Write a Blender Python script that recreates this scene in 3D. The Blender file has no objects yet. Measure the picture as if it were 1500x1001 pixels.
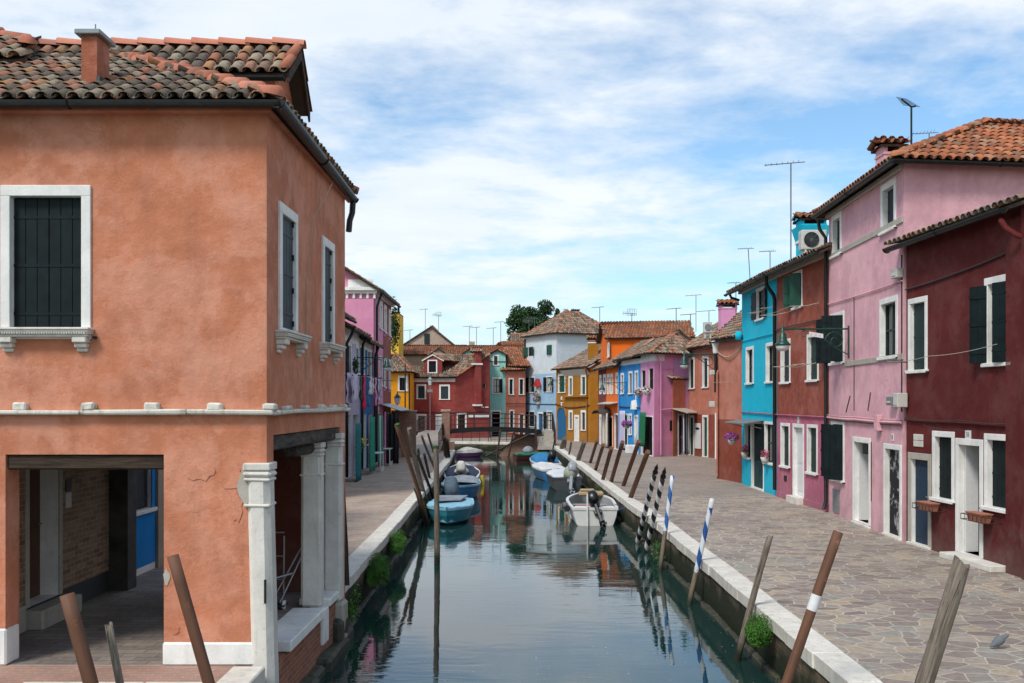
import bpy, bmesh, math, random
from mathutils import Vector, Matrix, noise as mnoise
random.seed(7)
SC = bpy.context.scene
COL = SC.collection
PI = math.pi
R = math.radians
# the photograph's lens: used only to read real positions off it
F, CX, HY, CZ = 1458.0, 750.0, 590.0, 3.0
WATER = -0.8
def V(*a): return Vector(a)
def gp(px, py, z=0.0):
    Y = (CZ - z) * F / (py - HY)
    return Vector(((px - CX) * Y / F, Y, z))
def at(px, py, Y):
    return Vector(((px - CX) * Y / F, Y, CZ + (HY - py) * Y / F))
def U(a, b): return random.uniform(a, b)

# ------------------------------------------------------------------ objects
def tag(o, label=None, cat=None, group=None, kind=None):
    if label: o['label'] = label
    if cat: o['category'] = cat
    if group: o['group'] = group
    if kind: o['kind'] = kind
    return o
def thing(name, label, cat, loc=(0, 0, 0), rz=0, group=None):
    o = bpy.data.objects.new(name, None); COL.objects.link(o)
    o.location = loc; o.rotation_euler = (0, 0, rz); o.empty_display_size = .3
    return tag(o, label, cat, group)

class MB:
    """collects faces; build() links them as one mesh object"""
    def __init__(s): s.v = []; s.f = []; s.m = []; s.sm = []
    def face(s, pts, m=0, smooth=False):
        b = len(s.v); s.v.extend([Vector(p) for p in pts])
        s.f.append(tuple(range(b, b + len(pts)))); s.m.append(m); s.sm.append(smooth)
    def raw(s, vs, fs, m=0, smooth=False):
        b = len(s.v); s.v.extend([Vector(p) for p in vs])
        for f in fs:
            s.f.append(tuple(b + i for i in f)); s.m.append(m); s.sm.append(smooth)
    def box(s, x0, x1, y0, y1, z0, z1, m=0, M=None):
        vs = [V(x, y, z) for z in (z0, z1) for y in (y0, y1) for x in (x0, x1)]
        if M is not None: vs = [M @ p for p in vs]
        s.raw(vs, [(0, 2, 3, 1), (4, 5, 7, 6), (0, 1, 5, 4), (2, 6, 7, 3), (0, 4, 6, 2), (1, 3, 7, 5)], m)
    def rbox(s, x0, x1, y0, y1, z0, z1, m=0, M=None, b=.01):
        """box with chamfered edges"""
        b = min(b, (x1-x0)*.45, (y1-y0)*.45, (z1-z0)*.45)
        vs = []; idx = {}
        def P(x, y, z):
            p = V(x, y, z)
            if M is not None: p = M @ p
            return p
        X = (x0, x1); Y = (y0, y1); Z = (z0, z1); sg = (1, -1)
        for i in (0, 1):
            for j in (0, 1):
                for k in (0, 1):
                    x, y, z = X[i], Y[j], Z[k]; bx, by, bz = b*sg[i], b*sg[j], b*sg[k]
                    idx[i, j, k, 0] = len(vs); vs.append(P(x, y+by, z+bz))
                    idx[i, j, k, 1] = len(vs); vs.append(P(x+bx, y, z+bz))
                    idx[i, j, k, 2] = len(vs); vs.append(P(x+bx, y+by, z))
        fs = []
        fs.append([idx[0, j, k, 0] for j, k in ((0, 0), (0, 1), (1, 1), (1, 0))])
        fs.append([idx[1, j, k, 0] for j, k in ((0, 0), (1, 0), (1, 1), (0, 1))])
        fs.append([idx[i, 0, k, 1] for i, k in ((0, 0), (1, 0), (1, 1), (0, 1))])
        fs.append([idx[i, 1, k, 1] for i, k in ((0, 0), (0, 1), (1, 1), (1, 0))])
        fs.append([idx[i, j, 0, 2] for i, j in ((0, 0), (0, 1), (1, 1), (1, 0))])
        fs.append([idx[i, j, 1, 2] for i, j in ((0, 0), (1, 0), (1, 1), (0, 1))])
        for a in (0, 1):
            for c in (0, 1):
                fs.append([idx[a, c, 0, 0], idx[a, c, 1, 0], idx[a, c, 1, 1], idx[a, c, 0, 1]])
                fs.append([idx[a, 0, c, 0], idx[a, 1, c, 0], idx[a, 1, c, 2], idx[a, 0, c, 2]])
                fs.append([idx[0, a, c, 1], idx[1, a, c, 1], idx[1, a, c, 2], idx[0, a, c, 2]])
        for i in (0, 1):
            for j in (0, 1):
                for k in (0, 1):
                    fs.append([idx[i, j, k, 0], idx[i, j, k, 1], idx[i, j, k, 2]])
        s.raw(vs, fs, m)
    def prism(s, poly, z0, z1, m=0):
        n = len(poly)
        vs = [V(p[0], p[1], z0) for p in poly] + [V(p[0], p[1], z1) for p in poly]
        fs = [tuple(range(n-1, -1, -1)), tuple(range(n, 2*n))]
        fs += [(i, (i+1) % n, n+(i+1) % n, n+i) for i in range(n)]
        s.raw(vs, fs, m)
    def slab(s, poly3, n, t, m=0):
        """planar 3D polygon given thickness t along -n"""
        k = len(poly3); a = [Vector(p) for p in poly3]; b = [p - n*t for p in a]
        s.raw(a + b, [tuple(range(k)), tuple(range(2*k-1, k-1, -1))] + [(i, k+i, k+(i+1) % k, (i+1) % k) for i in range(k)], m)
    def tube(s, pts, r, seg=8, m=0, cap=True, smooth=True):
        pts = [Vector(p) for p in pts]; n = len(pts)
        rs = r if isinstance(r, (list, tuple)) else [r]*n
        vs = []; up = None
        for i, p in enumerate(pts):
            d = (pts[min(i+1, n-1)] - pts[max(i-1, 0)]).normalized()
            if up is None:
                up = Vector((0, 0, 1)) if abs(d.z) < .9 else Vector((1, 0, 0))
            a = d.cross(up).normalized(); b = a.cross(d).normalized(); up = b
            for k in range(seg):
                t = 2*PI*k/seg
                vs.append(p + (a*math.cos(t) + b*math.sin(t))*rs[i])
        fs = []
        for i in range(n-1):
            for k in range(seg):
                k2 = (k+1) % seg
                fs.append((i*seg+k, i*seg+k2, (i+1)*seg+k2, (i+1)*seg+k))
        s.raw(vs, fs, m, smooth)
        if cap:
            s.raw(vs[:seg], [tuple(range(seg-1, -1, -1))], m); s.raw(vs[-seg:], [tuple(range(seg))], m)
    def lathe(s, prof, c=(0, 0, 0), seg=16, m=0, M=None, smooth=True):
        vs = []; c = Vector(c)
        for r, z in prof:
            for k in range(seg):
                t = 2*PI*k/seg; p = V(r*math.cos(t), r*math.sin(t), z)
                vs.append((M @ p if M is not None else p) + c)
        fs = []
        for i in range(len(prof)-1):
            for k in range(seg):
                k2 = (k+1) % seg; fs.append((i*seg+k, i*seg+k2, (i+1)*seg+k2, (i+1)*seg+k))
        s.raw(vs, fs, m, smooth)
        n = len(prof)
        s.raw(vs[:seg], [tuple(range(seg-1, -1, -1))], m); s.raw(vs[(n-1)*seg:], [tuple(range(seg))], m)
    def build(s, name, mats, parent=None, local=False, label=None):
        if not isinstance(mats, (list, tuple)): mats = [mats]
        me = bpy.data.meshes.new(name)
        if not s.v: return None
        if parent is not None:
            org = Vector((0, 0, 0)) if local else root_loc(parent)
        elif local: org = Vector((0, 0, 0))
        else:
            xs = [p.x for p in s.v]; ys = [p.y for p in s.v]
            org = V((min(xs)+max(xs))/2, (min(ys)+max(ys))/2, min(p.z for p in s.v))
        me.from_pydata([p - org for p in s.v], [], s.f)
        for mt in mats: me.materials.append(mt)
        me.polygons.foreach_set('material_index', s.m)
        me.polygons.foreach_set('use_smooth', s.sm)
        me.update()
        o = bpy.data.objects.new(name, me); COL.objects.link(o)
        if parent is not None: o.parent = parent
        elif not local: o.location = org
        if label: o['label'] = label
        return o
def jitter(mb, amp, sc=4.0):
    for p in mb.v:
        q = p*sc; p += V(mnoise.noise(q), mnoise.noise(q+V(31, 7, 3)), mnoise.noise(q+V(5, 41, 17)))*amp
def root_loc(o):
    p = Vector((0, 0, 0))
    while o is not None: p += o.location; o = o.parent
    return p
def struct(name, mb, mats):
    return tag(mb.build(name, mats), kind='structure')

# ------------------------------------------------------------------ materials
def lin(c):
    c /= 255.0
    return c/12.92 if c <= .04045 else ((c+.055)/1.055)**2.4
def C(r, g, b, k=.8): return (min(1, lin(r)*k), min(1, lin(g)*k), min(1, lin(b)*k), 1)
class NT:
    def __init__(s, name):
        s.mat = bpy.data.materials.new(name); s.mat.use_nodes = True
        s.t = s.mat.node_tree; s.n = s.t.nodes; s.n.clear()
        s.out = s.n.new('ShaderNodeOutputMaterial'); s.b = s.n.new('ShaderNodeBsdfPrincipled')
        s.t.links.new(s.b.outputs[0], s.out.inputs[0]); s._pos = None
    def L(s, a, b): s.t.links.new(a, b)
    def new(s, t): return s.n.new(t)
    def set(s, sock, v):
        if hasattr(v, 'is_output') or isinstance(v, bpy.types.NodeSocket): s.L(v, sock)
        else: sock.default_value = v
    def pos(s):
        if s._pos is None: s._pos = s.new('ShaderNodeNewGeometry').outputs['Position']
        return s._pos
    def obj(s): return s.new('ShaderNodeTexCoord').outputs['Object']
    def sep(s, v):
        n = s.new('ShaderNodeSeparateXYZ'); s.L(v, n.inputs[0]); return n.outputs
    def comb(s, x=0, y=0, z=0):
        n = s.new('ShaderNodeCombineXYZ')
        for i, q in enumerate((x, y, z)): s.set(n.inputs[i], q)
        return n.outputs[0]
    def math(s, op, a, b=0.0, clamp=False):
        n = s.new('ShaderNodeMath'); n.operation = op; n.use_clamp = clamp
        s.set(n.inputs[0], a); s.set(n.inputs[1], b); return n.outputs[0]
    def scale(s, v, sc):
        n = s.new('ShaderNodeMapping'); s.L(v, n.inputs[0]); n.inputs['Scale'].default_value = sc; return n.outputs[0]
    def noise(s, sc, det=4, rough=.55, v=None, dist=0):
        n = s.new('ShaderNodeTexNoise'); n.inputs['Scale'].default_value = sc; n.inputs['Detail'].default_value = det
        n.inputs['Roughness'].default_value = rough; n.inputs['Distortion'].default_value = dist
        s.L(v if v is not None else s.pos(), n.inputs['Vector']); return n.outputs['Fac']
    def ramp(s, f, stops, interp='LINEAR'):
        n = s.new('ShaderNodeValToRGB'); s.L(f, n.inputs[0]); e = n.color_ramp; e.interpolation = interp
        while len(e.elements) < len(stops): e.elements.new(.5)
        for i, (p, c) in enumerate(stops):
            e.elements[i].position = p
            e.elements[i].color = c if isinstance(c, tuple) else (c, c, c, 1)
        return n.outputs[0]
    def rng(s, f, a, b, c=0., d=1.):
        n = s.new('ShaderNodeMapRange'); s.set(n.inputs[0], f)
        for i, q in enumerate((a, b, c, d)): n.inputs[i+1].default_value = q
        return n.outputs[0]
    def mix(s, f, a, b, mode='MIX'):
        n = s.new('ShaderNodeMix'); n.data_type = 'RGBA'; n.blend_type = mode
        s.set(n.inputs[0], f); s.set(n.inputs[6], a); s.set(n.inputs[7], b); return n.outputs[2]
    def bump(s, h, strength=.3, dist=.02, nrm=None):
        n = s.new('ShaderNodeBump'); n.inputs['Strength'].default_value = strength; n.inputs['Distance'].default_value = dist
        s.L(h, n.inputs['Height'])
        if nrm is not None: s.L(nrm, n.inputs['Normal'])
        return n.outputs[0]
    def fin(s, col, rough=.8, bump=None, metal=0., spec=None):
        s.set(s.b.inputs['Base Color'], col); s.set(s.b.inputs['Roughness'], rough); s.b.inputs['Metallic'].default_value = metal
        if spec is not None: s.b.inputs['Specular IOR Level'].default_value = spec
        if bump is not None: s.L(bump, s.b.inputs['Normal'])
        return s.mat
def dk(c, k): return (min(1, c[0]*k), min(1, c[1]*k), min(1, c[2]*k), 1)
def mx(c, d, t): return tuple(c[i]*(1-t)+d[i]*t for i in range(3)) + (1,)

def stucco(name, col, wear=.5, light=.5, damp=.5, peel=None, peelamt=.5, bumps=.35):
    """old lime render: broad blotches, rain streaks, damp foot, small chips"""
    s = NT(name)
    n1 = s.noise(.55, 7, .62, dist=.5); n2 = s.noise(3.2, 6, .6)
    st = s.noise(1.0, 5, .6, v=s.scale(s.pos(), (5, 5, .45)))
    fine = s.noise(38, 3, .6)
    c = s.mix(s.ramp(n1, [(.38, 0.), (.62, .9)]), dk(col, 1-.38*wear), dk(col, 1.06))
    c = s.mix(s.math('MULTIPLY', s.ramp(n2, [(.46, 0.), (.68, 1.)]), .45*light), c, mx(dk(col, 1.25), (.7, .62, .58), .22))
    c = s.mix(s.math('MULTIPLY', s.ramp(st, [(.5, 0.), (.72, 1.)]), .55*wear), c, dk(mx(col, (.12, .10, .09), .35), .75))
    c = s.mix(s.math('MULTIPLY', s.ramp(fine, [(.35, 0.), (.7, 1.)]), .16), c, dk(col, .72))
    z = s.sep(s.pos())[2]
    d = s.math('ADD', s.rng(z, .05, 1.3, 1., 0.), s.math('MULTIPLY', s.math('SUBTRACT', n2, .5), 1.6))
    c = s.mix(s.math('MULTIPLY', s.ramp(d, [(.35, 0.), (.9, 1.)]), damp*.7), c, dk(mx(col, (.35, .33, .3), .35), .7))
    # little pock marks and chips of bare render
    ch = s.noise(9, 5, .7, dist=1.2)
    chip = s.ramp(ch, [(.725, 0.), (.74, 1.)])
    c = s.mix(s.math('MULTIPLY', chip, .7*light), c, (.52, .47, .42, 1))
    h = s.math('ADD', s.math('MULTIPLY', n2, 1.4), s.math('MULTIPLY', fine, .25))
    m1 = s.noise(1.0, 9, .72, dist=.25); m2 = s.noise(1.9, 9, .74, dist=.2)
    c = s.mix(s.math('MULTIPLY', s.ramp(m1, [(.48, 0.), (.54, .55), (.66, 1.)]), .6*light), c, mx(dk(col, 1.3), (.72, .6, .54), .28))
    c = s.mix(s.math('MULTIPLY', s.ramp(m2, [(.5, 0.), (.6, 1.)]), .6*wear), c, dk(col, .68))
    # hairline cracks
    vo = s.new('ShaderNodeTexVoronoi'); vo.feature = 'DISTANCE_TO_EDGE'; vo.inputs['Scale'].default_value = .9
    wp = s.new('ShaderNodeVectorMath'); wp.operation = 'MULTIPLY_ADD'; nz = s.new('ShaderNodeTexNoise'); nz.inputs['Scale'].default_value = 2.5; nz.inputs['Detail'].default_value = 6; s.L(s.pos(), nz.inputs['Vector'])
    s.L(nz.outputs['Color'], wp.inputs[0]); wp.inputs[1].default_value = (.5, .5, .5); s.L(s.pos(), wp.inputs[2]); s.L(wp.outputs[0], vo.inputs['Vector'])
    ck_ = s.math('MULTIPLY', s.math('LESS_THAN', vo.outputs['Distance'], .0045), s.ramp(n1, [(.5, 0.), (.6, 1.)]))
    c = s.mix(s.math('MULTIPLY', ck_, .3), c, dk(col, .4))
    if peel is not None:
        p = s.ramp(s.math('ADD', s.noise(.8, 8, .68, dist=.8), s.rng(z, 4, 9, 0, .08)), [(.6-.2*peelamt, 0.), (.62-.2*peelamt, 1.)])
        c = s.mix(p, c, peel); h = s.math('ADD', h, s.math('MULTIPLY', p, -.5))
    return s.fin(c, .9, s.bump(h, bumps, .03), spec=.25)

def brickmat(name, c1, c2, mortar, sc=1.0, w=.25, h=.075, worn=.5, algae=False, rot=None):
    s = NT(name)
    o = s.sep(s.pos())
    vec = s.comb(s.math('ADD', o[0], o[1]), o[2], 0)
    if rot == 'xy': vec = s.pos()
    b = s.new('ShaderNodeTexBrick'); s.L(vec, b.inputs['Vector'])
    b.inputs['Scale'].default_value = 1/sc; b.inputs['Brick Width'].default_value = w; b.inputs['Row Height'].default_value = h
    b.inputs['Mortar Size'].default_value = .006; b.inputs['Mortar Smooth'].default_value = .4; b.inputs['Bias'].default_value = -.1
    b.inputs['Color1'].default_value = c1; b.inputs['Color2'].default_value = c2; b.inputs['Mortar'].default_value = mortar
    n = s.noise(1.3, 6, .6); n2 = s.noise(14, 5, .65)
    c = s.mix(s.math('MULTIPLY', s.ramp(n, [(.4, 0.), (.65, 1.)]), worn), b.outputs['Color'], mortar)
    c = s.mix(s.math('MULTIPLY', s.ramp(n2, [(.4, 0.), (.7, 1.)]), .5), c, dk(c1, .45))
    if algae:
        g = s.math('ADD', s.rng(o[2], -.85, .05, 1., 0.), s.math('MULTIPLY', s.math('SUBTRACT', n, .5), 1.2))
        c = s.mix(s.ramp(g, [(.1, 0.), (.5, 1.)]), c, (.028, .032, .018, 1))
        g2 = s.math('ADD', s.rng(o[2], -.85, -.42, 1., 0.), s.math('MULTIPLY', s.math('SUBTRACT', n2, .5), .8))
        c = s.mix(s.ramp(g2, [(.2, 0.), (.7, 1.)]), c, (.012, .02, .008, 1))
    hgt = s.math('ADD', s.math('MULTIPLY', b.outputs['Fac'], -.7), s.math('MULTIPLY', n2, 1.))
    return s.fin(c, .9, s.bump(hgt, .7, .02), spec=.2)

def plain(name, col, rough=.6, metal=0., var=.15, nsc=12, bump=.1, spec=.4):
    s = NT(name); n = s.noise(nsc, 4, .6)
    c = s.mix(s.ramp(n, [(.35, 0.), (.7, 1.)]), dk(col, 1+var*.4), dk(col, 1-var))
    return s.fin(c, rough, s.bump(n, bump, .01), metal, spec)
def stone(name, col, dirt=.5, pit=.4):
    s = NT(name); n = s.noise(2.5, 6, .65); f = s.noise(30, 5, .7); st = s.noise(1.5, 5, .6, v=s.scale(s.pos(), (6, 6, .7)))
    c = s.mix(s.ramp(n, [(.35, 0.), (.7, 1.)]), dk(col, 1.05), dk(col, .8))
    c = s.mix(s.math('MULTIPLY', s.ramp(st, [(.52, 0.), (.72, 1.)]), dirt), c, (.30, .25, .18, 1))
    c = s.mix(s.math('MULTIPLY', s.ramp(f, [(.58, 0.), (.7, 1.)]), pit), c, (.18, .16, .13, 1))
    g = s.noise(6, 6, .7)
    c = s.mix(s.math('MULTIPLY', s.ramp(g, [(.62, 0.), (.72, 1.)]), dirt), c, (.10, .10, .07, 1))
    return s.fin(c, .75, s.bump(s.math('ADD', f, n), .3, .015), spec=.3)
def tilemat(name, stops, lich=.5):
    s = NT(name)
    g = s.new('ShaderNodeNewGeometry')
    c = s.ramp(g.outputs['Random Per Island'], stops, 'CONSTANT')
    n = s.noise(7, 6, .7); n2 = s.noise(1.1, 4, .6); n3 = s.noise(26, 4, .6)
    c = s.mix(s.math('MULTIPLY', s.ramp(n, [(.48, 0.), (.66, 1.)]), lich), c, (.085, .075, .062, 1))
    c = s.mix(s.math('MULTIPLY', s.ramp(n2, [(.5, 0.), (.65, 1.)]), lich*.7), c, dk((.19, .16, .12), .6))
    c = s.mix(s.math('MULTIPLY', s.ramp(n3, [(.62, 0.), (.72, 1.)]), lich*.8), c, (.30, .28, .20, 1))
    return s.fin(c, .92, s.bump(n3, .4, .01), spec=.15)
def woodmat(name, c1, c2, rough=.8, sc=(26, 26, 1.6), bump=.9, wet=0):
    s = NT(name); o = s.obj()
    n = s.noise(1.6, 7, .65, v=s.scale(o, sc), dist=.6); m = s.noise(2.2, 4, .6, v=o)
    c = s.mix(s.ramp(n, [(.35, 0.), (.65, 1.)]), c1, c2)
    c = s.mix(s.math('MULTIPLY', s.ramp(m, [(.5, 0.), (.7, 1.)]), .4), c, dk(c2, .5))
    if wet:
        z = s.math('ADD', s.sep(o)[2], s.math('MULTIPLY', s.math('SUBTRACT', m, .5), .9))
        c = s.mix(s.rng(z, wet, wet+.35, 1., 0.), c, (.020, .022, .013, 1))
        c = s.mix(s.math('MULTIPLY', s.ramp(s.noise(1.1, 6, .7, v=s.scale(o, (30, 30, 2))), [(.6, 0.), (.63, 1.)]), .8), c, (.02, .016, .012, 1))
    return s.fin(c, rough, s.bump(n, bump, .01), spec=.25)
def stripemat(name, ca, cb, turns=3.2, wood=None, zt=None):
    """painted spiral round a pole; below object height zt the paint has gone"""
    s = NT(name); o = s.obj(); x = s.sep(o)
    ang = s.math('DIVIDE', s.math('ARCTAN2', x[1], x[0]), 2*PI)
    w = s.math('FRACT', s.math('ADD', s.math('ADD', s.math('MULTIPLY', x[2], turns), ang), 10.0))
    f = s.ramp(w, [(.0, 0.), (.5, 1.)], 'CONSTANT')
    c = s.mix(f, ca, cb)
    n = s.noise(22, 5, .7, v=o)
    c = s.mix(s.ramp(n, [(.62, 0.), (.7, 1.)]), c, (.25, .2, .14, 1))
    if zt is not None:
        k = s.math('ADD', x[2], s.math('MULTIPLY', s.math('SUBTRACT', n, .5), .5))
        g = s.noise(2, 6, .65, v=s.scale(o, (14, 14, 1.2)))
        wd = s.mix(s.ramp(g, [(.35, 0.), (.65, 1.)]), (.28, .22, .15, 1), (.10, .08, .06, 1))
        c = s.mix(s.rng(k, zt-.02, zt+.02, 0., 1.), wd, c)
    c = s.mix(s.rng(x[2], .55, .8, 1., 0.), c, (.03, .035, .02, 1))
    return s.fin(c, .6, s.bump(n, .2, .01))

M = {}
WHITE = (.78, .73, .70, 1)
M['salmon'] = stucco('salmon_render', C(212, 135, 101, .84), .68, .8, .12, bumps=.6)
M['salmon_side'] = M['salmon']
M['maroon'] = stucco('dark_red_render', C(98, 33, 31, .88), .45, .18, .7)
M['pink_old'] = stucco('old_pink_render', C(226, 172, 180, .92), .45, .7, .8)
M['rust'] = stucco('rust_red_render', C(152, 76, 58, .92), .45, .5, .2)
M['magenta'] = stucco('magenta_render', C(184, 98, 124, .92), .4, .5, .8)
M['teal'] = stucco('turquoise_render', C(10, 180, 206, 1.), .12, .15, .2)
M['salmon2'] = stucco('salmon_brown_render', C(192, 120, 98, .9), .45, .5, .5)
M['brick_red'] = stucco('brown_red_render', C(142, 66, 46, .9), .3, .3, .3)
M['violet'] = stucco('violet_pink_render', C(222, 152, 190, .92), .25, .3, .4)
M['lilac'] = stucco('lilac_render', C(202, 152, 202, .88), .25, .3, .3)
M['blue'] = stucco('bright_blue_render', C(40, 140, 208, .95), .25, .3, .4)
M['orange'] = stucco('orange_render', C(236, 112, 30, .9), .2, .2, .3)
M['darkred'] = stucco('oxblood_render', C(118, 48, 44, .9), .3, .3, .3)
M['ochre'] = stucco('ochre_render', C(168, 112, 28, .9), .25, .2, .3)
M['lightblue'] = stucco('light_blue_render', C(150, 188, 218, .9), .2, .5, .3, peel=(.40, .48, .54, 1), peelamt=.2)
M['greywhite'] = stucco('grey_white_render', C(214, 222, 228, .9), .35, .4, .0, peel=(.54, .60, .62, 1), peelamt=.4)
M['mint'] = stucco('mint_render', C(146, 204, 192, .9), .2, .3, .3)
M['salmon3'] = stucco('far_salmon_render', C(192, 112, 90, .9), .3, .3, .3)
M['farred'] = stucco('brick_coloured_render', C(146, 62, 56, .9), .3, .2, .3)
M['saffron'] = stucco('saffron_render', C(240, 158, 20, .9), .15, .2, .2)
M['yellow'] = stucco('yellow_render', C(236, 188, 60, .9), .2, .2, .2)
M['pinkhouse'] = stucco('rose_pink_render', C(222, 146, 178, .88), .2, .3, .3)
M['brickpink'] = stucco('clay_red_render', C(150, 80, 74, .9), .3, .3, .3)
M['palelilac'] = stucco('pale_lilac_render', C(196, 190, 214, .85), .2, .3, .3)
M['seablue'] = stucco('sea_blue_render', C(20, 96, 150, .9), .2, .3, .3)
M['beige'] = stucco('beige_render', C(176, 160, 140, .85), .3, .4, .2)
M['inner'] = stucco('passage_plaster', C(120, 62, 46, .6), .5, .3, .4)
M['passblue'] = stucco('strong_blue_render', C(0, 128, 200, 1.), .2, .1, .1)
M['ltblue2'] = stucco('sky_blue_render', C(60, 150, 210, .85), .2, .2, .2)
M['white'] = stone('white_painted_stone', (.78, .77, .73, 1), .16, .10)
M['istria'] = stone('istrian_stone', (.68, .645, .58, 1), .35, .35)
M['course'] = stone('mossy_course_stone', (.66, .63, .55, 1), .75, .5)
M['salmon_rough'] = stucco('rough_salmon_render', C(190, 112, 84, .78), .9, .9, .0, bumps=.9)
M['oldstone'] = stone('weathered_stone', (.42, .39, .33, 1), .6, .5)
M['lintel'] = woodmat('dark_beam_wood', (.075, .05, .032, 1), (.02, .014, .01, 1), .85, (1.2, 1.2, 16))
M['beamgrey'] = woodmat('grey_beam_wood', (.11, .095, .08, 1), (.03, .025, .022, 1), .9, (12, 1.5, 12))
M['shutter_black'] = plain('blackish_green_paint', (.004, .011, .012, 1), .6, var=.5, nsc=5, spec=.2)
M['shutter_green'] = plain('green_paint', (.006, .06, .035, 1), .6, var=.35, nsc=5)
M['shutter_dkgreen'] = plain('dark_green_paint', (.005, .025, .022, 1), .6, var=.35, nsc=5)
M['shutter_blue'] = plain('slate_blue_paint', (.018, .034, .042, 1), .6, var=.3, nsc=5)
M['shutter_navy'] = plain('navy_paint', (.008, .013, .022, 1), .6, var=.3, nsc=5)
M['dooramber'] = plain('brown_varnish', (.09, .035, .018, 1), .5)
M['bluedoor'] = plain('blue_door_paint', (.015, .12, .26, 1), .55, var=.3)
M['whitedoor'] = plain('white_door_paint', (.66, .66, .65, 1), .5, var=.08)
M['glass'] = plain('window_glass', (.010, .013, .016, 1), .1, var=.2, bump=0., spec=.45)
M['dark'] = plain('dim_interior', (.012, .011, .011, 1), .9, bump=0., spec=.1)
M['gutter'] = plain('black_gutter_metal', (.018, .02, .02, 1), .42, .3, var=.4)
M['iron'] = plain('dark_iron', (.014, .014, .014, 1), .5, .3)
M['lampgreen'] = plain('green_lamp_enamel', (.008, .055, .038, 1), .35)
M['lampglass'] = plain('frosted_lamp_glass', (.62, .64, .62, 1), .2)
M['lamppale'] = plain('grey_lamp_metal', (.22, .25, .25, 1), .4, .3)
M['steel'] = plain('galvanised_steel', (.30, .31, .32, 1), .4, .7)
M['aerial'] = plain('aerial_aluminium', (.16, .17, .18, 1), .45, .6)
M['lead'] = plain('lead_flashing', (.06, .06, .065, 1), .5, .4)
M['boxgrey'] = plain('meter_box_plastic', (.52, .50, .45, 1), .5, var=.1)
M['acwhite'] = plain('cream_casing', (.55, .54, .50, 1), .45, var=.08)
M['terracotta'] = plain('terracotta_pot', (.36, .14, .085, 1), .8)
M['leaf'] = plain('leaf_green', (.035, .10, .018, 1), .6, var=.6, nsc=3)
M['leaf_dark'] = plain('dark_leaf', (.028, .075, .018, 1), .65, var=.6, nsc=1.2)
M['grass'] = plain('wall_plant_green', (.055, .17, .015, 1), .7, var=.6, nsc=5)
M['purple'] = plain('purple_petal', (.38, .08, .42, 1), .6)
M['pinkpetal'] = plain('pink_petal', (.62, .12, .26, 1), .6)
M['whitepetal'] = plain('pale_petal', (.62, .55, .55, 1), .6)
M['cable'] = plain('old_cable', (.035, .03, .03, 1), .6)
M['rope'] = plain('rope_fibre', (.4, .36, .28, 1), .9)
M['tile_mix'] = tilemat('weathered_roof_tiles', [(0, (.34, .15, .09, 1)), (.12, (.23, .155, .11, 1)), (.28, (.13, .105, .085, 1)), (.42, (.36, .18, .12, 1)), (.52, (.30, .245, .18, 1)), (.68, (.13, .105, .08, 1)), (.82, (.34, .26, .19, 1)), (.94, (.40, .21, .11, 1))], .6)
M['tile_orange'] = tilemat('orange_roof_tiles', [(0, (.42, .14, .065, 1)), (.2, (.34, .115, .055, 1)), (.4, (.26, .10, .055, 1)), (.58, (.46, .18, .09, 1)), (.74, (.22, .13, .085, 1)), (.88, (.38, .2, .12, 1))], .3)
M['tile_ridge'] = tilemat('new_ridge_tiles', [(0, (.50, .185, .12, 1)), (.3, (.44, .16, .10, 1)), (.6, (.54, .22, .15, 1)), (.85, (.38, .16, .11, 1))], .2)
M['underlay'] = plain('roof_boards', (.06, .042, .03, 1), .9)
M['brick_pass'] = brickmat('passage_brick', (.36, .22, .14, 1), (.16, .085, .055, 1), (.44, .37, .29, 1), 1, .26, .075, .2)
M['brick_wall'] = brickmat('garden_wall_brick', (.34, .17, .115, 1), (.22, .11, .08, 1), (.34, .27, .21, 1), 1, .25, .075, .35)
M['brick_red2'] = brickmat('old_red_brick', (.36, .13, .075, 1), (.22, .08, .05, 1), (.38, .30, .23, 1), 1, .24, .07, .2)
M['brick_gable'] = brickmat('bare_gable_brick', (.46, .32, .25, 1), (.40, .24, .19, 1), (.50, .44, .37, 1), 1, .25, .08, .55)
M['quaybrick'] = brickmat('quay_brick', (.24, .16, .10, 1), (.13, .09, .06, 1), (.30, .27, .20, 1), 1, .26, .075, .5, algae=True)
# ------------------------------------------------------------------ facades
class Fac:
    """a vertical wall plane from P0 to P1 (outside on the right hand)"""
    def __init__(s, P0, P1):
        s.a = V(P0[0], P0[1], 0); b = V(P1[0], P1[1], 0); s.L = (b-s.a).length; s.d = (b-s.a).normalized()
        s.n = V(s.d.y, -s.d.x, 0); s.b = b
    def pt(s, u, w, z):
        v = s.a + s.d*u + s.n*w; return V(v.x, v.y, z)
    def u(s, px):
        k = (px-CX)/F; return (k*s.a.y - s.a.x)/(s.d.x - k*s.d.y)
    def z(s, u, py): return CZ + (HY-py)*(s.a.y + s.d.y*u)/F
    def zpx(s, px, py): return s.z(s.u(px), py)
    def box(s, mb, u0, u1, w0, w1, z0, z1, m=0, b=0):
        Mx = Matrix(((s.d.x, s.n.x, 0, s.a.x), (s.d.y, s.n.y, 0, s.a.y), (0, 0, 1, 0), (0, 0, 0, 1)))
        if b: mb.rbox(min(u0, u1), max(u0, u1), w0, w1, z0, z1, m, Mx, b)
        else: mb.box(min(u0, u1), max(u0, u1), w0, w1, z0, z1, m, Mx)
def O(x0, x1, y0, y1, kind='shut', **k):
    d = dict(x0=x0, x1=x1, y0=y0, y1=y1, kind=kind, fw=.1, sm='shutter_black', dep=.11, frame='white', sill=True, door=False)
    d.update(k)
    if kind.startswith('door') : d['door'] = True; d['sill'] = False
    return d

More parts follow.
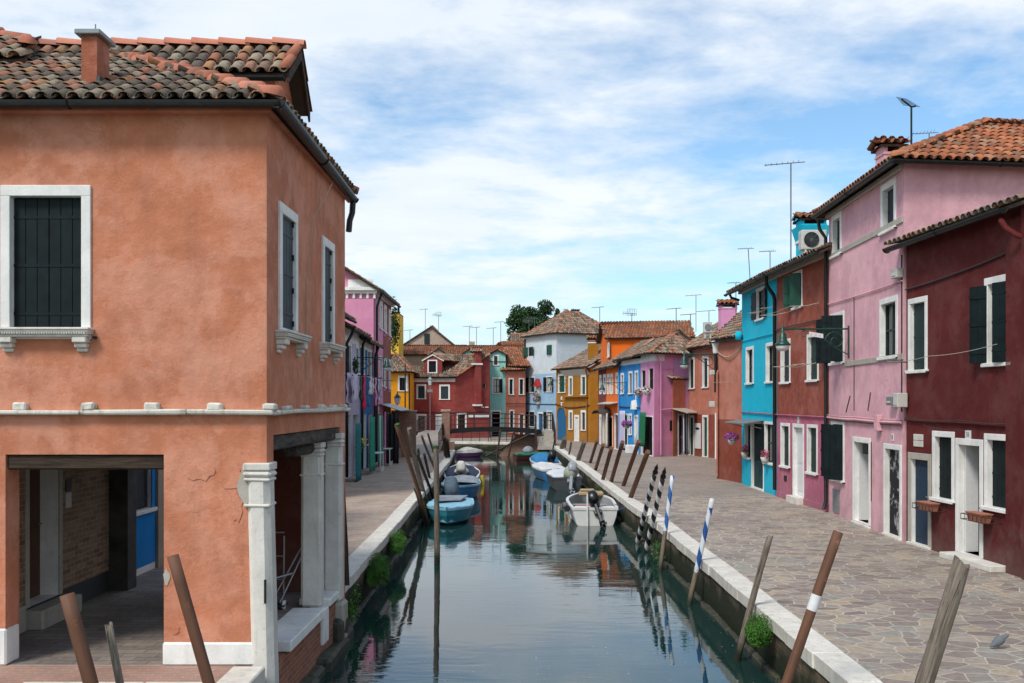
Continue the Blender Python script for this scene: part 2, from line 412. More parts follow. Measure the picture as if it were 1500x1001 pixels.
def wall_grid(mb, fac, zb, zt0, zt1, holes, bands, reveal=1):
    """wall surface with real holes. holes: (u0,u1,z0,z1,depth). bands: [(z_from, material slot)]"""
    us = sorted(set([0, fac.L] + [h[0] for h in holes] + [h[1] for h in holes]))
    zmin = min(zt0, zt1)
    zs = sorted(set([zb] + [h[2] for h in holes] + [h[3] for h in holes] + [b[0] for b in bands if zb < b[0] < zmin-.02]))
    def slot(z):
        m = 0
        for bz, bm in bands:
            if z >= bz: m = bm
        return m
    def top(u): return zt0 + (zt1-zt0)*u/fac.L
    for i in range(len(us)-1):
        u0, u1 = us[i], us[i+1]
        if u1-u0 < 1e-5: continue
        um = (u0+u1)/2
        for j in range(len(zs)):
            z0 = zs[j]; last = j == len(zs)-1
            if not last:
                z1 = zs[j+1]; zm = (z0+z1)/2
                if any(h[0] < um < h[1] and h[2] < zm < h[3] for h in holes): continue
                mb.face([fac.pt(u0, 0, z0), fac.pt(u1, 0, z0), fac.pt(u1, 0, z1), fac.pt(u0, 0, z1)], slot(zm))
            else:
                mb.face([fac.pt(u0, 0, z0), fac.pt(u1, 0, z0), fac.pt(u1, 0, top(u1)), fac.pt(u0, 0, top(u0))], slot(z0+.01))
    for (u0, u1, z0, z1, dep) in holes:
        p = lambda u, w, z: fac.pt(u, w, z)
        mb.face([p(u0, 0, z0), p(u0, -dep, z0), p(u0, -dep, z1), p(u0, 0, z1)], reveal)
        mb.face([p(u1, 0, z0), p(u1, 0, z1), p(u1, -dep, z1), p(u1, -dep, z0)], reveal)
        mb.face([p(u0, 0, z1), p(u0, -dep, z1), p(u1, -dep, z1), p(u1, 0, z1)], reveal)
        mb.face([p(u0, 0, z0), p(u1, 0, z0), p(u1, -dep, z0), p(u0, -dep, z0)], reveal)

def leaf_mesh(W, H, planks=4, t=.035, battens=True, louvre=False):
    """shutter leaf: x 0..W, z 0..H, y 0..t"""
    mb = MB(); pw = W/planks
    if louvre:
        mb.box(0, .05, 0, t, 0, H); mb.box(W-.05, W, 0, t, 0, H); mb.box(.05, W-.05, 0, t, 0, .07); mb.box(.05, W-.05, 0, t, H-.07, H)
        z = .09
        while z < H-.1:
            mb.box(.05, W-.05, .004, t-.004, z, z+.02, 0); z += .045
        mb.box(.05, W-.05, .012, .018, .07, H-.07)
        return mb
    for i in range(planks):
        mb.rbox(i*pw+.002, (i+1)*pw-.002, 0, t, 0, H, b=.004)
    mb.box(.004, W-.004, .008, t-.008, .004, H-.004)
    if battens:
        for z in (.14*H, .5*H, .86*H):
            mb.box(.0, W, -.014, 0, z-.035, z+.035)
            mb.box(.0, W, t, t+.006, z-.018, z+.018)
    return mb
def put_leaf(fac, uh, w, z0, W, H, ang, side, mat, parent, planks=4, louvre=False, name='shutter'):
    """hinged at u=uh; side=+1 leaf extends to +u when shut; ang = opening angle"""
    mb = leaf_mesh(W, H, planks, louvre=louvre)
    a = R(ang)
    du = fac.d*(side*math.cos(a)) + fac.n*math.sin(a); dn = fac.n*math.cos(a)*1.0 - fac.d*(side*math.sin(a))
    P = fac.pt(uh, w, z0); out = MB()
    out.f = mb.f; out.m = mb.m; out.sm = mb.sm
    out.v = [P + du*q.x + dn*q.y + V(0, 0, q.z) for q in mb.v]
    return out.build(name, mat, parent)

class House:
    def __init__(s, name, label, cat, base, group=None, mats=()):
        s.root = thing(name, label, cat, base, 0, group); s.mb = MB(); s.keys = list(mats); s.pend = []
    def slot(s, key):
        if key not in s.keys: s.keys.append(key)
        return s.keys.index(key)
    def face(s, P0, P1, zt0, zt1=None, ops=(), bands=None, zb=-.3, detail=True):
        if zt1 is None: zt1 = zt0
        fac = Fac(P0, P1)
        if bands is None: bands = [(-9, s.keys[0])]
        bd = [(z, s.slot(k)) for z, k in bands]
        holes = []
        for o in ops:
            if 'u0' in o: u0, u1, z0, z1 = o['u0'], o['u1'], o['z0'], o['z1']
            else:
                u0, u1 = sorted((fac.u(o['x0']), fac.u(o['x1']))); uc = (u0+u1)/2
                z1 = fac.z(uc, o['y0']); z0 = fac.z(uc, o['y1'])
            if o['door']: z0 = o.get('zs', 0.03)
            z0 = max(z0, .03); fw = min(o['fw'], (u1-u0)*.2)
            if z1 > max(zt0, zt1)-.05: z1 = max(zt0, zt1)-.05
            o.update(u0=u0, u1=u1, z0=z0, z1=z1, hu0=u0+fw, hu1=u1-fw, hz0=z0+(0 if o['door'] else .07), hz1=z1-fw*1.15, fw_=fw)
            holes.append((o['hu0'], o['hu1'], o['hz0'], o['hz1'], o['dep']))
            s.pend.append((fac, o))
        wall_grid(s.mb, fac, zb, zt0, zt1, holes, bd, s.slot('white'))
        return fac
    def tri(s, a, b, c, key=None):
        s.mb.face([a, b, c], s.slot(key) if key else 0)
    def window(s, fac, o):
        u0, u1, z0, z1 = o['u0'], o['u1'], o['z0'], o['z1']; a, b, c, d = o['hu0'], o['hu1'], o['hz0'], o['hz1']; dep = o['dep']; k = o['kind']
        root = s.root; W = b-a; H = d-c
        base = MB(); nm = 'door' if o['door'] else 'window'
        pm = M[o.get('pane', 'glass')]
        if o['door']:
            dm = M[o.get('dm', 'shutter_dkgreen')]
            if k == 'door_open':      # dark hall, leaf folded back inside
                fac.box(base, a, b, -dep-.9, -dep-.87, c, d)
                for uu in (a-.02, b): fac.box(base, uu, uu+.02, -dep-.87, -dep-.001, c, d)
                fac.box(base, a, b, -dep-.87, -dep-.001, d, d+.02)
                obj = base.build(nm, M['dark'], root)
                lm = MB(); hw = .045
                fac.box(lm, a+.005, a+hw, -dep-min(.25, W*.4), -dep, c+.01, d-.01); lm.build('door_leaf', dm, obj)
            else:
                fac.box(base, a, b, -dep, -dep+.04, c, d, b=.004)
                n = 2 if W > 1.0 else 1
                for q in range(n):
                    ua = a+W*q/n+.07; ub = a+W*(q+1)/n-.07
                    for (zz0, zz1) in ((c+.15, c+H*.42), (c+H*.48, d-.12)):
                        fac.box(base, ua, ub, -dep+.04, -dep+.052, zz0, zz1, b=.01)
                obj = base.build(nm, dm, root)
                hm = MB(); hm.tube([fac.pt(b-.09, -dep+.04, c+1.02), fac.pt(b-.09, -dep+.1, c+1.02), fac.pt(b-.18, -dep+.1, c+1.02)], .012, 6); hm.build('handle', M['steel'], obj)
        else:
            if k == 'shut':
                fac.box(base, a, b, -dep-.01, -dep, c, d); obj = base.build(nm, M['dark'], root)
                pl = max(2, int(W/2/.12))
                put_leaf(fac, a+.004, -dep+.01, c+.01, W/2-.006, H-.02, 0, 1, M[o['sm']], obj, pl)
                put_leaf(fac, b-.004, -dep+.01, c+.01, W/2-.006, H-.02, 0, -1, M[o['sm']], obj, pl)
            else:
                # wooden casement with panes
                wf = M[o.get('wf', 'shutter_dkgreen')]
                fac.box(base, a, b, -dep, -dep+.006, c, d); obj = base.build(nm, pm, root)
                f = MB(); t = .045; uc = (a+b)/2
                fac.box(f, a, a+t, -dep+.006, -dep+.04, c, d); fac.box(f, b-t, b, -dep+.006, -dep+.04, c, d)
                fac.box(f, uc-t*.6, uc+t*.6, -dep+.006, -dep+.04, c, d)
                for zz in (c, d-t, c+H*.5-t/2):
                    fac.box(f, a+t, uc-t*.6, -dep+.006, -dep+.038, zz, zz+t); fac.box(f, uc+t*.6, b-t, -dep+.006, -dep+.038, zz, zz+t)
                f.build('casement', wf, obj)
                if o.get('curtain'):
                    cm = MB()
                    for (ca, cb) in ((a+.05, a+W*.42), (b-W*.42, b-.05)):
                        n = 10
                        for i in range(n):
                            q0 = ca+(cb-ca)*i/n; q1 = ca+(cb-ca)*(i+1)/n; w0 = -dep-.0+.008+.004*(i % 2); w1 = -dep+.008+.004*((i+1) % 2)
                            cm.face([fac.pt(q0, w0, c+.03), fac.pt(q1, w1, c+.03), fac.pt(q1, w1, d-.03), fac.pt(q0, w0, d-.03)])
                    cm.build('curtain', M['acwhite'], obj)
                if k in ('open', 'half', 'left', 'right'):
                    pl = max(2, int(W/2/.13)); lw = W/2-.004; al, ar = o.get('ang', (172, 172)); lv = o.get('louvre', False)
                    if k in ('open', 'half', 'left'): put_leaf(fac, a-.01, .03, c+.01, lw, H-.02, al, 1, M[o['sm']], obj, pl, lv)
                    if k in ('open', 'half', 'right'): put_leaf(fac, b+.01, .03, c+.01, lw, H-.02, ar, -1, M[o['sm']], obj, pl, lv)
        if o['frame']:
            fr = MB(); w1 = o.get('fp', .022)
            fac.box(fr, u0, u1, -.01, w1, d, z1, b=.006)
            fac.box(fr, u0, a, -.01, w1, c, d, b=.006); fac.box(fr, b, u1, -.01, w1, c, d, b=.006)
            fr.build('frame', M[o['frame']], obj)
            if not o['door']:
                si = MB(); ex = .04 if o['sill'] else 0
                fac.box(si, u0-ex, u1+ex, -.02, .07 if o['sill'] else w1, z0, c, b=.008)
                si.build('sill', M[o.get('sillmat', o['frame'])], obj)
            if not o['door']:
                hk = MB()
                for uu in (u0-.05, u1+.05): hk.box(0, 0, 0, 0, 0, 0) if False else fac.box(hk, uu-.012, uu+.012, 0, .07, z0+.0, z0+.03)
                hk.build('shutter_catch', M['iron'], obj)
        if o['door'] and o.get('step', True):
            st = MB(); hh = o.get('steph', .0)
            if z0 > .06:
                fac.box(st, u0, u1, -.01, .22, -.02, z0-.002, b=.01); st.build('step', M['istria'], obj)
            else:
                fac.box(st, u0, u1, -.12, .06, -.02, .045, b=.01); st.build('threshold', M['istria'], obj)
        o['obj'] = obj
    def done(s):
        w = s.mb.build('wall', [M[k] for k in s.keys], s.root)
        s.wall = w
        for fac, o in s.pend: s.window(fac, o)
        return s

# ------------------------------------------------------------------ roof tiles
def inpoly(x, y, P):
    c = False; j = len(P)-1
    for i in range(len(P)):
        if (P[i][1] > y) != (P[j][1] > y) and x < (P[j][0]-P[i][0])*(y-P[i][1])/(P[j][1]-P[i][1])+P[i][0]: c = not c
        j = i
    return c
def tile_face(mb, poly, near=False, slot=0, usl=1, sp=.21, ex=.33, slab=.06):
    """barrel tiles over a planar 3D polygon whose first edge is the eave"""
    poly = [Vector(p) for p in poly]
    A, B = poly[0], poly[1]; u = (B-A).normalized()
    n = (B-A).cross(poly[2]-A).normalized()
    if n.z < 0: n = -n; 
    v = n.cross(u).normalized()
    if (poly[2]-A).dot(v) < 0: v = -v
    P = [((p-A).dot(u), (p-A).dot(v)) for p in poly]
    mb.slab([A+u*q[0]+v*q[1] for q in P], n, slab, usl)
    umin = min(q[0] for q in P); umax = max(q[0] for q in P); vmax = max(q[1] for q in P)
    seg = 6 if near else 4
    rad = sp*.44
    def tile(uc, v0, ln, up, r0, r1, l0, l1, rot, sag=0):
        vs = []; th = .014 if near else 0
        rows = [(v0, r0, l0), (v0+ln, r1, l1)]
        for (vv, r, l) in rows:
            for k in range(seg+1):
                t = PI*k/seg; cu = math.cos(t)*r*up; cn = math.sin(t)*r*.85
                vs.append(A + u*(uc+cu+rot*(vv-v0)) + v*vv + n*(l + (cn if up > 0 else (r*.85-cn)*1.0)))
        k = seg+1
        fs = [(i, i+1, k+i+1, k+i) for i in range(seg)]
        mb_v = vs
        if th:
            inner = []
            for (vv, r, l) in rows[:1]:
                for q in range(seg+1):
                    t = PI*q/seg; rr = r-th; cu = math.cos(t)*rr*up; cn = math.sin(t)*rr*.85
                    inner.append(A + u*(uc+cu+rot*(vv-v0)) + v*vv + n*(l + (cn if up > 0 else (r*.85-cn))))
            for q in range(seg+1): inner.append(inner[q] + v*ln*.6)
            b = len(vs); mb_v = vs + inner
            fs += [(i+1, i, b+i, b+i+1) for i in range(seg)] + [(b+i+1, b+i, b+k+i, b+k+i+1) for i in range(seg)]
        mb.raw(mb_v, fs, slot, True)
    cols = int((umax-umin)/sp)+2; rws = int(vmax/ex)+2
    for i in range(-1, cols):
        uc = umin+(i+.5)*sp; jit = U(-.012, .012)
        for j in range(rws):
            v0 = j*ex-.05+U(-.012, .012)
            vc = max(.02, v0+ex*.45)
            if not inpoly(uc, vc, P): continue
            r = rad*U(.96, 1.05)
            tile(uc+jit+U(-.006, .006), v0, ex*1.3, 1, r, r*.82, .052, .022, U(-.03, .03))
        up_ = uc+sp/2
        for j in range(rws):
            v0 = j*ex-.03
            vc = max(.02, v0+ex*.45)
            if not inpoly(up_, vc, P): continue
            tile(up_, v0, ex*1.3, -1, rad*.8, rad*.95, .03, .004, 0)
def ridge_tiles(mb, A, B, slot=0, r=.11, ln=.36, near=False):
    A = Vector(A); B = Vector(B); L = (B-A).length; d = (B-A).normalized(); n = max(1, int(L/ln))
    side = d.cross(V(0, 0, 1)).normalized(); up = side.cross(d).normalized(); st = L/n; seg = 8 if near else 5
    for i in range(n):
        vs = []
        for (t, rr, l) in ((i*st-.02, r, .035), ((i+1)*st+.05, r*.86, .005)):
            for k in range(seg+1):
                a = PI*k/seg-.0
                vs.append(A + d*t + side*math.cos(a)*rr + up*(math.sin(a)*rr+l+(.035 if near else .01)))
        k = seg+1
        fs = [(q, q+1, k+q+1, k+q) for q in range(seg)] + [tuple(range(k-1, -1, -1))]
        mb.raw(vs, fs, slot, True)
    return n

def roof_obj(parent, faces, ridges=(), mats=('tile_mix', 'underlay', 'tile_ridge'), near=False, name='roof', sp=.21):
    mb = MB()
    for f in faces: tile_face(mb, f, near, sp=sp)
    for a, b in ridges: ridge_tiles(mb, a, b, 2, near=near)
    return mb.build(name, [M[k] for k in mats], parent)

def expand(c, o):
    """expand CCW quad outward by o"""
    out = []
    n = len(c)
    for i in range(n):
        p = V(*c[i][:2], 0); a = V(*c[i-1][:2], 0); b = V(*c[(i+1) % n][:2], 0)
        d1 = (p-a).normalized(); d2 = (b-p).normalized()
        n1 = V(d1.y, -d1.x, 0); n2 = V(d2.y, -d2.x, 0)
        k = (n1+n2); k = k/(1+n1.dot(n2))
        out.append(p + k*o)
    return out
def quad_roof(parent, c, z, h, kind='gable', over=.28, mats=('tile_mix', 'underlay', 'tile_ridge'), near=False, inset=None, ztilt=0):
    """c: CCW corners. gable: eaves on edges 0-1 and 2-3, ridge between the other two. hip: ridge the same way, hipped ends"""
    pitch = h/max(.1, ((V(*c[1][:2])+V(*c[2][:2]))/2 - V(*c[1][:2])).length)
    e = expand(c, over); ze = z + .03 - pitch*over
    E = [V(p.x, p.y, ze) for p in e]
    m12 = (E[1]+E[2])/2; m30 = (E[3]+E[0])/2; zr = z+.03+h
    a = V(m12.x, m12.y, zr); b = V(m30.x, m30.y, zr)
    if kind == 'gable':
        faces = [[E[0], E[1], a, b], [E[2], E[3], b, a]]; rid = [(a, b)]
    else:
        d = (a-b).normalized(); w = (E[1]-E[2]).length/2 if inset is None else inset
        w2 = (E[3]-E[0]).length/2 if inset is None else inset
        Lr = (a-b).length
        if w+w2 > Lr*.98: w = w2 = Lr*.49
        a = a-d*w; b = b+d*w2
        faces = [[E[0], E[1], a, b], [E[2], E[3], b, a], [E[1], E[2], a], [E[3], E[0], b]]
        rid = [(a, b), (E[1], a), (E[2], a), (E[3], b), (E[0], b)]
    r = roof_obj(parent, faces, rid, mats, near)
    return r, E, a, b
def gutter(parent, A, B, r=.07, name='gutter', seg=8):
    mb = MB(); A = Vector(A); B = Vector(B); d = (B-A).normalized(); s = d.cross(V(0, 0, 1)).normalized()
    n = 8; vs = []
    for P in (A, B):
        for k in range(n+1):
            t = PI + PI*k/n; vs.append(P + s*math.cos(t)*r + V(0, 0, math.sin(t)*r))
        for k in range(n+1):
            t = 2*PI - PI*k/n; vs.append(P + s*math.cos(t)*(r-.01) + V(0, 0, math.sin(t)*(r-.01)))
    m = 2*(n+1)
    mb.raw(vs, [(i, (i+1) % m, m+(i+1) % m, m+i) for i in range(m)] + [tuple(range(n+1)), tuple(m+i for i in range(n, -1, -1))], 0, False)
    L = (B-A).length; k = max(2, int(L/2.2))
    for i in range(k+1):
        p = A + d*(L*i/k)
        q = [p + s*math.cos(PI+PI*j/8)*(r+.008) + V(0, 0, math.sin(PI+PI*j/8)*(r+.008)) for j in range(9)]
        mb.tube(q, .009, 4)
    return mb.build(name, M['gutter'], parent)
def pipe(parent, pts, r=.045, mat='gutter', name='downpipe', seg=8):
    mb = MB(); mb.tube(pts, r, seg)
    return mb.build(name, M[mat], parent)
def cable(parent, pts, r=.012, mat='cable', name='cable', sag=0.0):
    P = []
    for i in range(len(pts)-1):
        a, b = Vector(pts[i]), Vector(pts[i+1]); n = 8
        for k in range(n):
            t = k/n; p = a.lerp(b, t); p.z -= sag*4*t*(1-t); P.append(p)
    P.append(Vector(pts[-1]))
    mb = MB(); mb.tube(P, r, 5)
    return mb.build(name, M[mat], parent)
def chimney(parent, x0, x1, y0, y1, zb, zt, body, cap='tile', flare=False, trim=None):
    mb = MB(); mb.box(x0, x1, y0, y1, zb, zt)
    o = mb.build('chimney', M[body], parent)
    if cap == 'slab':
        c = MB(); c.rbox(x0-.06, x1+.06, y0-.06, y1+.06, zt, zt+.06, b=.01)
        c.tube([V((x0+x1)/2, (y0+y1)/2, zt+.06), V((x0+x1)/2, (y0+y1)/2, zt+.2)], .008, 5); c.build('cap', M['lamppale'], o)
    else:
        c = MB(); w = .12; cx = (x0+x1)/2; w = .09
        for (xa, xb) in ((x0, x0+.08), (x1-.08, x1)):
            c.box(xa, xb, y0, y1, zt, zt+.16, 2)
        c.box(x0-.02, x1+.02, y0-.02, y1+.02, zt-.06, zt, 2)
        E = [V(x0-w, y0-w, zt+.16), V(x1+w, y0-w, zt+.16), V(x1+w, y1+w, zt+.16), V(x0-w, y1+w, zt+.16)]
        zr = zt+.16+.16*(x1-x0+2*w)
        a = V(x0-w, (y0+y1)/2, zr); b = V(x1+w, (y0+y1)/2, zr)
        tile_face(c, [E[0], E[1], b, a], True, ex=.28); tile_face(c, [E[2], E[3], a, b], True, ex=.28)
        ridge_tiles(c, a, b, 0, .1)
        c.face([E[0], a, E[3]], 2); c.face([E[1], E[2], b], 2)
        c.build('cap', [M['tile_orange'], M['underlay'], M[body]], o)
    if flare:
        t = MB(); k = .12; vs = [V(x0-.005, y0-.005, zt-.55), V(x1+.005, y0-.005, zt-.55), V(x1+.005, y1+.005, zt-.55), V(x0-.005, y1+.005, zt-.55), V(x0-k, y0-k, zt-.07), V(x1+k, y0-k, zt-.07), V(x1+k, y1+k, zt-.07), V(x0-k, y1+k, zt-.07)]
        t.raw(vs, [(0, 1, 5, 4), (1, 2, 6, 5), (2, 3, 7, 6), (3, 0, 4, 7), (4, 5, 6, 7)]); t.build('flared_top', M[body], o)
    if trim:
        t = MB(); t.box(x0-.03, x1+.03, y0-.03, y1+.03, trim, trim+.09); t.build('trim', M['white'], o)
    return o

def text_mesh(s, size, P, fac, mat, parent, name='lettering', w=.0):
    cu = bpy.data.curves.new(name, 'FONT'); cu.body = s; cu.size = size; cu.extrude = .002; cu.align_x = 'CENTER'; cu.align_y = 'CENTER'
    tmp = bpy.data.objects.new('tmp_text', cu); COL.objects.link(tmp)
    dg = bpy.context.evaluated_depsgraph_get(); me = bpy.data.meshes.new_from_object(tmp.evaluated_get(dg))
    bpy.data.objects.remove(tmp)
    org = root_loc(parent)
    for v in me.vertices:
        q = v.co.copy()
        v.co = P + fac.d*q.x + V(0, 0, q.y) + fac.n*q.z - org
    me.materials.append(mat); o = bpy.data.objects.new(name, me); COL.objects.link(o); o.parent = parent
    return o
def number_plate(fac, px, py, s, parent, w=.14, h=.18, mat='whitedoor'):
    u = fac.u(px); z = fac.z(u, py); mb = MB()
    fac.box(mb, u-w/2, u+w/2, .0, .015, z-h/2, z+h/2, b=.003)
    o = mb.build('number_plate', M[mat], parent)
    text_mesh(s, h*.75, fac.pt(u, .017, z), fac, M['iron'], o, 'number')
    return o

# ------------------------------------------------------------------ foliage
def leaves(mb, c, rad, n, size, m=0, shell=.35, flat=1.0):
    c = Vector(c)
    for i in range(n):
        d = V(random.gauss(0, 1), random.gauss(0, 1), random.gauss(0, 1)).normalized()
        r = shell + (1-shell)*random.random()**.5
        p = c + V(d.x*rad[0]*r, d.y*rad[1]*r, d.z*rad[2]*r)
        a = V(U(-1, 1), U(-1, 1), U(-.6, 1)).normalized(); b = a.cross(V(U(-1, 1), U(-1, 1), U(-1, 1))).normalized()
        s = size*U(.6, 1.3)
        mb.face([p - a*s*.5, p + b*s*.32, p + a*s*.6, p - b*s*.32], m)
def bush(name, label, cat, c, rad, n, size, mat, group=None):
    t = thing(name, label, cat, (c[0], c[1], c[2]), 0, group)
    mb = MB()
    for k in range(9):
        q = V(c[0]+U(-.5, .5)*rad[0], c[1]+U(-.6, .6)*rad[1], c[2]+U(-.7, .5)*rad[2]); kk = U(.35, .6)
        leaves(mb, q, (rad[0]*kk, rad[1]*kk, rad[2]*kk*1.1), n//9, size)
    mb.build('foliage', M[mat], t)
    st = MB()
    for k in range(5):
        st.tube([V(*c), V(c[0]+U(-.5, .5)*rad[0], c[1]+U(-.5, .5)*rad[1], c[2]+rad[2]*U(.2, .7))], .008, 4)
    st.build('stem', M['beamgrey'], t)
    return t
# ------------------------------------------------------------------ camera, sky, sun
cam = bpy.data.objects.new('camera', bpy.data.cameras.new('camera')); COL.objects.link(cam)
cam.location = (0, 0, CZ); cam.rotation_euler = (R(90), 0, 0)
cam.data.sensor_width = 36; cam.data.lens = 36*F/1500.0; cam.data.shift_y = (HY-500.5)/1500.0
cam.data.clip_start = .1; cam.data.clip_end = 3000
SC.camera = cam
SUN_EL, SUN_AZ = 50, 216          # degrees; azimuth clockwise from +Y: behind the viewer, a little to the left
w = bpy.data.worlds.new('World'); SC.world = w; w.use_nodes = True
nt = w.node_tree; nt.nodes.clear()
def wn(t): return nt.nodes.new(t)
def wl(a, b): nt.links.new(a, b)
sky = wn('ShaderNodeTexSky'); sky.sky_type = 'NISHITA'; sky.sun_disc = False
sky.sun_elevation = R(SUN_EL); sky.sun_rotation = R(SUN_AZ); sky.air_density = 1.0; sky.dust_density = 1.2; sky.ozone_density = 1.5
tc = wn('ShaderNodeTexCoord'); sp = wn('ShaderNodeSeparateXYZ'); wl(tc.outputs['Generated'], sp.inputs[0])
def wm(op, a, b=0., clamp=False):
    n = wn('ShaderNodeMath'); n.operation = op; n.use_clamp = clamp
    for i, q in enumerate((a, b)):
        if isinstance(q, (int, float)): n.inputs[i].default_value = q
        else: wl(q, n.inputs[i])
    return n.outputs[0]
zz = wm('MAXIMUM', sp.outputs[2], 0.0); den = wm('ADD', zz, .13)
cb = wn('ShaderNodeCombineXYZ'); wl(wm('DIVIDE', sp.outputs[0], den), cb.inputs[0]); wl(wm('DIVIDE', sp.outputs[1], den), cb.inputs[1])
def wnoise(scale, det, rough, sc3, dist=0., off=(0, 0, 0)):
    mp = wn('ShaderNodeMapping'); mp.inputs['Scale'].default_value = sc3; mp.inputs['Location'].default_value = off; wl(cb.outputs[0], mp.inputs[0])
    n = wn('ShaderNodeTexNoise'); n.inputs['Scale'].default_value = scale; n.inputs['Detail'].default_value = det; n.inputs['Roughness'].default_value = rough
    n.inputs['Distortion'].default_value = dist; wl(mp.outputs[0], n.inputs['Vector']); return n.outputs['Fac']
nA = wnoise(.6, 9, .58, (1.0, 1.1, 1), .15, (3.1, 1.7, 0)); nB = wnoise(2.6, 9, .62, (1, 1.15, 1), .2, (0, 5, 0)); nC = wnoise(.9, 6, .55, (.7, 1.2, 1), .2, (7, 2, 4))
nD = wnoise(6.5, 7, .6, (1, 1.2, 1), .1, (2, 9, 1))
cov = wm('ADD', wm('ADD', wm('MULTIPLY', nA, .55), wm('MULTIPLY', nB, .33)), wm('MULTIPLY', nD, .19)); cov = wm('SUBTRACT', cov, .03)
hi = wn('ShaderNodeMapRange'); wl(sp.outputs[2], hi.inputs[0]); hi.inputs[1].default_value = .40; hi.inputs[2].default_value = .62; hi.inputs[3].default_value = 0; hi.inputs[4].default_value = -.09; cov = wm('ADD', cov, hi.outputs[0])
# cloud thins in a band just above the horizon, as over the lagoon
hz = wn('ShaderNodeMapRange'); wl(sp.outputs[2], hz.inputs[0]); hz.inputs[1].default_value = .02; hz.inputs[2].default_value = .14; hz.inputs[3].default_value = -.12; hz.inputs[4].default_value = .035
cov = wm('ADD', cov, hz.outputs[0])
def gap(cx, cy, rx, ry, amt):
    """a thinner place in the cloud sheet"""
    global cov
    s2 = wn('ShaderNodeSeparateXYZ'); wl(cb.outputs[0], s2.inputs[0])
    dx = wm('DIVIDE', wm('SUBTRACT', s2.outputs[0], cx), rx); dy = wm('DIVIDE', wm('SUBTRACT', s2.outputs[1], cy), ry)
    r = wm('ADD', wm('MULTIPLY', dx, dx), wm('MULTIPLY', dy, dy)); g_ = wm('MULTIPLY', wm('SUBTRACT', 1., r, True), amt); cov = wm('SUBTRACT', cov, g_)
def ck(px, py):
    d = V((px-CX)/F, 1, (HY-py)/F).normalized(); return d.x/(d.z+.13), d.y/(d.z+.13)
for (px_, py_, rx, ry, am) in ((1130, 225, .75, .42, .13), (1390, 150, .35, .5, .10), (560, 190, .45, .35, .08), (700, 30, .5, .12, -.05)):
    gx, gy = ck(px_, py_); gap(gx, gy, rx, ry, am)
cr = wn('ShaderNodeValToRGB'); wl(cov, cr.inputs[0]); cr.color_ramp.elements[0].position = .385; cr.color_ramp.elements[1].position = .575
cr.color_ramp.elements[0].color = (0, 0, 0, 1); cr.color_ramp.elements[1].color = (1, 1, 1, 1)
cc = wn('ShaderNodeValToRGB'); wl(wm('ADD', wm('MULTIPLY', nC, .6), wm('MULTIPLY', nB, .4)), cc.inputs[0])
cc.color_ramp.elements[0].position = .36; cc.color_ramp.elements[0].color = (.70, .79, .90, 1); cc.color_ramp.elements[1].position = .62; cc.color_ramp.elements[1].color = (.88, .92, .96, 1)
# nishita radiance times strength, then clouds over it
skc = wn('ShaderNodeMix'); skc.data_type = 'RGBA'; skc.blend_type = 'MULTIPLY'; skc.inputs[0].default_value = 1
wl(sky.outputs[0], skc.inputs[6])
SKS = .1
mixc = wn('ShaderNodeMix'); mixc.data_type = 'RGBA'
wl(wm('MULTIPLY', cr.outputs[0], .93), mixc.inputs[0])
skc.inputs[7].default_value = (1.2, 1.45, 1.52, 1)
wl(skc.outputs[2], mixc.inputs[6])
csc = wn('ShaderNodeMix'); csc.data_type = 'RGBA'; csc.blend_type = 'MULTIPLY'; csc.inputs[0].default_value = 1
wl(cc.outputs[0], csc.inputs[6]); CL = .88/SKS; csc.inputs[7].default_value = (CL, CL, CL, 1); csc.clamp_result = False
wl(csc.outputs[2], mixc.inputs[7])
bg = wn('ShaderNodeBackground'); wl(mixc.outputs[2], bg.inputs[0]); bg.inputs[1].default_value = SKS
wo = wn('ShaderNodeOutputWorld'); wl(bg.outputs[0], wo.inputs[0])
sun = bpy.data.objects.new('sun', bpy.data.lights.new('sun', 'SUN')); COL.objects.link(sun)
sun.data.energy = 2.3; sun.data.angle = R(14); sun.data.color = (1, .95, .88)
az = R(SUN_AZ); sd = V(math.sin(az)*math.cos(R(SUN_EL)), math.cos(az)*math.cos(R(SUN_EL)), math.sin(R(SUN_EL)))
sun.rotation_euler = sd.to_track_quat('Z', 'Y').to_euler(); sun.location = (0, -20, 40)
vs = SC.view_settings; vs.view_transform = 'Standard'; vs.look = 'None'; vs.gamma = 1; vs.exposure = EXPO = .35
SC.cycles.use_denoising = True; SC.cycles.max_bounces = 6; SC.cycles.diffuse_bounces = 3; SC.cycles.glossy_bounces = 4
SC.cycles.use_adaptive_sampling = True; SC.cycles.adaptive_threshold = .02

